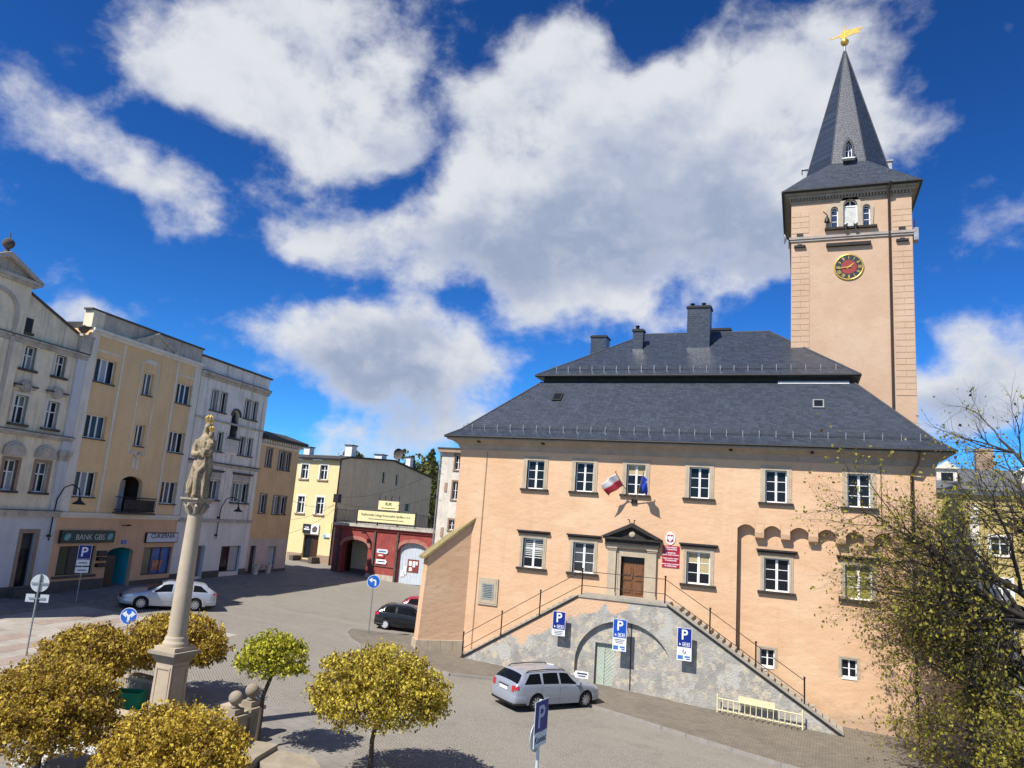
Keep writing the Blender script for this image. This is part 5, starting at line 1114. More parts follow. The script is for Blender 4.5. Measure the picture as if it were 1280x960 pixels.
    [block('plinth', BRSUR, t, a, b, -.09, 0, -.6, 1.05) for a, b in ((-5.0, -3.3), (-1.45, .02))]
    for k in range(3): block('step', PLINTH, t, -3.1 + .1 * k, -1.5, -1.3 + .4 * k, -.09, -.3, .18 + .17 * k)
    for x in (-3.5, -1.3): MB().box(x - .22, x + .22, -1.2, -.1, -.3, .85).build('step_cheek', PLINTH, t)
    MB().tube([(.12, -.1, 10.2), (.12, -.12, 6), (.1, -.12, 0)], .07, 8).build('downpipe', IRON, t); MB().box(-.05, .5, -.4, .1, 6.1, 6.9).build('cable_box', IRON, t)
    s = MB().box(-.25, .15, -.5, -.4, 3.2, 4.1).build('street_sign', mat('sign_pale_yellow', (.72, .7, .3), .5, .06, 4, 0), t); MB().box(-.28, .18, -.52, -.5, 2.8, 3.15).build('street_sign', WHITE, t); MB().box(-.95, -.3, -.14, -.1, 2.75, 3.0).build('street_sign', mat('sign_light_blue', (.2, .45, .75), .5), t)
end_house()

# ---- painted brick arcade with a terrace over it
BRICK = mat_bricks('painted_red_brick', (.28, .045, .04), (.34, .065, .05), (.2, .05, .045))
def arcade():
    o = gnd(430, 716.5); t = thing('brick_arcade', 'dark red painted brick arcade carrying a railed terrace and a long pale banner', 'wall', o, EA)
    A = (-.55, 2.35, -.4, 3.12, .62); B = (5.65, 8.6, -.5, 3.3, .7)
    b = MB(); wall_holes(b, -1.55, 9.3, -1, 4.3, [A, B], .7); shell(b, -1.55, 9.3, 6.0, -1, 4.3); b.build('wall', BRICK, t)
    MB().box(-1.7, 9.45, -.3, 6.0, 4.31, 4.55).build('terrace_slab', GREYC, t); MB().box(-1.6, 9.35, -.12, 0, 4.05, 4.3).build('cornice', BRICK, t)
    for x in (-.98, 3.05, 5.5): MB().box(x - .09, x + .09, -.16, 0, -.4, 4.04).build('downpipe', SOOT, t)
    MB().box(2.4, 5.4, -.07, 0, -.9, .25).build('plinth', GREYC, t)
    for a, bb in (A[:2], B[:2]):
        n = 12; m = (a + bb) / 2; hw = (bb - a) / 2; z = (A if a == A[0] else B)[3]; r = (A if a == A[0] else B)[4]
        MB().prism([(m + (hw + .32) * cos(pi * k / n), z - r + (r + .32) * sin(pi * k / n)) for k in range(n + 1)] + [(m - hw * cos(pi * k / n), z - r + r * sin(pi * k / n)) for k in range(n + 1)], -.05, 0).build('arch', mat_bricks('faded_brick', (.38, .14, .1), (.45, .2, .15), (.3, .12, .1)), t)
    # passage: brown wall at the back, with a small window
    MB().box(A[0] - .3, A[1] + .3, 2.0, 2.1, -1, 4.2).build('passage_back', BRN, t); MB().box(1.35, 1.8, 1.93, 2.0, 1.1, 2.6).build('passage_window', IRON, t); MB().box(A[0] - .2, A[1] + .2, 1.9, 2.0, -.6, .35).build('passage_plinth', PLINTH, t)
    # garage door of boards
    gd = mat('pale_blue_boards', (.48, .53, .58), .7, .1, 3, .2, streak=.2)
    n = 9
    for k in range(n):
        x0 = B[0] + .02 + k * (B[1] - B[0] - .04) / n; x1 = x0 + (B[1] - B[0] - .04) / n - .012; xm = (x0 + x1) / 2; u = (xm - (B[0] + B[1]) / 2) / ((B[1] - B[0]) / 2); zt = B[3] - B[4] + B[4] * sqrt(max(0, 1 - u * u)) - .0
        block('door_board', gd, t, x0, x1, .3, .36, -.3, zt)
    MB().box(6.55, 7.7, .25, .299, .75, 1.85).build('notice_board', mat('notice_maroon', (.2, .04, .035), .6, .2, 3, 0), t)
    for (x, z, w, h) in ((6.7, 1.3, .3, .4), (7.1, 1.2, .25, .5), (7.4, 1.4, .2, .3), (6.75, .85, .3, .3), (6.2, .5, .3, .7), (5.95, .3, .35, .5)): MB().box(x, x + w, .24, .249, z, z + h).build('notice', WHITE, t)
    # direction plates
    for z, m2, w in ((2.1, mat('plate_pale_blue', (.6, .66, .72), .5, .06, 4, 0), 1.1), (1.75, mat('plate_red', (.42, .06, .05), .5, .1, 4, 0), .75), (1.2, WHITE, 1.05)):
        p = MB().prism([(3.4, z), (3.4 + w, z), (3.4 + w + .1, z + .2), (3.4 + w, z + .4), (3.4, z + .4)], -.09, -.05).build('direction_plate', m2, t); MB().box(3.6, 3.3 + w, -.094, -.09, z + .15, z + .26).build('print', mat('sign_blue_ink', (.06, .1, .25), .6, .1, 3, 0) if w != .75 else WHITE, t)
    MB().tube([(2.7, 0, 2.3), (2.6, -.15, 3.2), (2.3, -.5, 3.85), (2.1, -.55, 3.8)], .045, 6).box(1.95, 2.3, -.7, -.45, 3.75, 3.9).build('arm_lamp', IRON, t)
    MB().tube([(2.2, -.05, 1.0), (5.6, -.05, .95)], .03, 6).build('pipe', SOOT, t)
    # terrace railing and banners
    rl = MB()
    for z in (4.75, 5.75): rl.tube([(-1.6, -.15, z), (9.3, -.15, z)], .025, 5)
    for k in range(72): x = -1.6 + k * .152; rl.tube([(x, -.15, 4.55), (x, -.15, 5.75)], .02, 4)
    rg = rl.build('railing', IRON, t)
    for x in (-1.5, .9, 3.2, 5.4, 7.2, 9.2): MB().box(x - .04, x + .04, -.19, -.11, 4.55, 5.95).build('railing_post', IRON, rg)
    cr = mat('banner_cream', (.74, .66, .36), .7, .06, 2, 0); ink = mat('banner_ink', (.05, .05, .035), .7, .1, 3, 0)
    bn = MB().box(1.0, 7.15, -.24, -.2, 4.85, 5.82).build('banner', cr, t); text_mesh('lettering', 'Radkowskie Usługi Komunalne Spółka z o.o.', .30, ink, bn, (4.05, -.245, 5.47), (1, 0, 0), bold=.004)
    MB().box(2.2, 6.0, -.245, -.241, 5.08, 5.14).build('small_print', ink, bn)
    b2 = MB().box(3.05, 5.25, -.1, -.06, 6.0, 6.82).build('banner', cr, t); text_mesh('emblem', 'RUK', .36, mat('emblem_green', (.02, .12, .05), .6), b2, (4.15, -.105, 6.54), (1, 0, 0), bold=.012); MB().box(3.4, 4.9, -.106, -.101, 6.14, 6.2).build('small_print', ink, b2)
    for x in (3.1, 5.2): MB().tube([(x, -.05, 4.55), (x, -.05, 7.3)], .03, 6).build('banner_post', IRON, t)
    for x in (3.7, 4.4): MB().tube([(x, -.05, 6.8), (x + .1, -.2, 7.2), (x + .25, -.3, 7.25)], .03, 5).build('banner_lamp', IRON, t)
arcade()

# ---- pale rendered house behind the left corner of the town hall
def pale_house():
    Y = 57.0; x0 = -29.1; t = thing('pale_house', 'flaking off-white house with brown window surrounds between the arcade and the town hall', 'house', (x0, Y, gz(x0)))
    wm = mat('flaking_white', (.60, .555, .48), .92, .16, 1.2, .4, 10, streak=.3, dirt=(1.6, .56, (.4, .33, .24), .7)); g = gz(x0)
    hs = []
    for (a, b, c, d) in ((568, 587, 577, 569), (564.5, 624, 573, 602), (560.5, 662, 568, 650)):
        p, q = on_y(a, b, Y), on_y(c, d, Y); hs.append((p.x - x0, q.x - x0, p.z - g, q.z - g))
    hs += [(a + 2.6, b + 2.6, c, d) for a, b, c, d in hs]; H = on_y(553, 561, Y).z - g - .3
    b = MB(); wall_holes(b, 0, 8, -1, H, hs, .22); shell(b, 0, 8, 9, -1, H); b.build('wall', wm, t)
    for h in hs: window(t, *h, 2, 2, v=.12, surround=.14, smat=BRSUR, sill=(.16, .1, .1), sillmat=BRSUR, mull=.03, fw=.05)
    MB().box(-.25, 8.2, -.3, 9.2, H, H + .28).build('cornice', BRSUR, t); MB().box(-.3, 8.3, -.35, 9.3, H + .28, H + .4).build('roof', ROOFM, t)
    for z in (H - 3.4, H - 7.2): MB().box(.55, .8, -.05, 0, z, z + .8).build('vent', BRSUR, t)
    MB().tube([(-.05, -.1, H), (-.05, -.1, 0)], .06, 6).build('downpipe', ZINC, t)
    MB().tube([(1.4, 1, H + .3), (1.4, 1, H + 2.6)], .03, 5).build('aerial', IRON, t)
pale_house()

# ---- yellow apartment house seen through the tree on the right
def right_house():
    Y = 64.0; x0 = 7.0; g = -1.2; t = thing('mustard_apartment_house', 'mustard apartment house with white window frames and dormered grey roof beyond the budding tree', 'house', (x0, Y, g), radians(-3))
    m = mat('mustard_render', (.52, .40, .16), .9, .14, .7, .25, streak=.3); hs = []
    for k, x in enumerate((2.6, 6.0, 9.4, 12.8, 16.2)):
        for z in (1.6, 5.0, 8.6): hs.append((x, x + 1.15, z, z + (1.9 if z < 8 else 1.3)))
    hs2 = [h for h in hs]
    b = MB(); wall_holes(b, 0, 24, -1, 12.9, hs2, .25); shell(b, 0, 24, 11, -1, 12.9); b.build('wall', m, t)
    for i, h in enumerate(hs2): window(t, *h, 2, 2, v=.14, pane=GL2[i % 3], surround=.16, smat=WHITE, sill=(.15, .1, .1), sillmat=PALE, split=(0, .66, 1), mull=.045, fw=.06, bar=.06)
    for x in (0.1, 4.75, 8.2, 11.6, 15): MB().box(x, x + .55, -.1, 0, -.5, 12.2).build('pilaster', PALE, t)
    MB().box(-.2, 24.2, -.3, 11.2, 12.9, 13.25).build('cornice', PALE, t)
    r = MB().hexa([(-.5, -.6, 13.25), (24.5, -.6, 13.25), (24.5, 11.5, 13.25), (-.5, 11.5, 13.25)], [(.5, 4.2, 15.2), (23.5, 4.2, 15.2), (23.5, 6.8, 15.2), (.5, 6.8, 15.2)]).build('roof', mat('grey_roof', (.12, .125, .13), .6, .2, 2), t)
    for x in (3.5, 9.0, 14.5):
        d = MB().box(x - .7, x + .7, 1.2, 3.5, 13.3, 14.9).prism([(x - .85, 14.9), (x + .85, 14.9), (x, 15.5)], 1.0, 3.7).build('dormer', PALE, r); block('dormer_pane', GLASS, r, x - .4, x + .4, 1.17, 1.2, 13.7, 14.6)
    MB().box(6.0, 7.2, 5, 6, 15, 17).build('chimney', BRSUR, r)
right_house()

# ================================================================== TOWN HALL FITTINGS
NAVY = mat('sign_blue', (.006, .022, .20), .4, .08, 4, 0); BLUE = mat('sign_blue_enamel', (.02, .12, .5), .3, .1, 4, 0); SWHITE = mat('sign_white_face', (.74, .76, .78), .45, .04, 4, 0)
GALV = mat('galvanised_post', (.30, .33, .33), .45, .15, 4, 0, metallic=.5); SBACK = mat('sign_back_grey', (.50, .53, .55), .45, .1, 3, 0, metallic=.2); INK = mat('sign_ink', (.02, .025, .05), .6, .1, 4, 0)
def letter_p(parent, x, z, h, y, m=None, w=None):
    """the white P of a parking sign, as a flat solid: stem and bowl"""
    w = w or h * .62; s = h * .17; m = m or SWHITE; b = MB()
    b.box(x - w / 2, x - w / 2 + s, y - .004, y, z - h / 2, z + h / 2)
    r = h * .28; cx_, cz = x + w / 2 - r, z + h / 2 - r; n = 10
    out = [(x - w / 2 + s, z + h / 2)] + [(cx_ + r * cos(pi / 2 - pi * k / n), cz + r * sin(pi / 2 - pi * k / n)) for k in range(n + 1)] + [(x - w / 2 + s, z + h / 2 - 2 * r)]
    ri = r - s; inn = [(x - w / 2 + s, cz - ri)] + [(cx_ + ri * cos(-pi / 2 + pi * k / n), cz + ri * sin(-pi / 2 + pi * k / n)) for k in range(n + 1)] + [(x - w / 2 + s, cz + ri)]
    b.prism(out + inn, y - .0041, y - .0001); return b.build('letter_p', m, parent)
def rect_frame(x0, x1, z0, z1, w, y):
    return MB().box(x0, x1, y - .003, y, z0, z0 + w).box(x0, x1, y - .003, y, z1 - w, z1).box(x0, x0 + w, y - .0031, y - .0001, z0, z1).box(x1 - w, x1, y - .0031, y - .0001, z0, z1)
def wall_parking(px, py, dy, label, extra, m=NAVY):
    """parking plate on brackets in front of the stair wall; top left corner at the given pixel"""
    Y = YS - dy; p = on_y(px, py, Y); wd, h = .64, .84
    t = thing('parking_sign', label, 'sign', (p.x + wd / 2, Y, p.z - h))
    b = MB().box(-wd / 2, wd / 2, 0, .025, 0, h).build('plate', m, t); rect_frame(-wd / 2, wd / 2, 0, h, .018, -.001).build('rim', SWHITE, b)
    letter_p(b, .01, h * .66, .43, -.002)
    rect_frame(-.08, .24, .07, .22, .018, -.002).build('pictogram', SWHITE, b); MB().prism([(-.24, .08), (-.14, .13), (-.24, .2), (-.21, .13)], -.005, -.001).box(-.03, .05, -.006, -.002, .12, .17).box(.1, .18, -.006, -.002, .12, .17).build('pictogram', SWHITE, b)
    z = -.01
    for k, (hh, kind) in enumerate(extra):
        q = MB().box(-wd / 2 + .0, wd / 2, 0, .02, z - hh, z).build('sub_plate', SWHITE, t)
        if kind == 'text':
            for j in range(3): MB().box(-.24 + .03 * j, .24 - .04 * j, -.004, -.0005, z - .075 - j * .07, z - .045 - j * .07).build('print', INK, q)
        elif kind == 'wheel':
            MB().tube([(0.0 + .07 * cos(a * .5 + 2.2), -.002, z - hh * .6 + .07 * sin(a * .5 + 2.2)) for a in range(10)], .012, 4).tube([(-.03, -.002, z - .06), (-.02, -.002, z - .17), (.05, -.002, z - .17), (.09, -.002, z - .24)], .012, 4).build('pictogram', INK, q)
        else:
            MB().box(-.28, -.05, -.004, -.0005, z - hh + .05, z - .05).box(0.02, .26, -.004, -.0005, z - hh * .5, z - .06).box(.1, .26, -.004, -.0005, z - hh + .05, z - hh * .6).build('print', mat('sign_mid_blue', (.05, .16, .4), .5, .1, 3, 0), q)
        z -= hh + .012
    for zz in (.15, .7): MB().tube([(-.12, .02, zz), (-.12, dy, zz)], .014, 5).tube([(.12, .02, zz), (.12, dy, zz)], .014, 5).build('bracket', GALV, t)
wall_parking(691.5, 763.3, .42, 'dark blue parking plate with a single small white plate on the stair wall', [(.26, 'text')])
wall_parking(767, 773, .42, 'brighter blue parking plate with two small plates hung over the cellar door arch', [(.26, 'text'), (.28, 'print')], mat('sign_brighter_blue', (.01, .07, .38), .4, .08, 4, 0))
wall_parking(847, 784, .42, 'dark blue parking plate with a wheelchair plate on the stair wall', [(.26, 'wheel'), (.27, 'print')])
# small direction arrow by the cellar door
p = on_y(719.5, 838, YS - .3); t = tag(MB().prism([(0, -.3), (.62, -.3), (.62, 0), (0, 0), (-.1, -.15)], 0, .02).build('direction_plate', SWHITE, None, (p.x, YS - .3, p.z)), 'small white direction plate low beside the cellar door', 'sign'); MB().box(.08, .56, -.004, -.0005, -.14, -.07).box(.14, .5, -.004, -.0005, -.24, -.19).build('print', INK, t); MB().tube([(.3, .02, -.15), (.3, .3, -.15)], .015, 5).build('bracket', GALV, t)
# white box plate behind the car
p = on_y(683, 829, YS - .02); q = on_y(691, 836, YS - .02); tag(MB().box(0, .38, -.02, 0, -.28, 0).box(.02, .36, -.03, -.02, -.26, -.02).build('meter_cover', SWHITE, None, (p.x, YS - .005, p.z)), 'small white meter cover on the stair wall behind the parked car', 'meter box')
# flags on a double bracket under the middle window
def flag(name, label, base, d, ln, cols, w, h, droop, ph):
    t = thing(name, label, 'flag', base); d = Vector(d).normalized(); MB().tube([(0, 0, 0), tuple(d * ln)], .022, 8).build('pole', mat('pole_wood', (.30, .2, .1), .6, .1, 4, 0), t)
    MB().lathe([(.02, 0), (.035, .04), (.005, .12)], tuple(d * ln), 8).build('pole_tip', mat('brass', (.5, .35, .12)), t)
    n, mm = 14, 10
    def P(a, b):                      # a along the hoist (down the pole), b away from it
        p = d * (ln - .06 - a * h); q = Vector((droop[0], droop[1], 0)) * (b * w) + Vector((0, 0, -droop[2] * b * w - .25 * (b * w) ** 2))
        return p + q + Vector((0, -1, 0)) * (.10 * sin(b * 7 + ph + a * 2.2) * b) + Vector((1, 0, 0)) * (.07 * sin(b * 9 + ph * 2 + a * 3) * b)
    bands_ = len(cols)
    for c in range(bands_):
        b = MB(); a0, a1 = c / bands_, (c + 1) / bands_; vs = [P(a0 + (a1 - a0) * i / mm, k / n) for i in range(mm + 1) for k in range(n + 1)]
        fs = [(i * (n + 1) + k, i * (n + 1) + k + 1, (i + 1) * (n + 1) + k + 1, (i + 1) * (n + 1) + k) for i in range(mm) for k in range(n)]; b.add(vs, fs, True)
        o = b.build('cloth', cols[c], t, fix=False); so = o.modifiers.new('thick', 'SOLIDIFY'); so.thickness = .006
    return t
FW = mat('flag_white', (.78, .76, .74), .8, .05, 4, .2, 60); FR = mat('flag_red', (.42, .03, .045), .8, .06, 4, .2, 60); FB = mat('flag_blue', (.015, .05, .38), .8, .06, 4, .2, 60)
fb = on_y(791, 627, TY - .08)
flag('national_flag', 'white over red flag on a slanted pole below the middle upper window', fb, (-.52, -.62, .95), 1.75, [FW, FR], .85, .72, (-.8, -.15, .45), .4)
flag('european_flag', 'plain blue flag on a slanted pole next to the white and red flag', fb + Vector((.14, 0, 0)), (.36, -.62, .95), 1.7, [FB], .62, .7, (.5, -.3, .55), 1.4)
t = MB().box(-.08, .2, -.0, .08, -.12, .1).tube([(.0, 0, 0), (-.03, -.08, .12)], .035, 6).tube([(.14, 0, 0), (.17, -.08, .12)], .035, 6).build('flag_bracket', IRON, None, tuple(fb)); tag(t, 'black iron double flag holder on the wall under the middle window', 'bracket')
# coat of arms and the red office plates
RED = mat('office_red_enamel', (.36, .012, .03), .35, .08, 3, 0)
p = on_y(838, 673, TY); t = thing('coat_of_arms', 'white oval shield with a white eagle on red above the office plates', 'plaque', (p.x, TY, p.z))
ov = [(.24 * cos(2 * pi * k / 24), .31 * sin(2 * pi * k / 24)) for k in range(24)]; MB().prism(ov, -.035, 0).build('oval', mat('enamel_white', (.74, .66, .62), .4, .05, 4, 0), t); MB().prism([(-.15, .17), (.15, .17), (.15, -.14), (0, -.2), (-.15, -.14)], -.045, -.0351).build('shield', RED, t)
MB().prism([(0, .15), (.03, .1), (.06, .06), (.13, .13), (.12, -.02), (.07, -.08), (.05, -.06), (.03, -.14), (0, -.17), (-.03, -.14), (-.05, -.06), (-.07, -.08), (-.12, -.02), (-.13, .13), (-.06, .06), (-.03, .1)], -.052, -.0451).build('eagle', SWHITE, t)
TXT = [('RADA MIEJSKA', 'W RADKOWIE'), ('BURMISTRZ', 'MIASTA I GMINY RADKÓW'), ('URZĄD MIASTA I GMINY', 'W RADKOWIE'), ('URZĄD STANU CYWILNEGO', 'W RADKOWIE')]
NM = ['topmost', 'second', 'third', 'lowest']
for k in range(4):
    z1 = 6.69 - k * .262; t = thing('office_plate', 'red enamel office plate with white lettering, %s of the four by the door' % NM[k], 'sign', (-5.83, TY, z1 - .245), 0, 'red office plates')
    b = MB().box(-.41, .41, -.03, 0, 0, .245).build('plate', RED, t)
    for j, (s, z) in enumerate(zip(TXT[k], (.165, .07))): text_mesh('lettering', s, .085 if len(s) < 14 else .066, SWHITE, b, (0, -.034, z), (1, 0, 0), depth=.002, bold=.002)
# memorial plaque
t = thing('memorial_plaque', 'grey inscribed plaque in a sandstone frame on the town hall beside the corner buttress', 'plaque', (-15.24, TY, 2.9))
MB().box(-.55, .55, -.07, 0, 0, 1.36).box(-.45, .45, -.085, -.07, .08, 1.28).build('stone_frame', STONE, t); b = MB().box(-.34, .34, -.1, -.086, .28, 1.08).build('tablet', mat('green_grey_slate', (.25, .27, .24), .6, .15, 5), t)
for k in range(8): MB().box(-.26 + .03 * (k % 3), .26 - .02 * (k % 2), -.104, -.1005, .98 - k * .085, 1.01 - k * .085).build('inscription', INK, b)
# bicycle stand
t = thing('bicycle_stand', 'cream tubular bicycle stand with a back board against the stair wall', 'bicycle stand', (-1.62, YS - .32, gz(-1.62) + .1)); cream = mat('cream_tube', (.70, .62, .38), .45, .08, 4, 0)
def bz(x): return -SL * x
fr = MB().tube([(-1.72, 0, bz(-1.72)), (-1.72, 0, bz(-1.72) + .78)], .035, 8).tube([(1.72, 0, bz(1.72)), (1.72, 0, bz(1.72) + .78)], .035, 8).tube([(-1.72, 0, bz(-1.72) + .58), (1.72, 0, bz(1.72) + .58)], .025, 6).tube([(-1.72, 0, bz(-1.72) + .12), (1.72, 0, bz(1.72) + .12)], .025, 6).build('frame', cream, t)
for k in range(14):
    x = -1.5 + k * .23; q = bz(x); MB().tube([(x, .0, q + .58), (x, -.02, q + .14), (x, -.2, q + .05), (x, -.34, q + .12), (x, -.34, q + .3)], .016, 6).build('loop', cream, t)
MB().hexa([(-.86, .06, bz(-.86) + .46), (.62, .06, bz(.62) + .46), (.62, .08, bz(.62) + .46), (-.86, .08, bz(-.86) + .46)], [(-.86, .06, bz(-.86) + .82), (.62, .06, bz(.62) + .82), (.62, .08, bz(.62) + .82), (-.86, .08, bz(-.86) + .82)]).build('back_board', cream, t)

# ================================================================== SIGNS ON POSTS
def disc(t, z, r, m, y=0.0, nm='disc', th=.012): return MB().prism([(r * cos(2 * pi * k / 28), z + r * sin(2 * pi * k / 28)) for k in range(28)], y - th, y).build(nm, m, t)
def arrow_shape(pts, t, y): MB().prism(pts, y - .004, y - .0005).build('arrow', SWHITE, t)
g = gnd(460, 795); t = thing('turn_left_sign', 'round blue sign with a white left-turn arrow on a thin grey post', 'sign', g, radians(28)); zt = zat(g.x, g.y, 727) - g.z
MB().tube([(0, .03, 0), (0, .03, zt + .3)], .03, 8).build('post', GALV, t); d = disc(t, zt, .36, SWHITE); disc(t, zt, .335, BLUE, -.0125, 'face', .004)
arrow_shape([(.07, zt - .22), (.15, zt - .22), (.15, zt + .04), (.08, zt + .12), (-.08, zt + .12), (-.08, zt + .22), (-.26, zt + .08), (-.08, zt - .06), (-.08, zt + .04), (.04, zt + .04), (.07, zt + .01)], t, -.018)
g = gnd(150, 838); t = thing('two_way_sign', 'round blue sign with two forking white arrows standing among the round trees', 'sign', g, radians(30)); zt = zat(g.x, g.y, 770) - g.z
MB().tube([(0, .03, 0), (0, .03, zt + .25)], .03, 8).build('post', GALV, t); disc(t, zt, .31, SWHITE); disc(t, zt, .29, BLUE, -.0125, 'face', .004)
arrow_shape([(-.04, zt - .22), (.05, zt - .22), (.05, zt - .04), (.09, zt + .03), (.09, zt - .06), (.25, zt + .08), (.09, zt + .2), (.09, zt + .11), (0, zt + .04), (-.09, zt + .11), (-.09, zt + .2), (-.25, zt + .08), (-.09, zt - .06), (-.09, zt + .03), (-.04, zt - .04)], t, -.018)
g = gnd(33, 820); t = thing('round_sign', 'grey back of a round sign with two small plates on a post by the crossing', 'sign', g, radians(30)); zt = zat(g.x, g.y, 729) - g.z
MB().tube([(0, -.035, 0), (0, -.035, zt + .35)], .034, 8).build('post', GALV, t); disc(t, zt, .34, SBACK, .02)
for x in (-.26, .26): MB().box(x - .16, x + .16, 0, .015, zt - .72, zt - .42).build('small_plate', SBACK, t)
for z in (zt, zt - .57): MB().box(-.3, .3, -.03, -.001, z - .03, z + .03).build('clamp', GALV, t)
g = gnd(95, 753, .1); t = thing('parking_sign', 'blue parking sign with two white plates on a post in front of the bank', 'sign', g, radians(62)); zt = zat(g.x, g.y, 691) - g.z
MB().tube([(0, .03, 0), (0, .03, zt + .3)], .03, 8).build('post', GALV, t); b = MB().box(-.32, .32, 0, .02, zt - .34, zt + .42).build('plate', NAVY, t); letter_p(b, 0, zt + .05, .5, -.002); rect_frame(-.32, .32, zt - .34, zt + .42, .02, -.001).build('rim', SWHITE, b)
for z in (zt - .68, zt - 1.06): q = MB().box(-.32, .32, 0, .02, z, z + .31).build('sub_plate', SWHITE, t); MB().box(-.2, .2, -.004, -.0005, z + .12, z + .17).build('print', INK, q)
# the sign in the foreground
dK = ray(676, 914); kp = CAM + dK * (15.2 / (dK.dot(f_))); t = thing('end_of_parking_sign', 'dark blue parking sign with a white Koniec plate on a pale post', 'sign', (kp.x, kp.y, gz(kp.x)), radians(83)); zc = kp.z - gz(kp.x)
MB().tube([(0, .04, 0), (0, .04, zc + .62)], .034, 10).build('post', mat('pale_painted_post', (.48, .54, .53), .5, .12, 5, 0), t)
b = MB().box(-.3, .3, 0, .016, zc - .0, zc + .6).build('plate', NAVY, t); MB().box(-.312, .312, .002, .014, zc - .012, zc + .612).build('rim', SBACK, b); letter_p(b, .0, zc + .3, .44, -.001, mat('sign_dull_white', (.40, .45, .55), .5, .05, 4, 0), .3)
q = MB().box(-.3, .3, 0, .016, zc - .29, zc - .02).build('sub_plate', mat('sign_pale_grey', (.58, .64, .66), .5, .05, 4, 0), t); text_mesh('lettering', 'Koniec', .19, INK, q, (0, -.004, zc - .155), (1, 0, 0), depth=.001, bold=.002)
o = disc(t, zc - .12, .3, SBACK, .1); o.name = 'round_plate_behind'; o.rotation_euler.z = 0

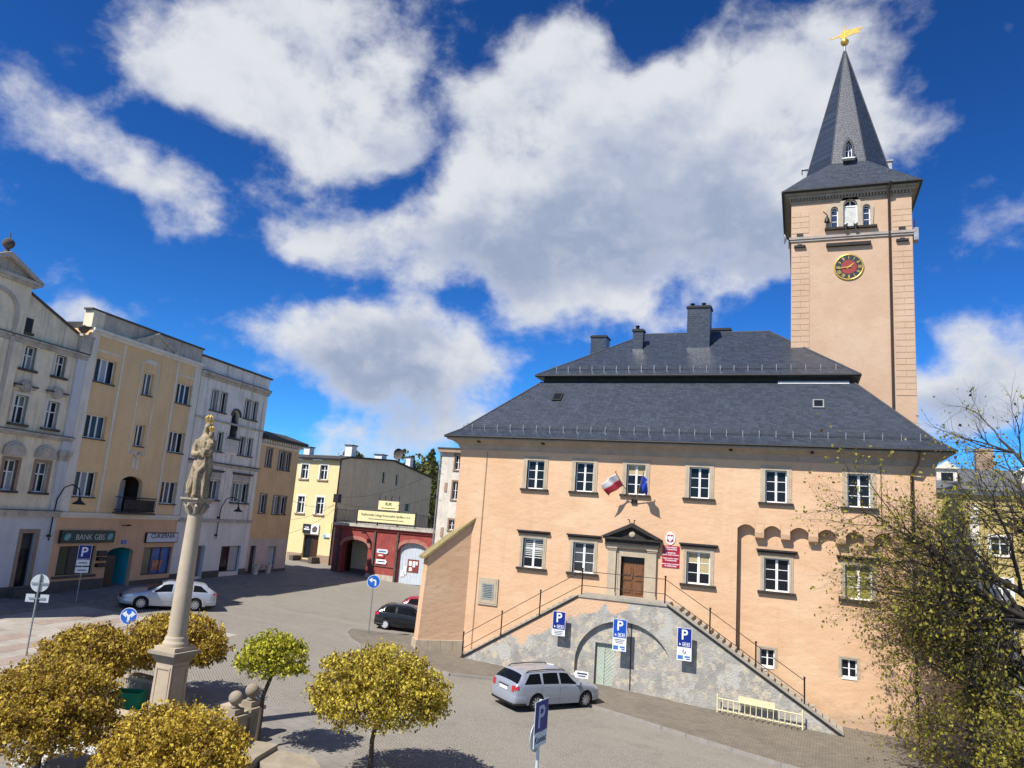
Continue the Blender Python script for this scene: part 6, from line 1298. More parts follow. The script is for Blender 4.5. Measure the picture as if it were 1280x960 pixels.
# ================================================================== MONUMENT
MST = mat('column_sandstone', (.44, .36, .26), .88, .14, 1.4, .35, 22, streak=.3, streakcol=(.27, .22, .16), dirt=(1.2, .6, (.3, .25, .18), .5))
MDK = mat('grey_weathered_sandstone', (.30, .255, .19), .9, .22, 2, .4, 16, streak=.3)
mc = gnd(203, 915); MR = radians(0)
def monument():
    t = thing('marian_column', 'tall sandstone column on a panelled pedestal carrying a crowned mother and child statue', 'monument', (mc.x, mc.y, mc.z), MR)
    zc = lambda py: zat(mc.x, mc.y, py) - mc.z
    zp, zcap, zb, zt, zst = zc(821), zc(812), zc(800), zc(643), zc(624)
    def sq(mb, w0, w1, z0, z1): mb.hexa([(-w0, -w0, z0), (w0, -w0, z0), (w0, w0, z0), (-w0, w0, z0)], [(-w1, -w1, z1), (w1, -w1, z1), (w1, w1, z1), (-w1, w1, z1)])
    pd = MB(); sq(pd, .54, .52, -.2, .35); sq(pd, .47, .37, .35, .5); sq(pd, .345, .325, .5, zp - .12)
    for s in range(4):
        a = s * pi / 2
    p = pd.build('pedestal', MST, t)
    for a in range(4):
        c_, s_ = cos(a * pi / 2), sin(a * pi / 2); q = MB()
        for (x0, x1, z0, z1) in ((-.27, -.225, .62, zp - .25), (.225, .27, .62, zp - .25), (-.225, .225, .62, .68), (-.225, .225, zp - .31, zp - .25)): q.box(x0, x1, -.352, -.32, z0, z1)
        q.v = [(x * c_ - y * s_, x * s_ + y * c_, z) for x, y, z in q.v]; q.build('panel_moulding', MST, p)
    cp = MB(); sq(cp, .345, .39, zp - .12, zp - .02); sq(cp, .41, .47, zp - .02, zcap - .09); sq(cp, .53, .53, zcap - .09, zcap); cp.build('pedestal_cap', MDK, t)
    b = MB(); sq(b, .41, .41, zcap, zcap + .12); b.lathe([(.37, zcap + .12), (.38, zcap + .2), (.35, zcap + .26), (.32, zcap + .28), (.34, zcap + .34), (.3, zcap + .4)], n=28); b.build('column_base', MST, t)
    n = 12; b = MB().lathe([(.275 - .065 * (k / n) ** 1.4, zcap + .4 + (zt - zcap - .4) * k / n) for k in range(n + 1)], n=32); b.build('shaft', MST, t)
    c = MB().lathe([(.22, zt), (.245, zt + .03), (.21, zt + .06), (.24, zt + .2), (.31, zst - .12)], n=24)
    sq(c, .29, .32, zst - .12, zst - .02); sq(c, .36, .36, zst - .02, zst + .04); ct = c.build('capital', MDK, t)
    for k in range(8):
        a = k * pi / 4; MB().tube([(.22 * cos(a), .22 * sin(a), zt + .06), (.28 * cos(a), .28 * sin(a), zt + .2), (.35 * cos(a), .35 * sin(a), zst - .16), (.38 * cos(a), .38 * sin(a), zst - .24)], [.06, .065, .05, .025], 6).build('acanthus_leaf', MDK, ct)
    # statue: one body from draped volumes, remeshed to a single surface
    H = zc(524) - zst; k = H / 2.35; s = MB(); z0 = zst + .04
    def ell(c, r, n=14):
        cx_, cy_, cz = c; vs = []; 
        prof = [(sin(pi * i / 8), -cos(pi * i / 8)) for i in range(9)]; m = len(s.v); pts = []
        for pr, ph in prof:
            for j in range(n): a = 2 * pi * j / n; pts.append((cx_ + r[0] * max(pr, .02) * cos(a), cy_ + r[1] * max(pr, .02) * sin(a), cz + r[2] * ph))
        s.add(pts, [(i * n + j, i * n + (j + 1) % n, (i + 1) * n + (j + 1) % n, (i + 1) * n + j) for i in range(8) for j in range(n)] + [tuple(range(n - 1, -1, -1)), tuple(8 * n + j for j in range(n))], True)
    n = 40; rings = []
    lv = [(0, .36, .30, 0, 0), (.1, .37, .31, 0, 0), (.35, .33, .27, .02, 0), (.7, .32, .26, .05, 0), (1.0, .34, .27, .06, .0), (1.2, .31, .24, .05, 0), (1.38, .27, .2, .02, 0), (1.55, .31, .21, 0, 0), (1.7, .31, .19, 0, 0), (1.8, .2, .15, 0, 0), (1.86, .09, .09, 0, 0)]
    pts = []
    for zi, (z, rx, ry, ox, oy) in enumerate(lv):
        for j in range(n):
            a = 2 * pi * j / n; amp = .2 * max(0, 1 - z / 1.6) + .05
            f = 1 + amp * (.75 - 1.5 * abs(sin(a * 4.5 + z * 1.6 + .8 * sin(a * 2)))) + .04 * sin(a * 13 - z * 4)
            pts.append(((ox + rx * f * cos(a)) * k, (oy + ry * f * sin(a)) * k, z0 + z * k))
    s.add(pts, [(i * n + j, i * n + (j + 1) % n, (i + 1) * n + (j + 1) % n, (i + 1) * n + j) for i in range(len(lv) - 1) for j in range(n)] + [tuple(range(n - 1, -1, -1)), tuple((len(lv) - 1) * n + j for j in range(n))], True)
    S = lambda x, y, z: (x * k, y * k, z0 + z * k)
    s.tube([S(-.30, .05, 1.1), S(-.40, .1, .7), S(-.48, .12, .35), S(-.44, .1, .12)], [.1 * k, .13 * k, .15 * k, .12 * k], 8)          # mantle swept back
    s.tube([S(-.25, .0, 1.2), S(-.15, -.22, .9), S(.1, -.28, .75), S(.24, -.2, .95)], [.09 * k, .1 * k, .09 * k, .07 * k], 8)        # fold across
    s.tube([S(.0, -.2, .95), S(.04, -.31, .5), S(.1, -.34, .08)], [.1 * k, .09 * k, .1 * k], 8); s.tube([S(-.16, -.18, .9), S(-.14, -.26, .45), S(-.2, -.32, .1)], [.08 * k, .08 * k, .1 * k], 8)
    s.tube([S(.06, -.34, .06), S(.1, -.46, .03)], [.08 * k, .06 * k], 8)
    s.tube([S(-.3, 0, 1.66), S(-.38, -.06, 1.4), S(-.26, -.24, 1.25), S(.0, -.32, 1.27), S(.12, -.32, 1.33)], [.13 * k, .12 * k, .1 * k, .07 * k, .05 * k], 8)   # right arm
    s.tube([S(.3, 0, 1.66), S(.4, -.06, 1.42), S(.36, -.24, 1.28), S(.2, -.32, 1.26)], [.12 * k, .11 * k, .09 * k, .06 * k], 8)                              # left arm
    s.tube([S(0, 0, 1.8), S(.03, -.03, 1.98)], [.09 * k, .075 * k], 8)
    ell(S(.05, -.06, 2.06), (.115 * k, .13 * k, .155 * k)); ell(S(.02, .02, 2.05), (.155 * k, .15 * k, .18 * k)); s.tube([S(-.08, .06, 2.05), S(-.14, .08, 1.85), S(-.2, .08, 1.66)], [.09 * k, .1 * k, .1 * k], 8); s.tube([S(.12, .05, 2.05), S(.16, .07, 1.85), S(.2, .06, 1.68)], [.07 * k, .08 * k, .1 * k], 8)
    ell(S(.07, -.185, 2.05), (.025 * k, .03 * k, .045 * k)); ell(S(.065, -.16, 1.965), (.04 * k, .035 * k, .03 * k))
    # the child, seated on her left arm
    s.tube([S(.3, -.2, 1.34), S(.32, -.2, 1.5), S(.32, -.18, 1.66), S(.32, -.18, 1.74)], [.11 * k, .12 * k, .11 * k, .05 * k], 8); ell(S(.32, -.2, 1.84), (.09 * k, .095 * k, .115 * k))
    s.tube([S(.34, -.24, 1.36), S(.3, -.42, 1.36), S(.28, -.44, 1.15)], [.075 * k, .06 * k, .04 * k], 8); s.tube([S(.27, -.24, 1.36), S(.2, -.4, 1.38), S(.17, -.44, 1.2)], [.07 * k, .06 * k, .04 * k], 8)
    s.tube([S(.4, -.2, 1.66), S(.48, -.26, 1.54), S(.46, -.36, 1.6)], [.05 * k, .045 * k, .035 * k], 7); s.tube([S(.24, -.2, 1.66), S(.16, -.28, 1.6), S(.1, -.26, 1.66)], [.05 * k, .04 * k, .035 * k], 7)
    tmp = s.build('tmp', MST); md = tmp.modifiers.new('r', 'REMESH'); md.mode = 'VOXEL'; md.voxel_size = .02; md.use_smooth_shade = True
    sm = tmp.modifiers.new('s', 'SMOOTH'); sm.iterations = 1; sm.factor = .2
    bpy.context.view_layer.update(); me = bpy.data.meshes.new_from_object(tmp.evaluated_get(bpy.context.evaluated_depsgraph_get())); bpy.data.objects.remove(tmp); me.materials.clear(); me.materials.append(mat('statue_sandstone', (.31, .245, .155), .9, .25, 3.0, .5, 18, streak=.5, streakcol=(.14, .11, .08), dirt=(4.5, .50, (.12, .095, .07), .8)))
    st = link('statue', me, t); st['label'] = 'crowned mother holding a child, draped stone figure'; st.rotation_euler.z = radians(8); st.scale = (.8, .8, 1)
    gd = mat('crown_gilding', (.62, .42, .12), .4, .15, 6, 0, metallic=.7)
    for (c, r, h) in ((S(.02, -.0, 2.2), .13 * k, .2 * k), (S(.32, -.2, 1.94), .085 * k, .13 * k)):
        q = MB().lathe([(r * .9, 0), (r, h * .3), (r * 1.1, h * .35)], c, 14, caps=False)
        for j in range(7): a = 2 * pi * j / 7; q.tube([(c[0] + r * cos(a), c[1] + r * sin(a), c[2] + h * .3), (c[0] + r * 1.25 * cos(a), c[1] + r * 1.25 * sin(a), c[2] + h * .75), (c[0] + r * .3 * cos(a), c[1] + r * .3 * sin(a), c[2] + h * 1.1)], r * .16, 5)
        q.build('crown', gd, st)
monument()
# stone ball and scroll at the pedestal foot, terrace walls, piers with balls, kerb slabs, gravel
def ball_at(name, label, x, y, z, r):
    o = MB().lathe([(.01, 0)] + [(r * sin(pi * k / 12), r - r * cos(pi * k / 12)) for k in range(1, 12)] + [(.01, 2 * r)], n=24).build(name, MDK, None, (x, y, z)); return tag(o, label, 'stone ball')
def along(px, py, dz=0.0): g = gnd(px, py, dz); return g
def low_wall(name, label, a, b, h, w=.36):
    d = Vector((b[0] - a[0], b[1] - a[1], 0)); L = d.length; an = atan2(d.y, d.x); t = thing(name, label, 'wall', (a[0], a[1], gz(a[0])), an); ti = (gz(b[0]) - gz(a[0])) / L
    MB().hexa([(0, -w / 2, -.2), (L, -w / 2, -.2 + ti * L), (L, w / 2, -.2 + ti * L), (0, w / 2, -.2)], [(0, -w / 2, h - .1), (L, -w / 2, h - .1), (L, w / 2, h - .1), (0, w / 2, h - .1)]).build('wall_body', MDK, t)
    n = max(2, round(L / 1.1))
    for k in range(n): block('coping_stone', MST, t, L * k / n + .008, L * (k + 1) / n - .008, -w / 2 - .05, w / 2 + .05, h - .1, h + .02)
    return t
ax, ay = cos(MR), sin(MR)
def mloc(a, b): return (mc.x + a * ax - b * ay, mc.y + a * ay + b * ax)
low_wall('terrace_wall', 'low sandstone wall with coping running from the column towards the crossing', mloc(-3.4, 1.6), mloc(-.85, 1.35), .8)
low_wall('terrace_wall', 'short low sandstone wall between the column and the ball topped piers', mloc(.85, 1.35), mloc(2.2, 1.2), .75)
low_wall('terrace_wall', 'long low sandstone wall under the golden round tree', mloc(-3.0, -1.6), mloc(1.6, -1.5), .7)
def pier(px, py, pyt, label):
    g = gnd(px, py); t = thing('stone_pier', label, 'pier', g, MR, 'ball topped piers of the column terrace'); h = zat(g.x, g.y, pyt) - g.z
    hb = h - .78
    MB().hexa([(-.3, -.3, -.2), (.3, -.3, -.2), (.3, .3, -.2), (-.3, .3, -.2)], [(-.27, -.27, hb), (.27, -.27, hb), (.27, .27, hb), (-.27, .27, hb)]).build('shaft', MDK, t)
    MB().box(-.34, .34, -.34, .34, hb, hb + .1).box(-.2, .2, -.2, .2, hb + .1, hb + .26).build('cap', MDK, t); r = .2
    MB().lathe([(.1, hb + .26), (.14, hb + .3), (.1, hb + .35)] + [(r * sin(pi * k / 12) + .005, hb + .55 - r * cos(pi * k / 12)) for k in range(2, 12)] + [(.01, hb + .75)], n=22).build('ball', MDK, t)
pier(287, 931, 862, 'ball topped sandstone pier, the one of the pair next to the golden round tree')
pier(308, 919, 853, 'ball topped sandstone pier, the one of the pair next to the small green tree')
q = gnd(214, 905); ball_at('stone_ball', 'weathered stone ball lying at the foot of the column pedestal', *mloc(.62, -.75), q.z + .62, .24)
def slab(name, label, pts, h, z0=0.0):
    x0, y0 = pts[0]; b = MB().prism([(x - x0, y - y0) for x, y in pts], -.3, h, 'xy'); o = b.build(name, MDK, None, (x0, y0, gz(x0) + z0)); return tag(o, label, 'stone slab')
def P2(px, py): g = gnd(px, py); return (g.x, g.y)
slab('stone_slab', 'broad grey stone slab on the ground beneath the small green tree', [P2(322, 953), P2(345, 944), P2(390, 955), P2(400, 972), P2(330, 985)], .16)
slab('stone_slab', 'long grey stone slab edging the flower bed by the piers', [P2(285, 972), P2(318, 938), P2(330, 940), P2(346, 944), P2(318, 962), P2(300, 985)], .30)
slab('stone_slab', 'pale stone slab in the gravel under the large rusty round tree', [P2(40, 990), P2(60, 952), P2(92, 945), P2(120, 958), P2(90, 1000)], .22)
# pale gravel in the bed
rg = random.Random(9); b = MB()
for cx_, cy_, rr, nn in ((*P2(317, 936), .55, 320), (*P2(70, 950), 1.2, 500), (*P2(120, 945), 1.2, 400)):
    for k in range(nn):
        a = rg.uniform(0, 2 * pi); r = rr * sqrt(rg.random()); x, y = cx_ + r * cos(a), cy_ + r * sin(a) * .8; s = rg.uniform(.025, .055); z = gz(x) + .01
        v = [(x + s * rg.uniform(.6, 1.2) * cos(q * pi / 2 + a), y + s * rg.uniform(.6, 1.2) * sin(q * pi / 2 + a), z) for q in range(4)] + [(x, y, z + s * rg.uniform(.6, 1.1))]; b.add(v, [(0, 1, 4), (1, 2, 4), (2, 3, 4), (3, 0, 4)])
stuff(tag(b.build('gravel', mat('white_gravel', (.62, .6, .57), .85, .2, 30, 0), fix=False), 'pale gravel strewn round the tree trunks in the bed', 'gravel'))
# green crate behind the column
g = gnd(157, 893); t = thing('green_crate', 'open green plastic crate standing behind the low wall by the column', 'crate', (g.x, g.y, g.z + .25), radians(25)); gm = mat('green_plastic', (.03, .33, .15), .45, .1, 4, 0)
b = MB().box(-.42, .42, -.28, .28, 0, .03)
for x in (-.42, .40): b.box(x, x + .02, -.28, .28, .03, .42)
for y in (-.28, .26): b.box(-.4, .4, y, y + .02, .03, .42)
b.build('tub', gm, t); MB().box(-.45, .45, -.31, -.27, .40, .45).box(-.45, .45, .27, .31, .40, .45).box(-.45, -.41, -.27, .27, .40, .45).box(.41, .45, -.27, .27, .40, .45).build('rim', gm, t); block('crate_foot', gm, t, -.38, .38, -.24, .24, -.25, 0)
sheet('monument_paving', [P2(212, 846), P2(300, 862), P2(380, 893), P2(446, 924), P2(440, 975), P2(330, 1020), P2(-40, 1060), P2(-60, 905), P2(60, 868)], mat_pavers('smooth_grey_slabs', (.225, .21, .185), (.26, .243, .215), (.15, .14, .12), .5, .5, radians(20)), .005)
# ================================================================== CROSSING AND STRIPS in the paving on the left
def strip(name, pts, m): o = sheet(name, pts, m, .006); return o
RBK = mat_pavers('reddish_pavers', (.33, .255, .21), (.37, .29, .235), (.22, .18, .15), .2, .1, radians(7)); LBK = mat_pavers('light_pavers', (.36, .325, .275), (.40, .36, .305), (.25, .22, .19), .3, .3, radians(7))
def rq(u0, u1, o0, o1): return [row_xy(u0, o0), row_xy(u1, o0), row_xy(u1, o1), row_xy(u0, o1)]
strip('crossing_strip_paving', rq(-14, -1.0, 3.3, 13), LBK)
for k in range(5):
    for (a, b2) in ((-13.5, -7.6), (-5.9, -1.6)):
        o = sheet('paving_panel', rq(a, b2, 5.2 + k * 1.55, 6.0 + k * 1.55), RBK, .011)

# ================================================================== CARS
TYRE = mat('tyre_rubber', (.018, .018, .019), .85, .2, 8, .1); CGLASS = mat_glass('car_glass', (.006, .007, .009), .06); CGLASS.node_tree.nodes['Principled BSDF'].inputs['Specular IOR Level'].default_value = .16; CTRIM = mat('car_black_trim', (.015, .015, .016), .5, .1, 6, 0); RIM = mat_paint('alloy', (.52, .53, .55), .3, .7); TAIL = mat_paint('tail_lamp_red', (.45, .015, .02), .15, 0, .6); LAMP = mat_paint('lamp_clear', (.72, .75, .78), .12, 0, .8)
PLATE = mat('number_plate_white', (.72, .73, .72), .5, .03, 5, 0); WELL = mat('wheel_well', (.01, .01, .01), .9, .1, 5, 0)
def interp(tab, x):
    if x <= tab[0][0]: return tab[0][1]
    for (a, p), (b, q) in zip(tab, tab[1:]):
        if x <= b: return p + (q - p) * (x - a) / (b - a)
    return tab[-1][1]
def car(label, group, loc, head, paint, S):
    """x forward, y left; S holds the side profile of the car"""
    t = thing('parked_car', label, 'car', loc, head, group); t.rotation_euler = (0, 0, head)
    L0, L1 = S['rear'], S['front']; W = S['w'] / 2; wr = S['wr']; ax = S['axles']
    xs = set([L0, L1]); n = 64
    for k in range(n + 1): xs.add(L0 + (L1 - L0) * k / n)
    for a in ax:
        for k in range(-9, 10): xs.add(a + (wr + .055) * sin(k * pi / 18.0))
    for x, _ in S['top']: xs.add(x)
    xs = sorted(x for x in xs if L0 <= x <= L1)
    top = lambda x: interp(S['top'], x); wid = lambda x: W * interp(S['plan'], x); belt = lambda x: interp(S['belt'], x); rw = lambda x: W * interp(S['roofw'], x)
    def zlow(x):
        z = interp(S['sill'], x)
        for a in ax:
            d = abs(x - a); R = wr + .055
            if d < R: z = max(z, wr + sqrt(R * R - d * d))
        return z
    def ring(x):
        w = wid(x); zt = top(x); zb = min(belt(x), zt - .05); zl = zlow(x); g = min(1, max(0, (zt - zb - .05) / .3)); r = rw(x) * (1 - g) + rw(x) * g
        w5 = (w * .93) * (1 - g) + r * g
        return [Vector((x, w * .97, zl)), Vector((x, w, max(zl + .012, .42))), Vector((x, w, max(zl + .02, .62))), Vector((x, w * .985, max(zl + .03, zb - .07))), Vector((x, w * .955, max(zl + .035, zb))), Vector((x, w5, zt - .045)), Vector((x, w5 * .86, zt - .008)), Vector((x, w5 * .45, zt + .012)), Vector((x, 0, zt + .018))]
    RG = [ring(x) for x in xs]; m = len(RG[0]); b = MB()
    for sgn in (1, -1):
        vs = [(p.x, p.y * sgn, p.z) for r in RG for p in r]; fs = [(i * m + j, (i + 1) * m + j, (i + 1) * m + j + 1, i * m + j + 1) for i in range(len(xs) - 1) for j in range(m - 1)]
        b.add(vs, fs, True)
    for r in (RG[0], RG[-1]):
        b.poly([(p.x, p.y, p.z) for p in r] + [(p.x, -p.y, p.z) for p in reversed(r[:-1])])
    import bmesh
    me = bpy.data.meshes.new('body'); me.from_pydata(b.v, [], b.f); me.polygons.foreach_set('use_smooth', b.sm); bm = bmesh.new(); bm.from_mesh(me); bmesh.ops.remove_doubles(bm, verts=bm.verts, dist=.0008); bmesh.ops.recalc_face_normals(bm, faces=bm.faces); bm.to_mesh(me); bm.free(); me.materials.append(paint); body = link('body', me, t)
    def surf(x, s, sgn):
        r = ring(x); j = min(int(s), m - 2); f = s - j; p = r[j].lerp(r[j + 1], f); return Vector((p.x, p.y * sgn, p.z))
    def patch(nm, mt, x0, x1, s0, s1, sgn, off=.007, nx=8, ns=4, parent=body, x0t=None, x1t=None, both=False):
        """a piece of the skin, lifted off it: glass, lamps, gaps"""
        b = MB()
        for sg in ((1, -1) if both else (sgn,)):
            vs = []
            for i in range(nx + 1):
                for k in range(ns + 1):
                    f = k / ns; xa = x0 + ((x0t if x0t is not None else x0) - x0) * f; xb = x1 + ((x1t if x1t is not None else x1) - x1) * f; x = xa + (xb - xa) * i / nx; s = s0 + (s1 - s0) * f
                    e = .01; du = surf(min(x + e, L1), s, sg) - surf(max(x - e, L0), s, sg); ds = surf(x, min(s + .05, m - 1.001), sg) - surf(x, max(s - .05, 0), sg); nn = du.cross(ds); nn = nn.normalized() if nn.length > 1e-9 else Vector((0, sg, 0))
                    if nn.y * sg < 0 or (abs(nn.y) < .05 and nn.z < 0): nn = -nn
                    vs.append(surf(x, s, sg) + nn * off)
            b.add(vs, [(i * (ns + 1) + k, (i + 1) * (ns + 1) + k, (i + 1) * (ns + 1) + k + 1, i * (ns + 1) + k + 1) for i in range(nx) for k in range(ns)], True)
        return b.build(nm, mt, parent)
    for sg in (1, -1):
        for (x0, x1, x0t, x1t) in S['side_glass']: patch('side_window', CGLASS, x0, x1, 4.12, 4.9, sg, .006, 8, 4, x0t=x0t, x1t=x1t)
        for x in S['gaps']: patch('door_gap', CTRIM, x - .005, x + .005, .3, 4.0, sg, .002, 1, 10)
        for x in S['handles']: p = surf(x, 3.4, sg); MB().box(p.x - .1, p.x + .1, p.y - .018 if sg > 0 else p.y - .012, p.y + .012 if sg > 0 else p.y + .018, p.z - .02, p.z + .015).build('door_handle', paint, body)
        mx = S['mirror']; p = surf(mx, 4.0, sg); MB().hexa([(mx - .08, p.y, p.z + .02), (mx + .1, p.y, p.z + .02), (mx + .06, p.y + sg * .2, p.z + .05), (mx - .07, p.y + sg * .2, p.z + .05)], [(mx - .08, p.y, p.z + .14), (mx + .06, p.y, p.z + .14), (mx + .03, p.y + sg * .2, p.z + .16), (mx - .07, p.y + sg * .2, p.z + .16)]).build('mirror', paint, body)
        patch('tail_lamp', TAIL, *S['tail'], sg, .008, 5, 4); patch('headlamp', LAMP, *S['headl'], sg, .008, 6, 4)
        patch('side_moulding', CTRIM if S.get('dark') else paint, ax[1] + .42, ax[0] - .42, 1.55, 1.8, sg, .012, 4, 2)
        if S.get('rails'):
            a, c = S['rails']; pts = [surf(a, 5.3, sg) + Vector((0, 0, .0)), surf(a + .12, 5.4, sg) + Vector((0, 0, .06)), surf((a + c) / 2, 5.4, sg) + Vector((0, 0, .065)), surf(c - .12, 5.4, sg) + Vector((0, 0, .06)), surf(c, 5.3, sg)]
            MB().tube(pts, .02, 6).build('roof_rail', CTRIM, body)
    ws = S['windscreen']; patch('windscreen', CGLASS, ws[0], ws[1], 5.15, m - 1.001, 1, .007, 6, 6, both=True)
    rs = S['rear_screen']; patch('rear_window', CGLASS, rs[0], rs[1], 5.1, m - 1.001, 1, .007, 6, 6, both=True)
    # ends: plates, bumper bars, grille, rear lamps on the tailgate corner
    w0 = wid(L0); w1 = wid(L1); zp = S['plate_z']
    MB().box(L0 - .012, L0, -.26, .26, zp, zp + .115).build('number_plate', PLATE, body); MB().box(L0 - .02, L0 + .01, -.3, .3, zp + .13, zp + .17).build('boot_grip', CTRIM, body); MB().tube([surf(S['rear_screen'][0] + .02, 7.9, 1) + Vector((-.03, 0, 0)), surf(S['rear_screen'][0] + .12, 7.2, 1) + Vector((-.03, 0, .02))], .012, 5).build('rear_wiper', CTRIM, body)
    for sg in (1, -1): MB().box(L0 - .014, L0 + .06, sg * w0 * .985, sg * w0 * .76, S['lamp_z'][0], S['lamp_z'][1]).build('tail_lamp', TAIL, body)
    def bumper(nm, end, out, z0, z1, mt):
        """wraps round the end of the car, following its plan"""
        sg = 1 if end == L1 else -1; xs_ = [end - sg * q for q in (.55, .4, .28, .18, .1, .05, .02)]
        half = [(x + sg * .02 * k / 6, wid(x) + .012) for k, x in enumerate(xs_)] + [(end + sg * (out * .45), wid(end) * .9), (end + sg * (out * .85), wid(end) * .6), (end + sg * out, 0)]
        line = half + [(x, -y) for x, y in reversed(half[:-1])]; n = len(line); b = MB(); lv = ((z0, .965), (z0 + .05, .995), ((z0 + z1) / 2, 1.0), (z1 - .05, .995), (z1, .96)); vs = []
        cx_ = end - sg * .6
        for z, k in lv: vs += [(cx_ + (x - cx_) * (1 - (1 - k) * .6), y * (1 - (1 - k) * .6), z) for x, y in line]
        b.add(vs, [(i * n + q, i * n + q + 1, (i + 1) * n + q + 1, (i + 1) * n + q) for i in range(len(lv) - 1) for q in range(n - 1)], True)
        b.poly([(x, y, z1) for x, y, _ in vs[-n:]]); b.poly([(x, y, z0) for x, y, _ in vs[:n]]); b.build(nm, mt, body)
    bumper('rear_bumper', L0, .07, .33, .62, paint if not S.get('dark') else CTRIM); bumper('rear_valance', L0, .05, .24, .335, CTRIM)
    bumper('front_bumper', L1, .08, .27, .56, paint); bumper('front_valance', L1, .06, .19, .275, CTRIM)
    MB().box(L1 - .01, L1 + .05, -w1 * .6, w1 * .6, .565, .66).box(L1 + .02, L1 + .088, -w1 * .5, w1 * .5, .29, .36).build('grille', CTRIM, body); MB().box(L1 + .075, L1 + .09, -.26, .26, .4, .51).build('number_plate', PLATE, body)
    MB().box(L0 + .15, L1 - .15, -W * .8, W * .8, .16, .4).build('underbody', WELL, t)
    for a in ax: MB().box(a - wr - .03, a + wr + .03, -W * .93, W * .93, .3, wr * 2 + .04).build('wheel_well', WELL, t)
    # wheels
    for a in ax:
        for sg in (1, -1):
            y = sg * (W - .115); tw = .1
            wh = MB().lathe([(wr * .66, -tw), (wr * .93, -tw), (wr, -tw * .7), (wr, tw * .7), (wr * .93, tw), (wr * .66, tw)], (a, y, wr), 28, 'y', caps=False).build('wheel', TYRE, t)
            yo = y + sg * (tw - .02); r = MB()
            r.lathe([(wr * .68, -.01), (wr * .68, .012), (wr * .60, .012), (wr * .60, -.01)], (a, yo, wr), 28, 'y', caps=False)
            ns = S.get('spokes', 7)
            for k in range(ns):
                q = 2 * pi * k / ns; d = Vector((cos(q), 0, sin(q))); e = Vector((-sin(q), 0, cos(q))); c0 = Vector((a, yo + sg * .006, wr)); A, B = c0 + d * wr * .1, c0 + d * wr * .64; hw, hw2 = wr * .10, wr * .085; yy = Vector((0, .012, 0))
                r.hexa([A - e * hw - yy, B - e * hw2 - yy, B + e * hw2 - yy, A + e * hw - yy], [A - e * hw + yy, B - e * hw2 + yy, B + e * hw2 + yy, A + e * hw + yy])
            r.lathe([(wr * .17, -.016), (wr * .15, .02)] if sg > 0 else [(wr * .15, -.02), (wr * .17, .016)], (a, yo, wr), 14, 'y'); r.build('rim', S.get('rimmat', RIM), wh)
            MB().lathe([(wr * .66, -.005), (wr * .66, .005)], (a, y + sg * .03, wr), 20, 'y').build('brake_disc', WELL, wh)
    return t
ESTATE = dict(rear=-2.28, front=2.28, w=1.77, wr=.32, axles=(1.37, -1.21), spokes=9,
    top=[(-2.28, .90), (-2.24, .97), (-2.12, 1.12), (-1.92, 1.34), (-1.82, 1.41), (-1.5, 1.45), (-.5, 1.485), (.2, 1.465), (.42, 1.42), (.75, 1.22), (1.1, 1.0), (1.2, .965), (1.6, .91), (2.0, .83), (2.18, .74), (2.28, .58)],
    plan=[(-2.28, .84), (-2.2, .93), (-2.0, .975), (-1.5, 1.0), (1.3, 1.0), (1.8, .965), (2.1, .87), (2.28, .70)], belt=[(-2.28, .97), (-1.2, .96), (1.1, .90), (2.28, .74)], sill=[(-2.28, .34), (-1.9, .25), (1.9, .22), (2.28, .3)],
    roofw=[(-2.28, .80), (-1.9, .71), (-1, .72), (.4, .71), (1.1, .82), (2.28, .8)],
    side_glass=[(-1.86, -1.02, -1.55, -1.06), (-.92, -.12, -.92, -.16), (-.02, .92, -.06, .40)], gaps=[-1.0, -.07, 1.0], handles=[-.82, .1], mirror=.86, tail=(-2.26, -2.1, 2.75, 3.9), headl=(1.85, 2.22, 2.9, 4.2), rails=(-1.7, .3), windscreen=(.46, 1.05), rear_screen=(-2.17, -1.9), plate_z=.72, lamp_z=(.74, .96))
SILVER = mat_paint('silver_paint', (.36, .39, .45), .32, .4, .5); SILVER2 = mat_paint('bright_silver_paint', (.48, .50, .53), .3, .4, .5)
def place_car(label, wheel_rear, wheel_front, side, paint, spec, group=None):
    """two ground contact points of the wheels on the visible side (side=+1 when that is the left side)"""
    r, f = Vector((wheel_rear.x, wheel_rear.y)), Vector((wheel_front.x, wheel_front.y)); d = (f - r).normalized(); left = Vector((-d.y, d.x)); W = spec['w'] / 2 - .1
    ax = spec['axles']; mid = (r + f) / 2 - left * side * W; o = mid - d * ((ax[0] + ax[1]) / 2); h = atan2(d.y, d.x); t = car(label, group, (o.x, o.y, gz(o.x) + .006), h, paint, spec)
    t.rotation_euler = (0, math.atan(SL) * cos(h), h) if False else Vector((0, 0, 1)).rotation_difference(Vector((SL, 0, 1)).normalized()).to_matrix().to_4x4().to_euler() if False else (Matrix.Rotation(math.atan(SL), 3, 'Y') @ Matrix.Rotation(h, 3, 'Z')).to_euler(); return t
place_car('silver estate car with roof rails parked by the kerb below the staircase', gnd(667, 889), gnd(731, 884), -1, SILVER, ESTATE)
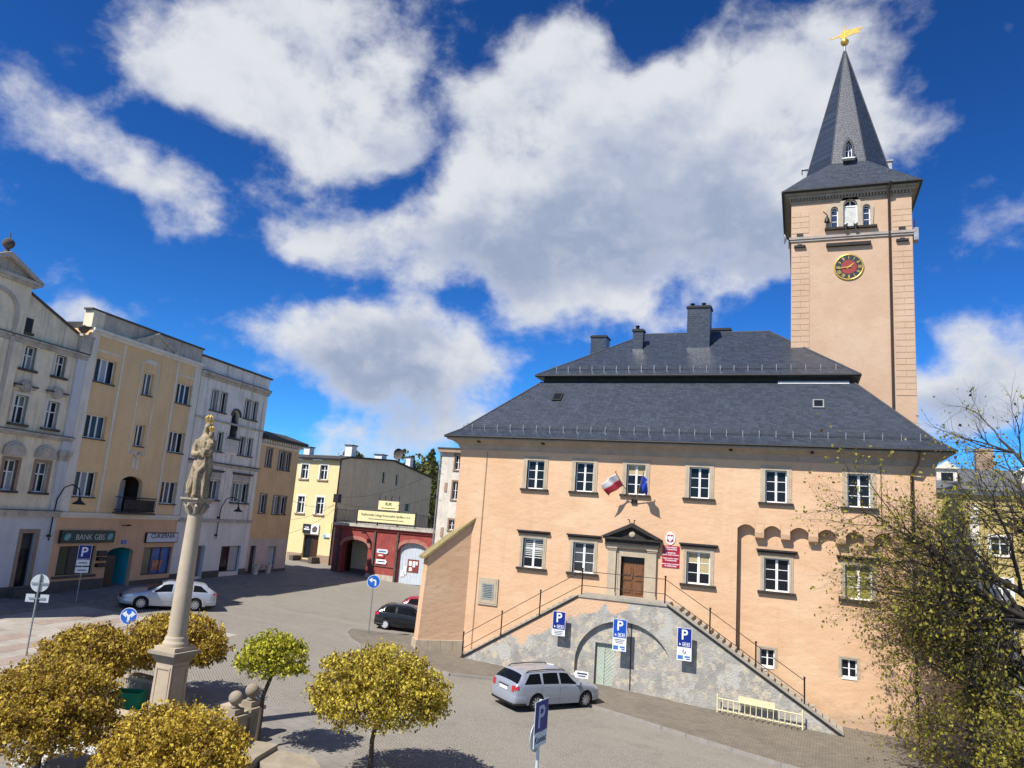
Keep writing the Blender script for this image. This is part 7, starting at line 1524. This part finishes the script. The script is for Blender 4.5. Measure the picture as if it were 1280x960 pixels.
INS = dict(ESTATE); INS.update(rear=-2.4, front=2.45, w=1.86, wr=.34, axles=(1.45, -1.29), spokes=10, rails=None,
    top=[(-2.4, .90), (-2.36, 1.0), (-2.2, 1.15), (-1.9, 1.33), (-1.75, 1.39), (-1.2, 1.46), (-.4, 1.50), (.2, 1.47), (.45, 1.41), (.85, 1.2), (1.25, 1.0), (1.4, .965), (1.8, .91), (2.15, .83), (2.35, .72), (2.45, .55)],
    plan=[(-2.4, .80), (-2.3, .91), (-2.05, .975), (-1.5, 1.0), (1.3, 1.0), (1.9, .95), (2.25, .82), (2.45, .62)], belt=[(-2.4, 1.0), (-1.2, .99), (1.2, .90), (2.45, .74)],
    side_glass=[(-1.9, -1.1, -1.5, -1.12), (-.98, -.1, -.95, -.15), (0.0, 1.05, -.04, .45)], gaps=[-1.05, -.05, 1.1], handles=[-.85, .12], mirror=.95, tail=(-2.38, -2.16, 3.0, 3.95), headl=(1.9, 2.38, 2.6, 4.1), windscreen=(.5, 1.2), rear_screen=(-2.25, -1.85), lamp_z=(.76, .98))
place_car('bright silver estate car parked in front of the bank and cake shop', gnd(240, 764), gnd(176, 762), 1, SILVER2, INS)
HATCH = dict(ESTATE); HATCH.update(rear=-1.88, front=1.9, w=1.66, wr=.29, axles=(1.16, -1.22), spokes=12, rails=None, dark=True, rimmat=mat('white_hubcap', (.62, .64, .66), .4, .05, 4, 0),
    top=[(-1.88, .82), (-1.84, .95), (-1.7, 1.1), (-1.42, 1.32), (-1.3, 1.37), (-.9, 1.41), (-.1, 1.42), (.25, 1.38), (.6, 1.18), (.95, .96), (1.1, .93), (1.5, .87), (1.75, .76), (1.9, .58)],
    plan=[(-1.88, .84), (-1.8, .93), (-1.6, .98), (-1.2, 1.0), (1.1, 1.0), (1.5, .95), (1.9, .72)], belt=[(-1.88, .93), (-1, .92), (1, .87), (1.9, .74)], sill=[(-1.88, .32), (-1.6, .23), (1.6, .22), (1.9, .3)],
    roofw=[(-1.88, .8), (-1.5, .72), (0, .73), (.95, .82), (1.9, .8)], side_glass=[(-1.5, -.72, -1.25, -.74), (-.6, .78, -.6, .26)], gaps=[-.66, .82], handles=[-.5], mirror=.72, tail=(-1.86, -1.66, 2.7, 4.0), headl=(1.5, 1.84, 2.9, 4.1), windscreen=(.3, .9), rear_screen=(-1.76, -1.4), plate_z=.62, lamp_z=(.68, .94))
bk = gnd(481, 787)
place_car('black three-door hatchback with white hubcaps parked beside the corner buttress', bk, bk + Vector((2.2, .75, 0)), -1, mat_paint('black_paint', (.008, .008, .011), .25, .0, .35), HATCH)
rd = gnd(511, 775)
H2 = dict(HATCH); H2.update(dark=False, rimmat=RIM)
place_car('red hatchback parked alongside the black hatchback', rd, rd + Vector((2.2, .7, 0)), -1, mat_paint('red_paint', (.30, .012, .022), .25, .0, .4), H2)

# ================================================================== TREES
BARK = mat('tree_bark', (.075, .058, .042), .92, .35, 6, .6, 24, stretch=(1, 1, .35)); BARKD = mat('dark_wet_bark', (.045, .038, .031), .9, .3, 7, .5, 24)
def leaf_mesh(pts, size, rnd, cup=.25, up=.35):
    """one small folded leaf per point"""
    vs, fs = [], []
    for p in pts:
        s = size * rnd.uniform(.55, 1.6); a = rnd.uniform(0, 2 * pi); n = Vector((rnd.gauss(0, 1), rnd.gauss(0, 1), rnd.gauss(up, 1)))
        if n.length < .01: continue
        n.normalize(); t = n.cross(Vector((cos(a), sin(a), .3))); t = t.normalized() if t.length > .01 else Vector((1, 0, 0)); w = n.cross(t)
        i = len(vs); vs += [p - t * s * .55, p + w * s * .42 - n * s * cup * .5, p + t * s * .6, p - w * s * .42 - n * s * cup * .5]; fs += [(i, i + 1, i + 2), (i, i + 2, i + 3)]
    me = bpy.data.meshes.new('crown'); me.from_pydata([tuple(v) for v in vs], [], fs); return me
def globe_tree(name, label, base, px_c, py_c, rx, rz, leafm, n, size, seed, lean=0.0, gap=0.0, cdx=0.0, group='round trees of the column garden'):
    rnd = random.Random(seed); t = thing(name, label, 'tree', (base.x, base.y, gz(base.x)), 0, group); zc = zat(base.x, base.y, py_c) - gz(base.x)
    cx_ = cdx; zb = zc - rz * .75
    tr = MB(); pts = [(0, 0, -.1), (lean * .4 + .03, 0, zb * .4), (lean * .7 - .02, .02, zb * .75), (cx_ * .8 + lean, 0, zb + .1), (cx_, 0, zc)]; tr.tube(pts, [.085, .07, .062, .058, .03], 10)
    limbs = []
    for k in range(26):
        a = rnd.uniform(0, 2 * pi); e = rnd.uniform(-.25, 1.2); d = Vector((cos(a) * cos(e) * rx, sin(a) * cos(e) * rx, sin(e) * rz)) * rnd.uniform(.75, .97); s = Vector((cx_ * .9 + lean * .3, 0, zb + rnd.uniform(0, rz * .5))); q = Vector((cx_, 0, zc)) + d; m_ = s.lerp(q, .5) + Vector((rnd.uniform(-.1, .1), rnd.uniform(-.1, .1), rnd.uniform(-.1, .15))); tr.tube([s, m_, q], [.028, .017, .006], 5, False); limbs.append((s, m_, q))
        for j in range(3):
            q2 = q.lerp(m_, rnd.uniform(0, .6)); tr.tube([q2, q2 + Vector((rnd.gauss(0, .2), rnd.gauss(0, .2), rnd.gauss(.05, .16)))], [.008, .003], 4, False)
    tr.build('trunk', BARK, t)
    cl = []
    # clumps cover an uneven squashed ball, thicker near its skin
    for k in range(int(n / 13)):
        a = rnd.uniform(0, 2 * pi); u = rnd.uniform(-.72, 1); q = sqrt(1 - u * u); r = rnd.random() ** .33
        d = Vector((q * cos(a), q * sin(a), u)); nz_ = mnoise.noise(d * 2.3 + Vector((seed * 3.1, 0, 0))); nb = mnoise.noise(d * 5.5 + Vector((0, seed * 1.7, 0)))
        if nb < -.12 + gap and r > .5: continue
        rr = r * (1 + .13 * nz_ + .10 * nb); zf = rz * (1.0 if u > 0 else .78); cl.append(Vector((cx_ + d.x * rx * rr, d.y * rx * rr, zc + d.z * zf * rr)))
    pts = []
    for c in cl:
        sp = rnd.uniform(.045, .10)
        for j in range(13): pts.append(c + Vector((rnd.gauss(0, sp), rnd.gauss(0, sp), rnd.gauss(0, sp * .8))))
    me = leaf_mesh(pts, size, rnd); me.materials.append(leafm); link('crown', me, t); return t
L_OLIVE = mat_leaf('olive_yellow_leaves', [(.42, .32, .045), (.55, .45, .06), (.24, .145, .05)]); L_GREEN = mat_leaf('fresh_green_leaves', [(.38, .36, .03), (.50, .47, .045), (.2, .2, .03)]); L_RUST = mat_leaf('rusty_leaves', [(.38, .25, .045), (.52, .38, .05), (.23, .125, .05)]); L_GOLD = mat_leaf('golden_leaves', [(.44, .30, .04), (.58, .43, .055), (.25, .14, .05)])
globe_tree('round_tree', 'small fresh green round tree with a thin crooked trunk beside the ball-topped piers', gnd(319, 935), 329, 824, 1.02, .78, L_GREEN, 15000, .07, 3, lean=.06, gap=.16, cdx=.22)
globe_tree('round_tree', 'broad olive yellow round tree standing alone on the paving beside the bed', gnd(460, 978), 470, 866, 1.92, 1.22, L_OLIVE, 46000, .066, 5, cdx=.08)
globe_tree('round_tree', 'rusty brown round tree between the column pedestal and the open square', gnd(206, 872), 215, 806, 1.75, 1.05, L_RUST, 32000, .075, 8, cdx=.1)
globe_tree('round_tree', 'rusty yellow round tree between the column and the paved crossing', gnd(95, 895), 105, 822, 1.35, .95, L_RUST, 26000, .07, 12, cdx=.1)
globe_tree('round_tree', 'large rust and yellow round tree growing over the pale stone slab', gnd(42, 985), 50, 893, 1.62, 1.3, L_RUST, 38000, .064, 15, cdx=.0)
globe_tree('round_tree', 'golden yellow round tree beside the long low wall at the column foot', gnd(205, 1012), 208, 945, 1.72, 1.08, L_GOLD, 46000, .062, 19, cdx=.0)

def big_tree():
    """old spreading tree just coming into leaf at the right of the town hall"""
    bx, by = 9.2, 31.0; t = thing('budding_tree', 'old spreading tree with dark branches and sparse young leaves beside the town hall', 'tree', (bx, by, gz(bx))); rnd = random.Random(21); br = MB(); tips = []
    def grow(p, d, ln, r, lv):
        n = 5; pts = [p]; rs = [r]; q = p.copy(); dd = d.normalized()
        for k in range(n):
            dd = (dd + Vector((rnd.gauss(0, .13), rnd.gauss(0, .13), rnd.gauss(.02 if lv < 3 else -.01, .12)))).normalized(); q = q + dd * ln / n; pts.append(q.copy()); rs.append(r * (1 - .5 * (k + 1) / n))
        br.tube(pts, rs, 7 if lv < 2 else (5 if lv < 4 else 3), False)
        if lv >= 4:
            for w in pts[1:]: tips.append((w, lv))
            if lv >= 5: return
        if lv >= 3: tips.append((pts[-1], lv))
        m = {0: 7, 1: 7, 2: 6, 3: 6, 4: 6}[lv]
        for k in range(m):
            f = rnd.uniform(.25, 1.0) if k else 1.0; i = min(n - 1, int(f * n)); s = pts[i].lerp(pts[i + 1], f * n - i if f < 1 else 1.0); ax = dd.cross(Vector((rnd.gauss(0, 1), rnd.gauss(0, 1), rnd.gauss(0, 1)))); 
            if ax.length < .05: continue
            nd = Matrix.Rotation(rnd.uniform(.35, .95) if k else rnd.uniform(.1, .35), 3, ax.normalized()) @ dd; 
            if lv < 2 and nd.z < -.1: nd.z *= -.3
            grow(s, nd, ln * rnd.uniform(.52, .74), rs[i] * rnd.uniform(.45, .62), lv + 1)
    br.tube([Vector((0, 0, -.3)), Vector((.05, 0, .8)), Vector((.0, .05, 2.4)), Vector((.08, .0, 4.2)), Vector((.0, 0, 6.0))], [.48, .40, .36, .33, .28], 12, False)
    mains = [((0, 0, 6.0), (-.25, 0, 1), 4.3, .2), ((0, 0, 5.6), (.5, .3, 1), 4.4, .19), ((0, 0, 5.2), (-.75, .2, .75), 4.4, .17), ((0, 0, 5.5), (-1, -.05, .62), 4.6, .15), ((.05, 0, 4.6), (-1, -.35, .35), 4.3, .16), ((.05, 0, 4.0), (-1, .25, .12), 4.2, .15), ((.05, 0, 3.2), (-1, -.2, .0), 3.7, .13), ((.05, 0, 2.3), (-.9, -.5, -.06), 3.2, .11), ((.0, 0, 4.6), (.8, -.6, .6), 4.0, .15), ((0, 0, 3.6), (.3, -1, .3), 3.6, .13), ((0, 0, 3.2), (.9, .4, .3), 3.4, .12), ((0, 0, 2.0), (-.6, -.8, .0), 3.0, .1)]
    for p, d, ln, r in mains: grow(Vector(p), Vector(d), ln, r * 1.25, 1)
    br.build('trunk', BARKD, t, fix=False)
    pts = []
    for w, lv in tips:
        dens = .13 if w.z < 3.6 else (.09 if w.z < 7 else .065)
        for k in range(5):
            if rnd.random() < dens * .62: pts.append(w + Vector((rnd.gauss(0, .12), rnd.gauss(0, .12), rnd.gauss(-.02, .12))))
    print('big tree tips', len(tips), 'leaves', len(pts), 'branch faces', len(br.f))
    me = leaf_mesh(pts, .092, rnd); me.materials.append(mat_leaf('young_linden_leaves', [(.26, .235, .035), (.36, .33, .05), (.25, .18, .05)], .5)); link('crown', me, t)
big_tree()
def shrub(label, base, r, h, leafm, n, seed, size=.12):
    rnd = random.Random(seed); t = thing('shrub', label, 'shrub', (base[0], base[1], gz(base[0])), 0, 'shrubs by the right corner of the town hall'); s = MB(); pts = []
    for k in range(16):
        a = rnd.uniform(0, 2 * pi); q = Vector((cos(a) * r * rnd.uniform(.2, .9), sin(a) * r * rnd.uniform(.2, .9), h * rnd.uniform(.6, 1))); s.tube([Vector((q.x * .1, q.y * .1, 0)), q * .55 + Vector((0, 0, .1)), q], [.04, .025, .008], 5, False)
    s.build('stems', BARK, t)
    for k in range(n // 12):
        a = rnd.uniform(0, 2 * pi); u = rnd.random(); rr = r * sqrt(rnd.random()); c = Vector((rr * cos(a), rr * sin(a), h * (.12 + .88 * rnd.random() ** .7 * sqrt(max(.05, 1 - (rr / r) ** 2 * .8)))))
        if mnoise.noise(c * 1.1 + Vector((seed, 0, 0))) < -.18: continue
        for j in range(12): pts.append(c + Vector((rnd.gauss(0, .14), rnd.gauss(0, .14), rnd.gauss(0, .12))))
    me = leaf_mesh(pts, size, rnd); me.materials.append(leafm); link('foliage', me, t)
LG = mat_leaf('shrub_green', [(.055, .075, .015), (.10, .12, .02), (.13, .10, .025)])
shrub('tall dense green shrub beside the trunk of the budding tree', (10.2, 33.6), 2.4, 4.0, LG, 11000, 2)
shrub('loose shrub spreading over the pavement under the budding tree', (8.4, 28.6), 2.2, 1.5, mat_leaf('shrub_olive', [(.10, .10, .018), (.15, .14, .02), (.13, .08, .03)]), 9000, 6, .1)
shrub('low dark shrub beside the kerb near the budding tree', (9.8, 28.0), 2.2, 1.6, LG, 8000, 9, .1)

# ---- wood on the hill behind the end of the square
def wood():
    rnd = random.Random(33); pts = []; tr = MB()
    for k in range(90):
        x = rnd.uniform(-95, -36); y = rnd.uniform(100, 150); h0 = 13 * math.exp(-((x + 62) / 70) ** 2) * min(1, (y - 96) / 63) + 1.6; hh = rnd.uniform(6, 11); r = rnd.uniform(1.8, 3.2); con = rnd.random() < .3
        tr.tube([(x, y, h0 - 1), (x, y, h0 + hh * .8)], [.2, .06], 5, False)
        for j in range(230):
            u = rnd.random(); rr = r * ((1 - u) * .9 + .1 if con else sqrt(max(0, 1 - (2 * u - 1) ** 2))) * rnd.random() ** .4; a = rnd.uniform(0, 2 * pi); pts.append(Vector((x + rr * cos(a), y + rr * sin(a), h0 + hh * (.25 + .8 * u))))
    me = leaf_mesh(pts, .62, rnd); me.materials.append(mat_leaf('spring_wood', [(.07, .085, .02), (.13, .135, .03), (.10, .08, .04)])); o = link('hill_wood', me); tag(stuff(o), 'spring wood of mixed trees on the hill beyond the yellow house', 'wood')
    b = tr.build('hill_wood_trunks', BARK, o, fix=False); stuff(b)
wood()

# ---- overhead wires at the end of the square
def wire(a, b, sag, label):
    pts = [Vector(a).lerp(Vector(b), k / 14) - Vector((0, 0, sag * 4 * (k / 14) * (1 - k / 14))) for k in range(15)]; o = pts[0]; t = MB().tube([p - o for p in pts], .014, 5).build('overhead_wire', IRON, None, tuple(o)); tag(t, label, 'wire', 'overhead wires at the end of the square')
e0 = EO + Vector((0.35, -.35, 6.7))
for k, (px, py, u, z) in enumerate(((0, 0, 24.0, 4.6), (0, 0, 24.0, 6.2), (0, 0, 23.9, 3.4))):
    x, y = row_xy(u, .1); wire((x, y, RO.z + z), (e0.x, e0.y, e0.z - k * .25), .35, 'thin black wire slung from the ochre corner tenement to the yellow house, %s' % ('middle one', 'upper one', 'lower one')[k])
wire((e0.x, e0.y, e0.z), (-28.9, 56.7, 8.9), .7, 'thin black wire slung from the yellow house to the flaking pale house')
wire((e0.x, e0.y, e0.z + .6), (-28.9, 56.7, 11.2), .8, 'thin black wire slung higher from the yellow house to the pale house cornice')
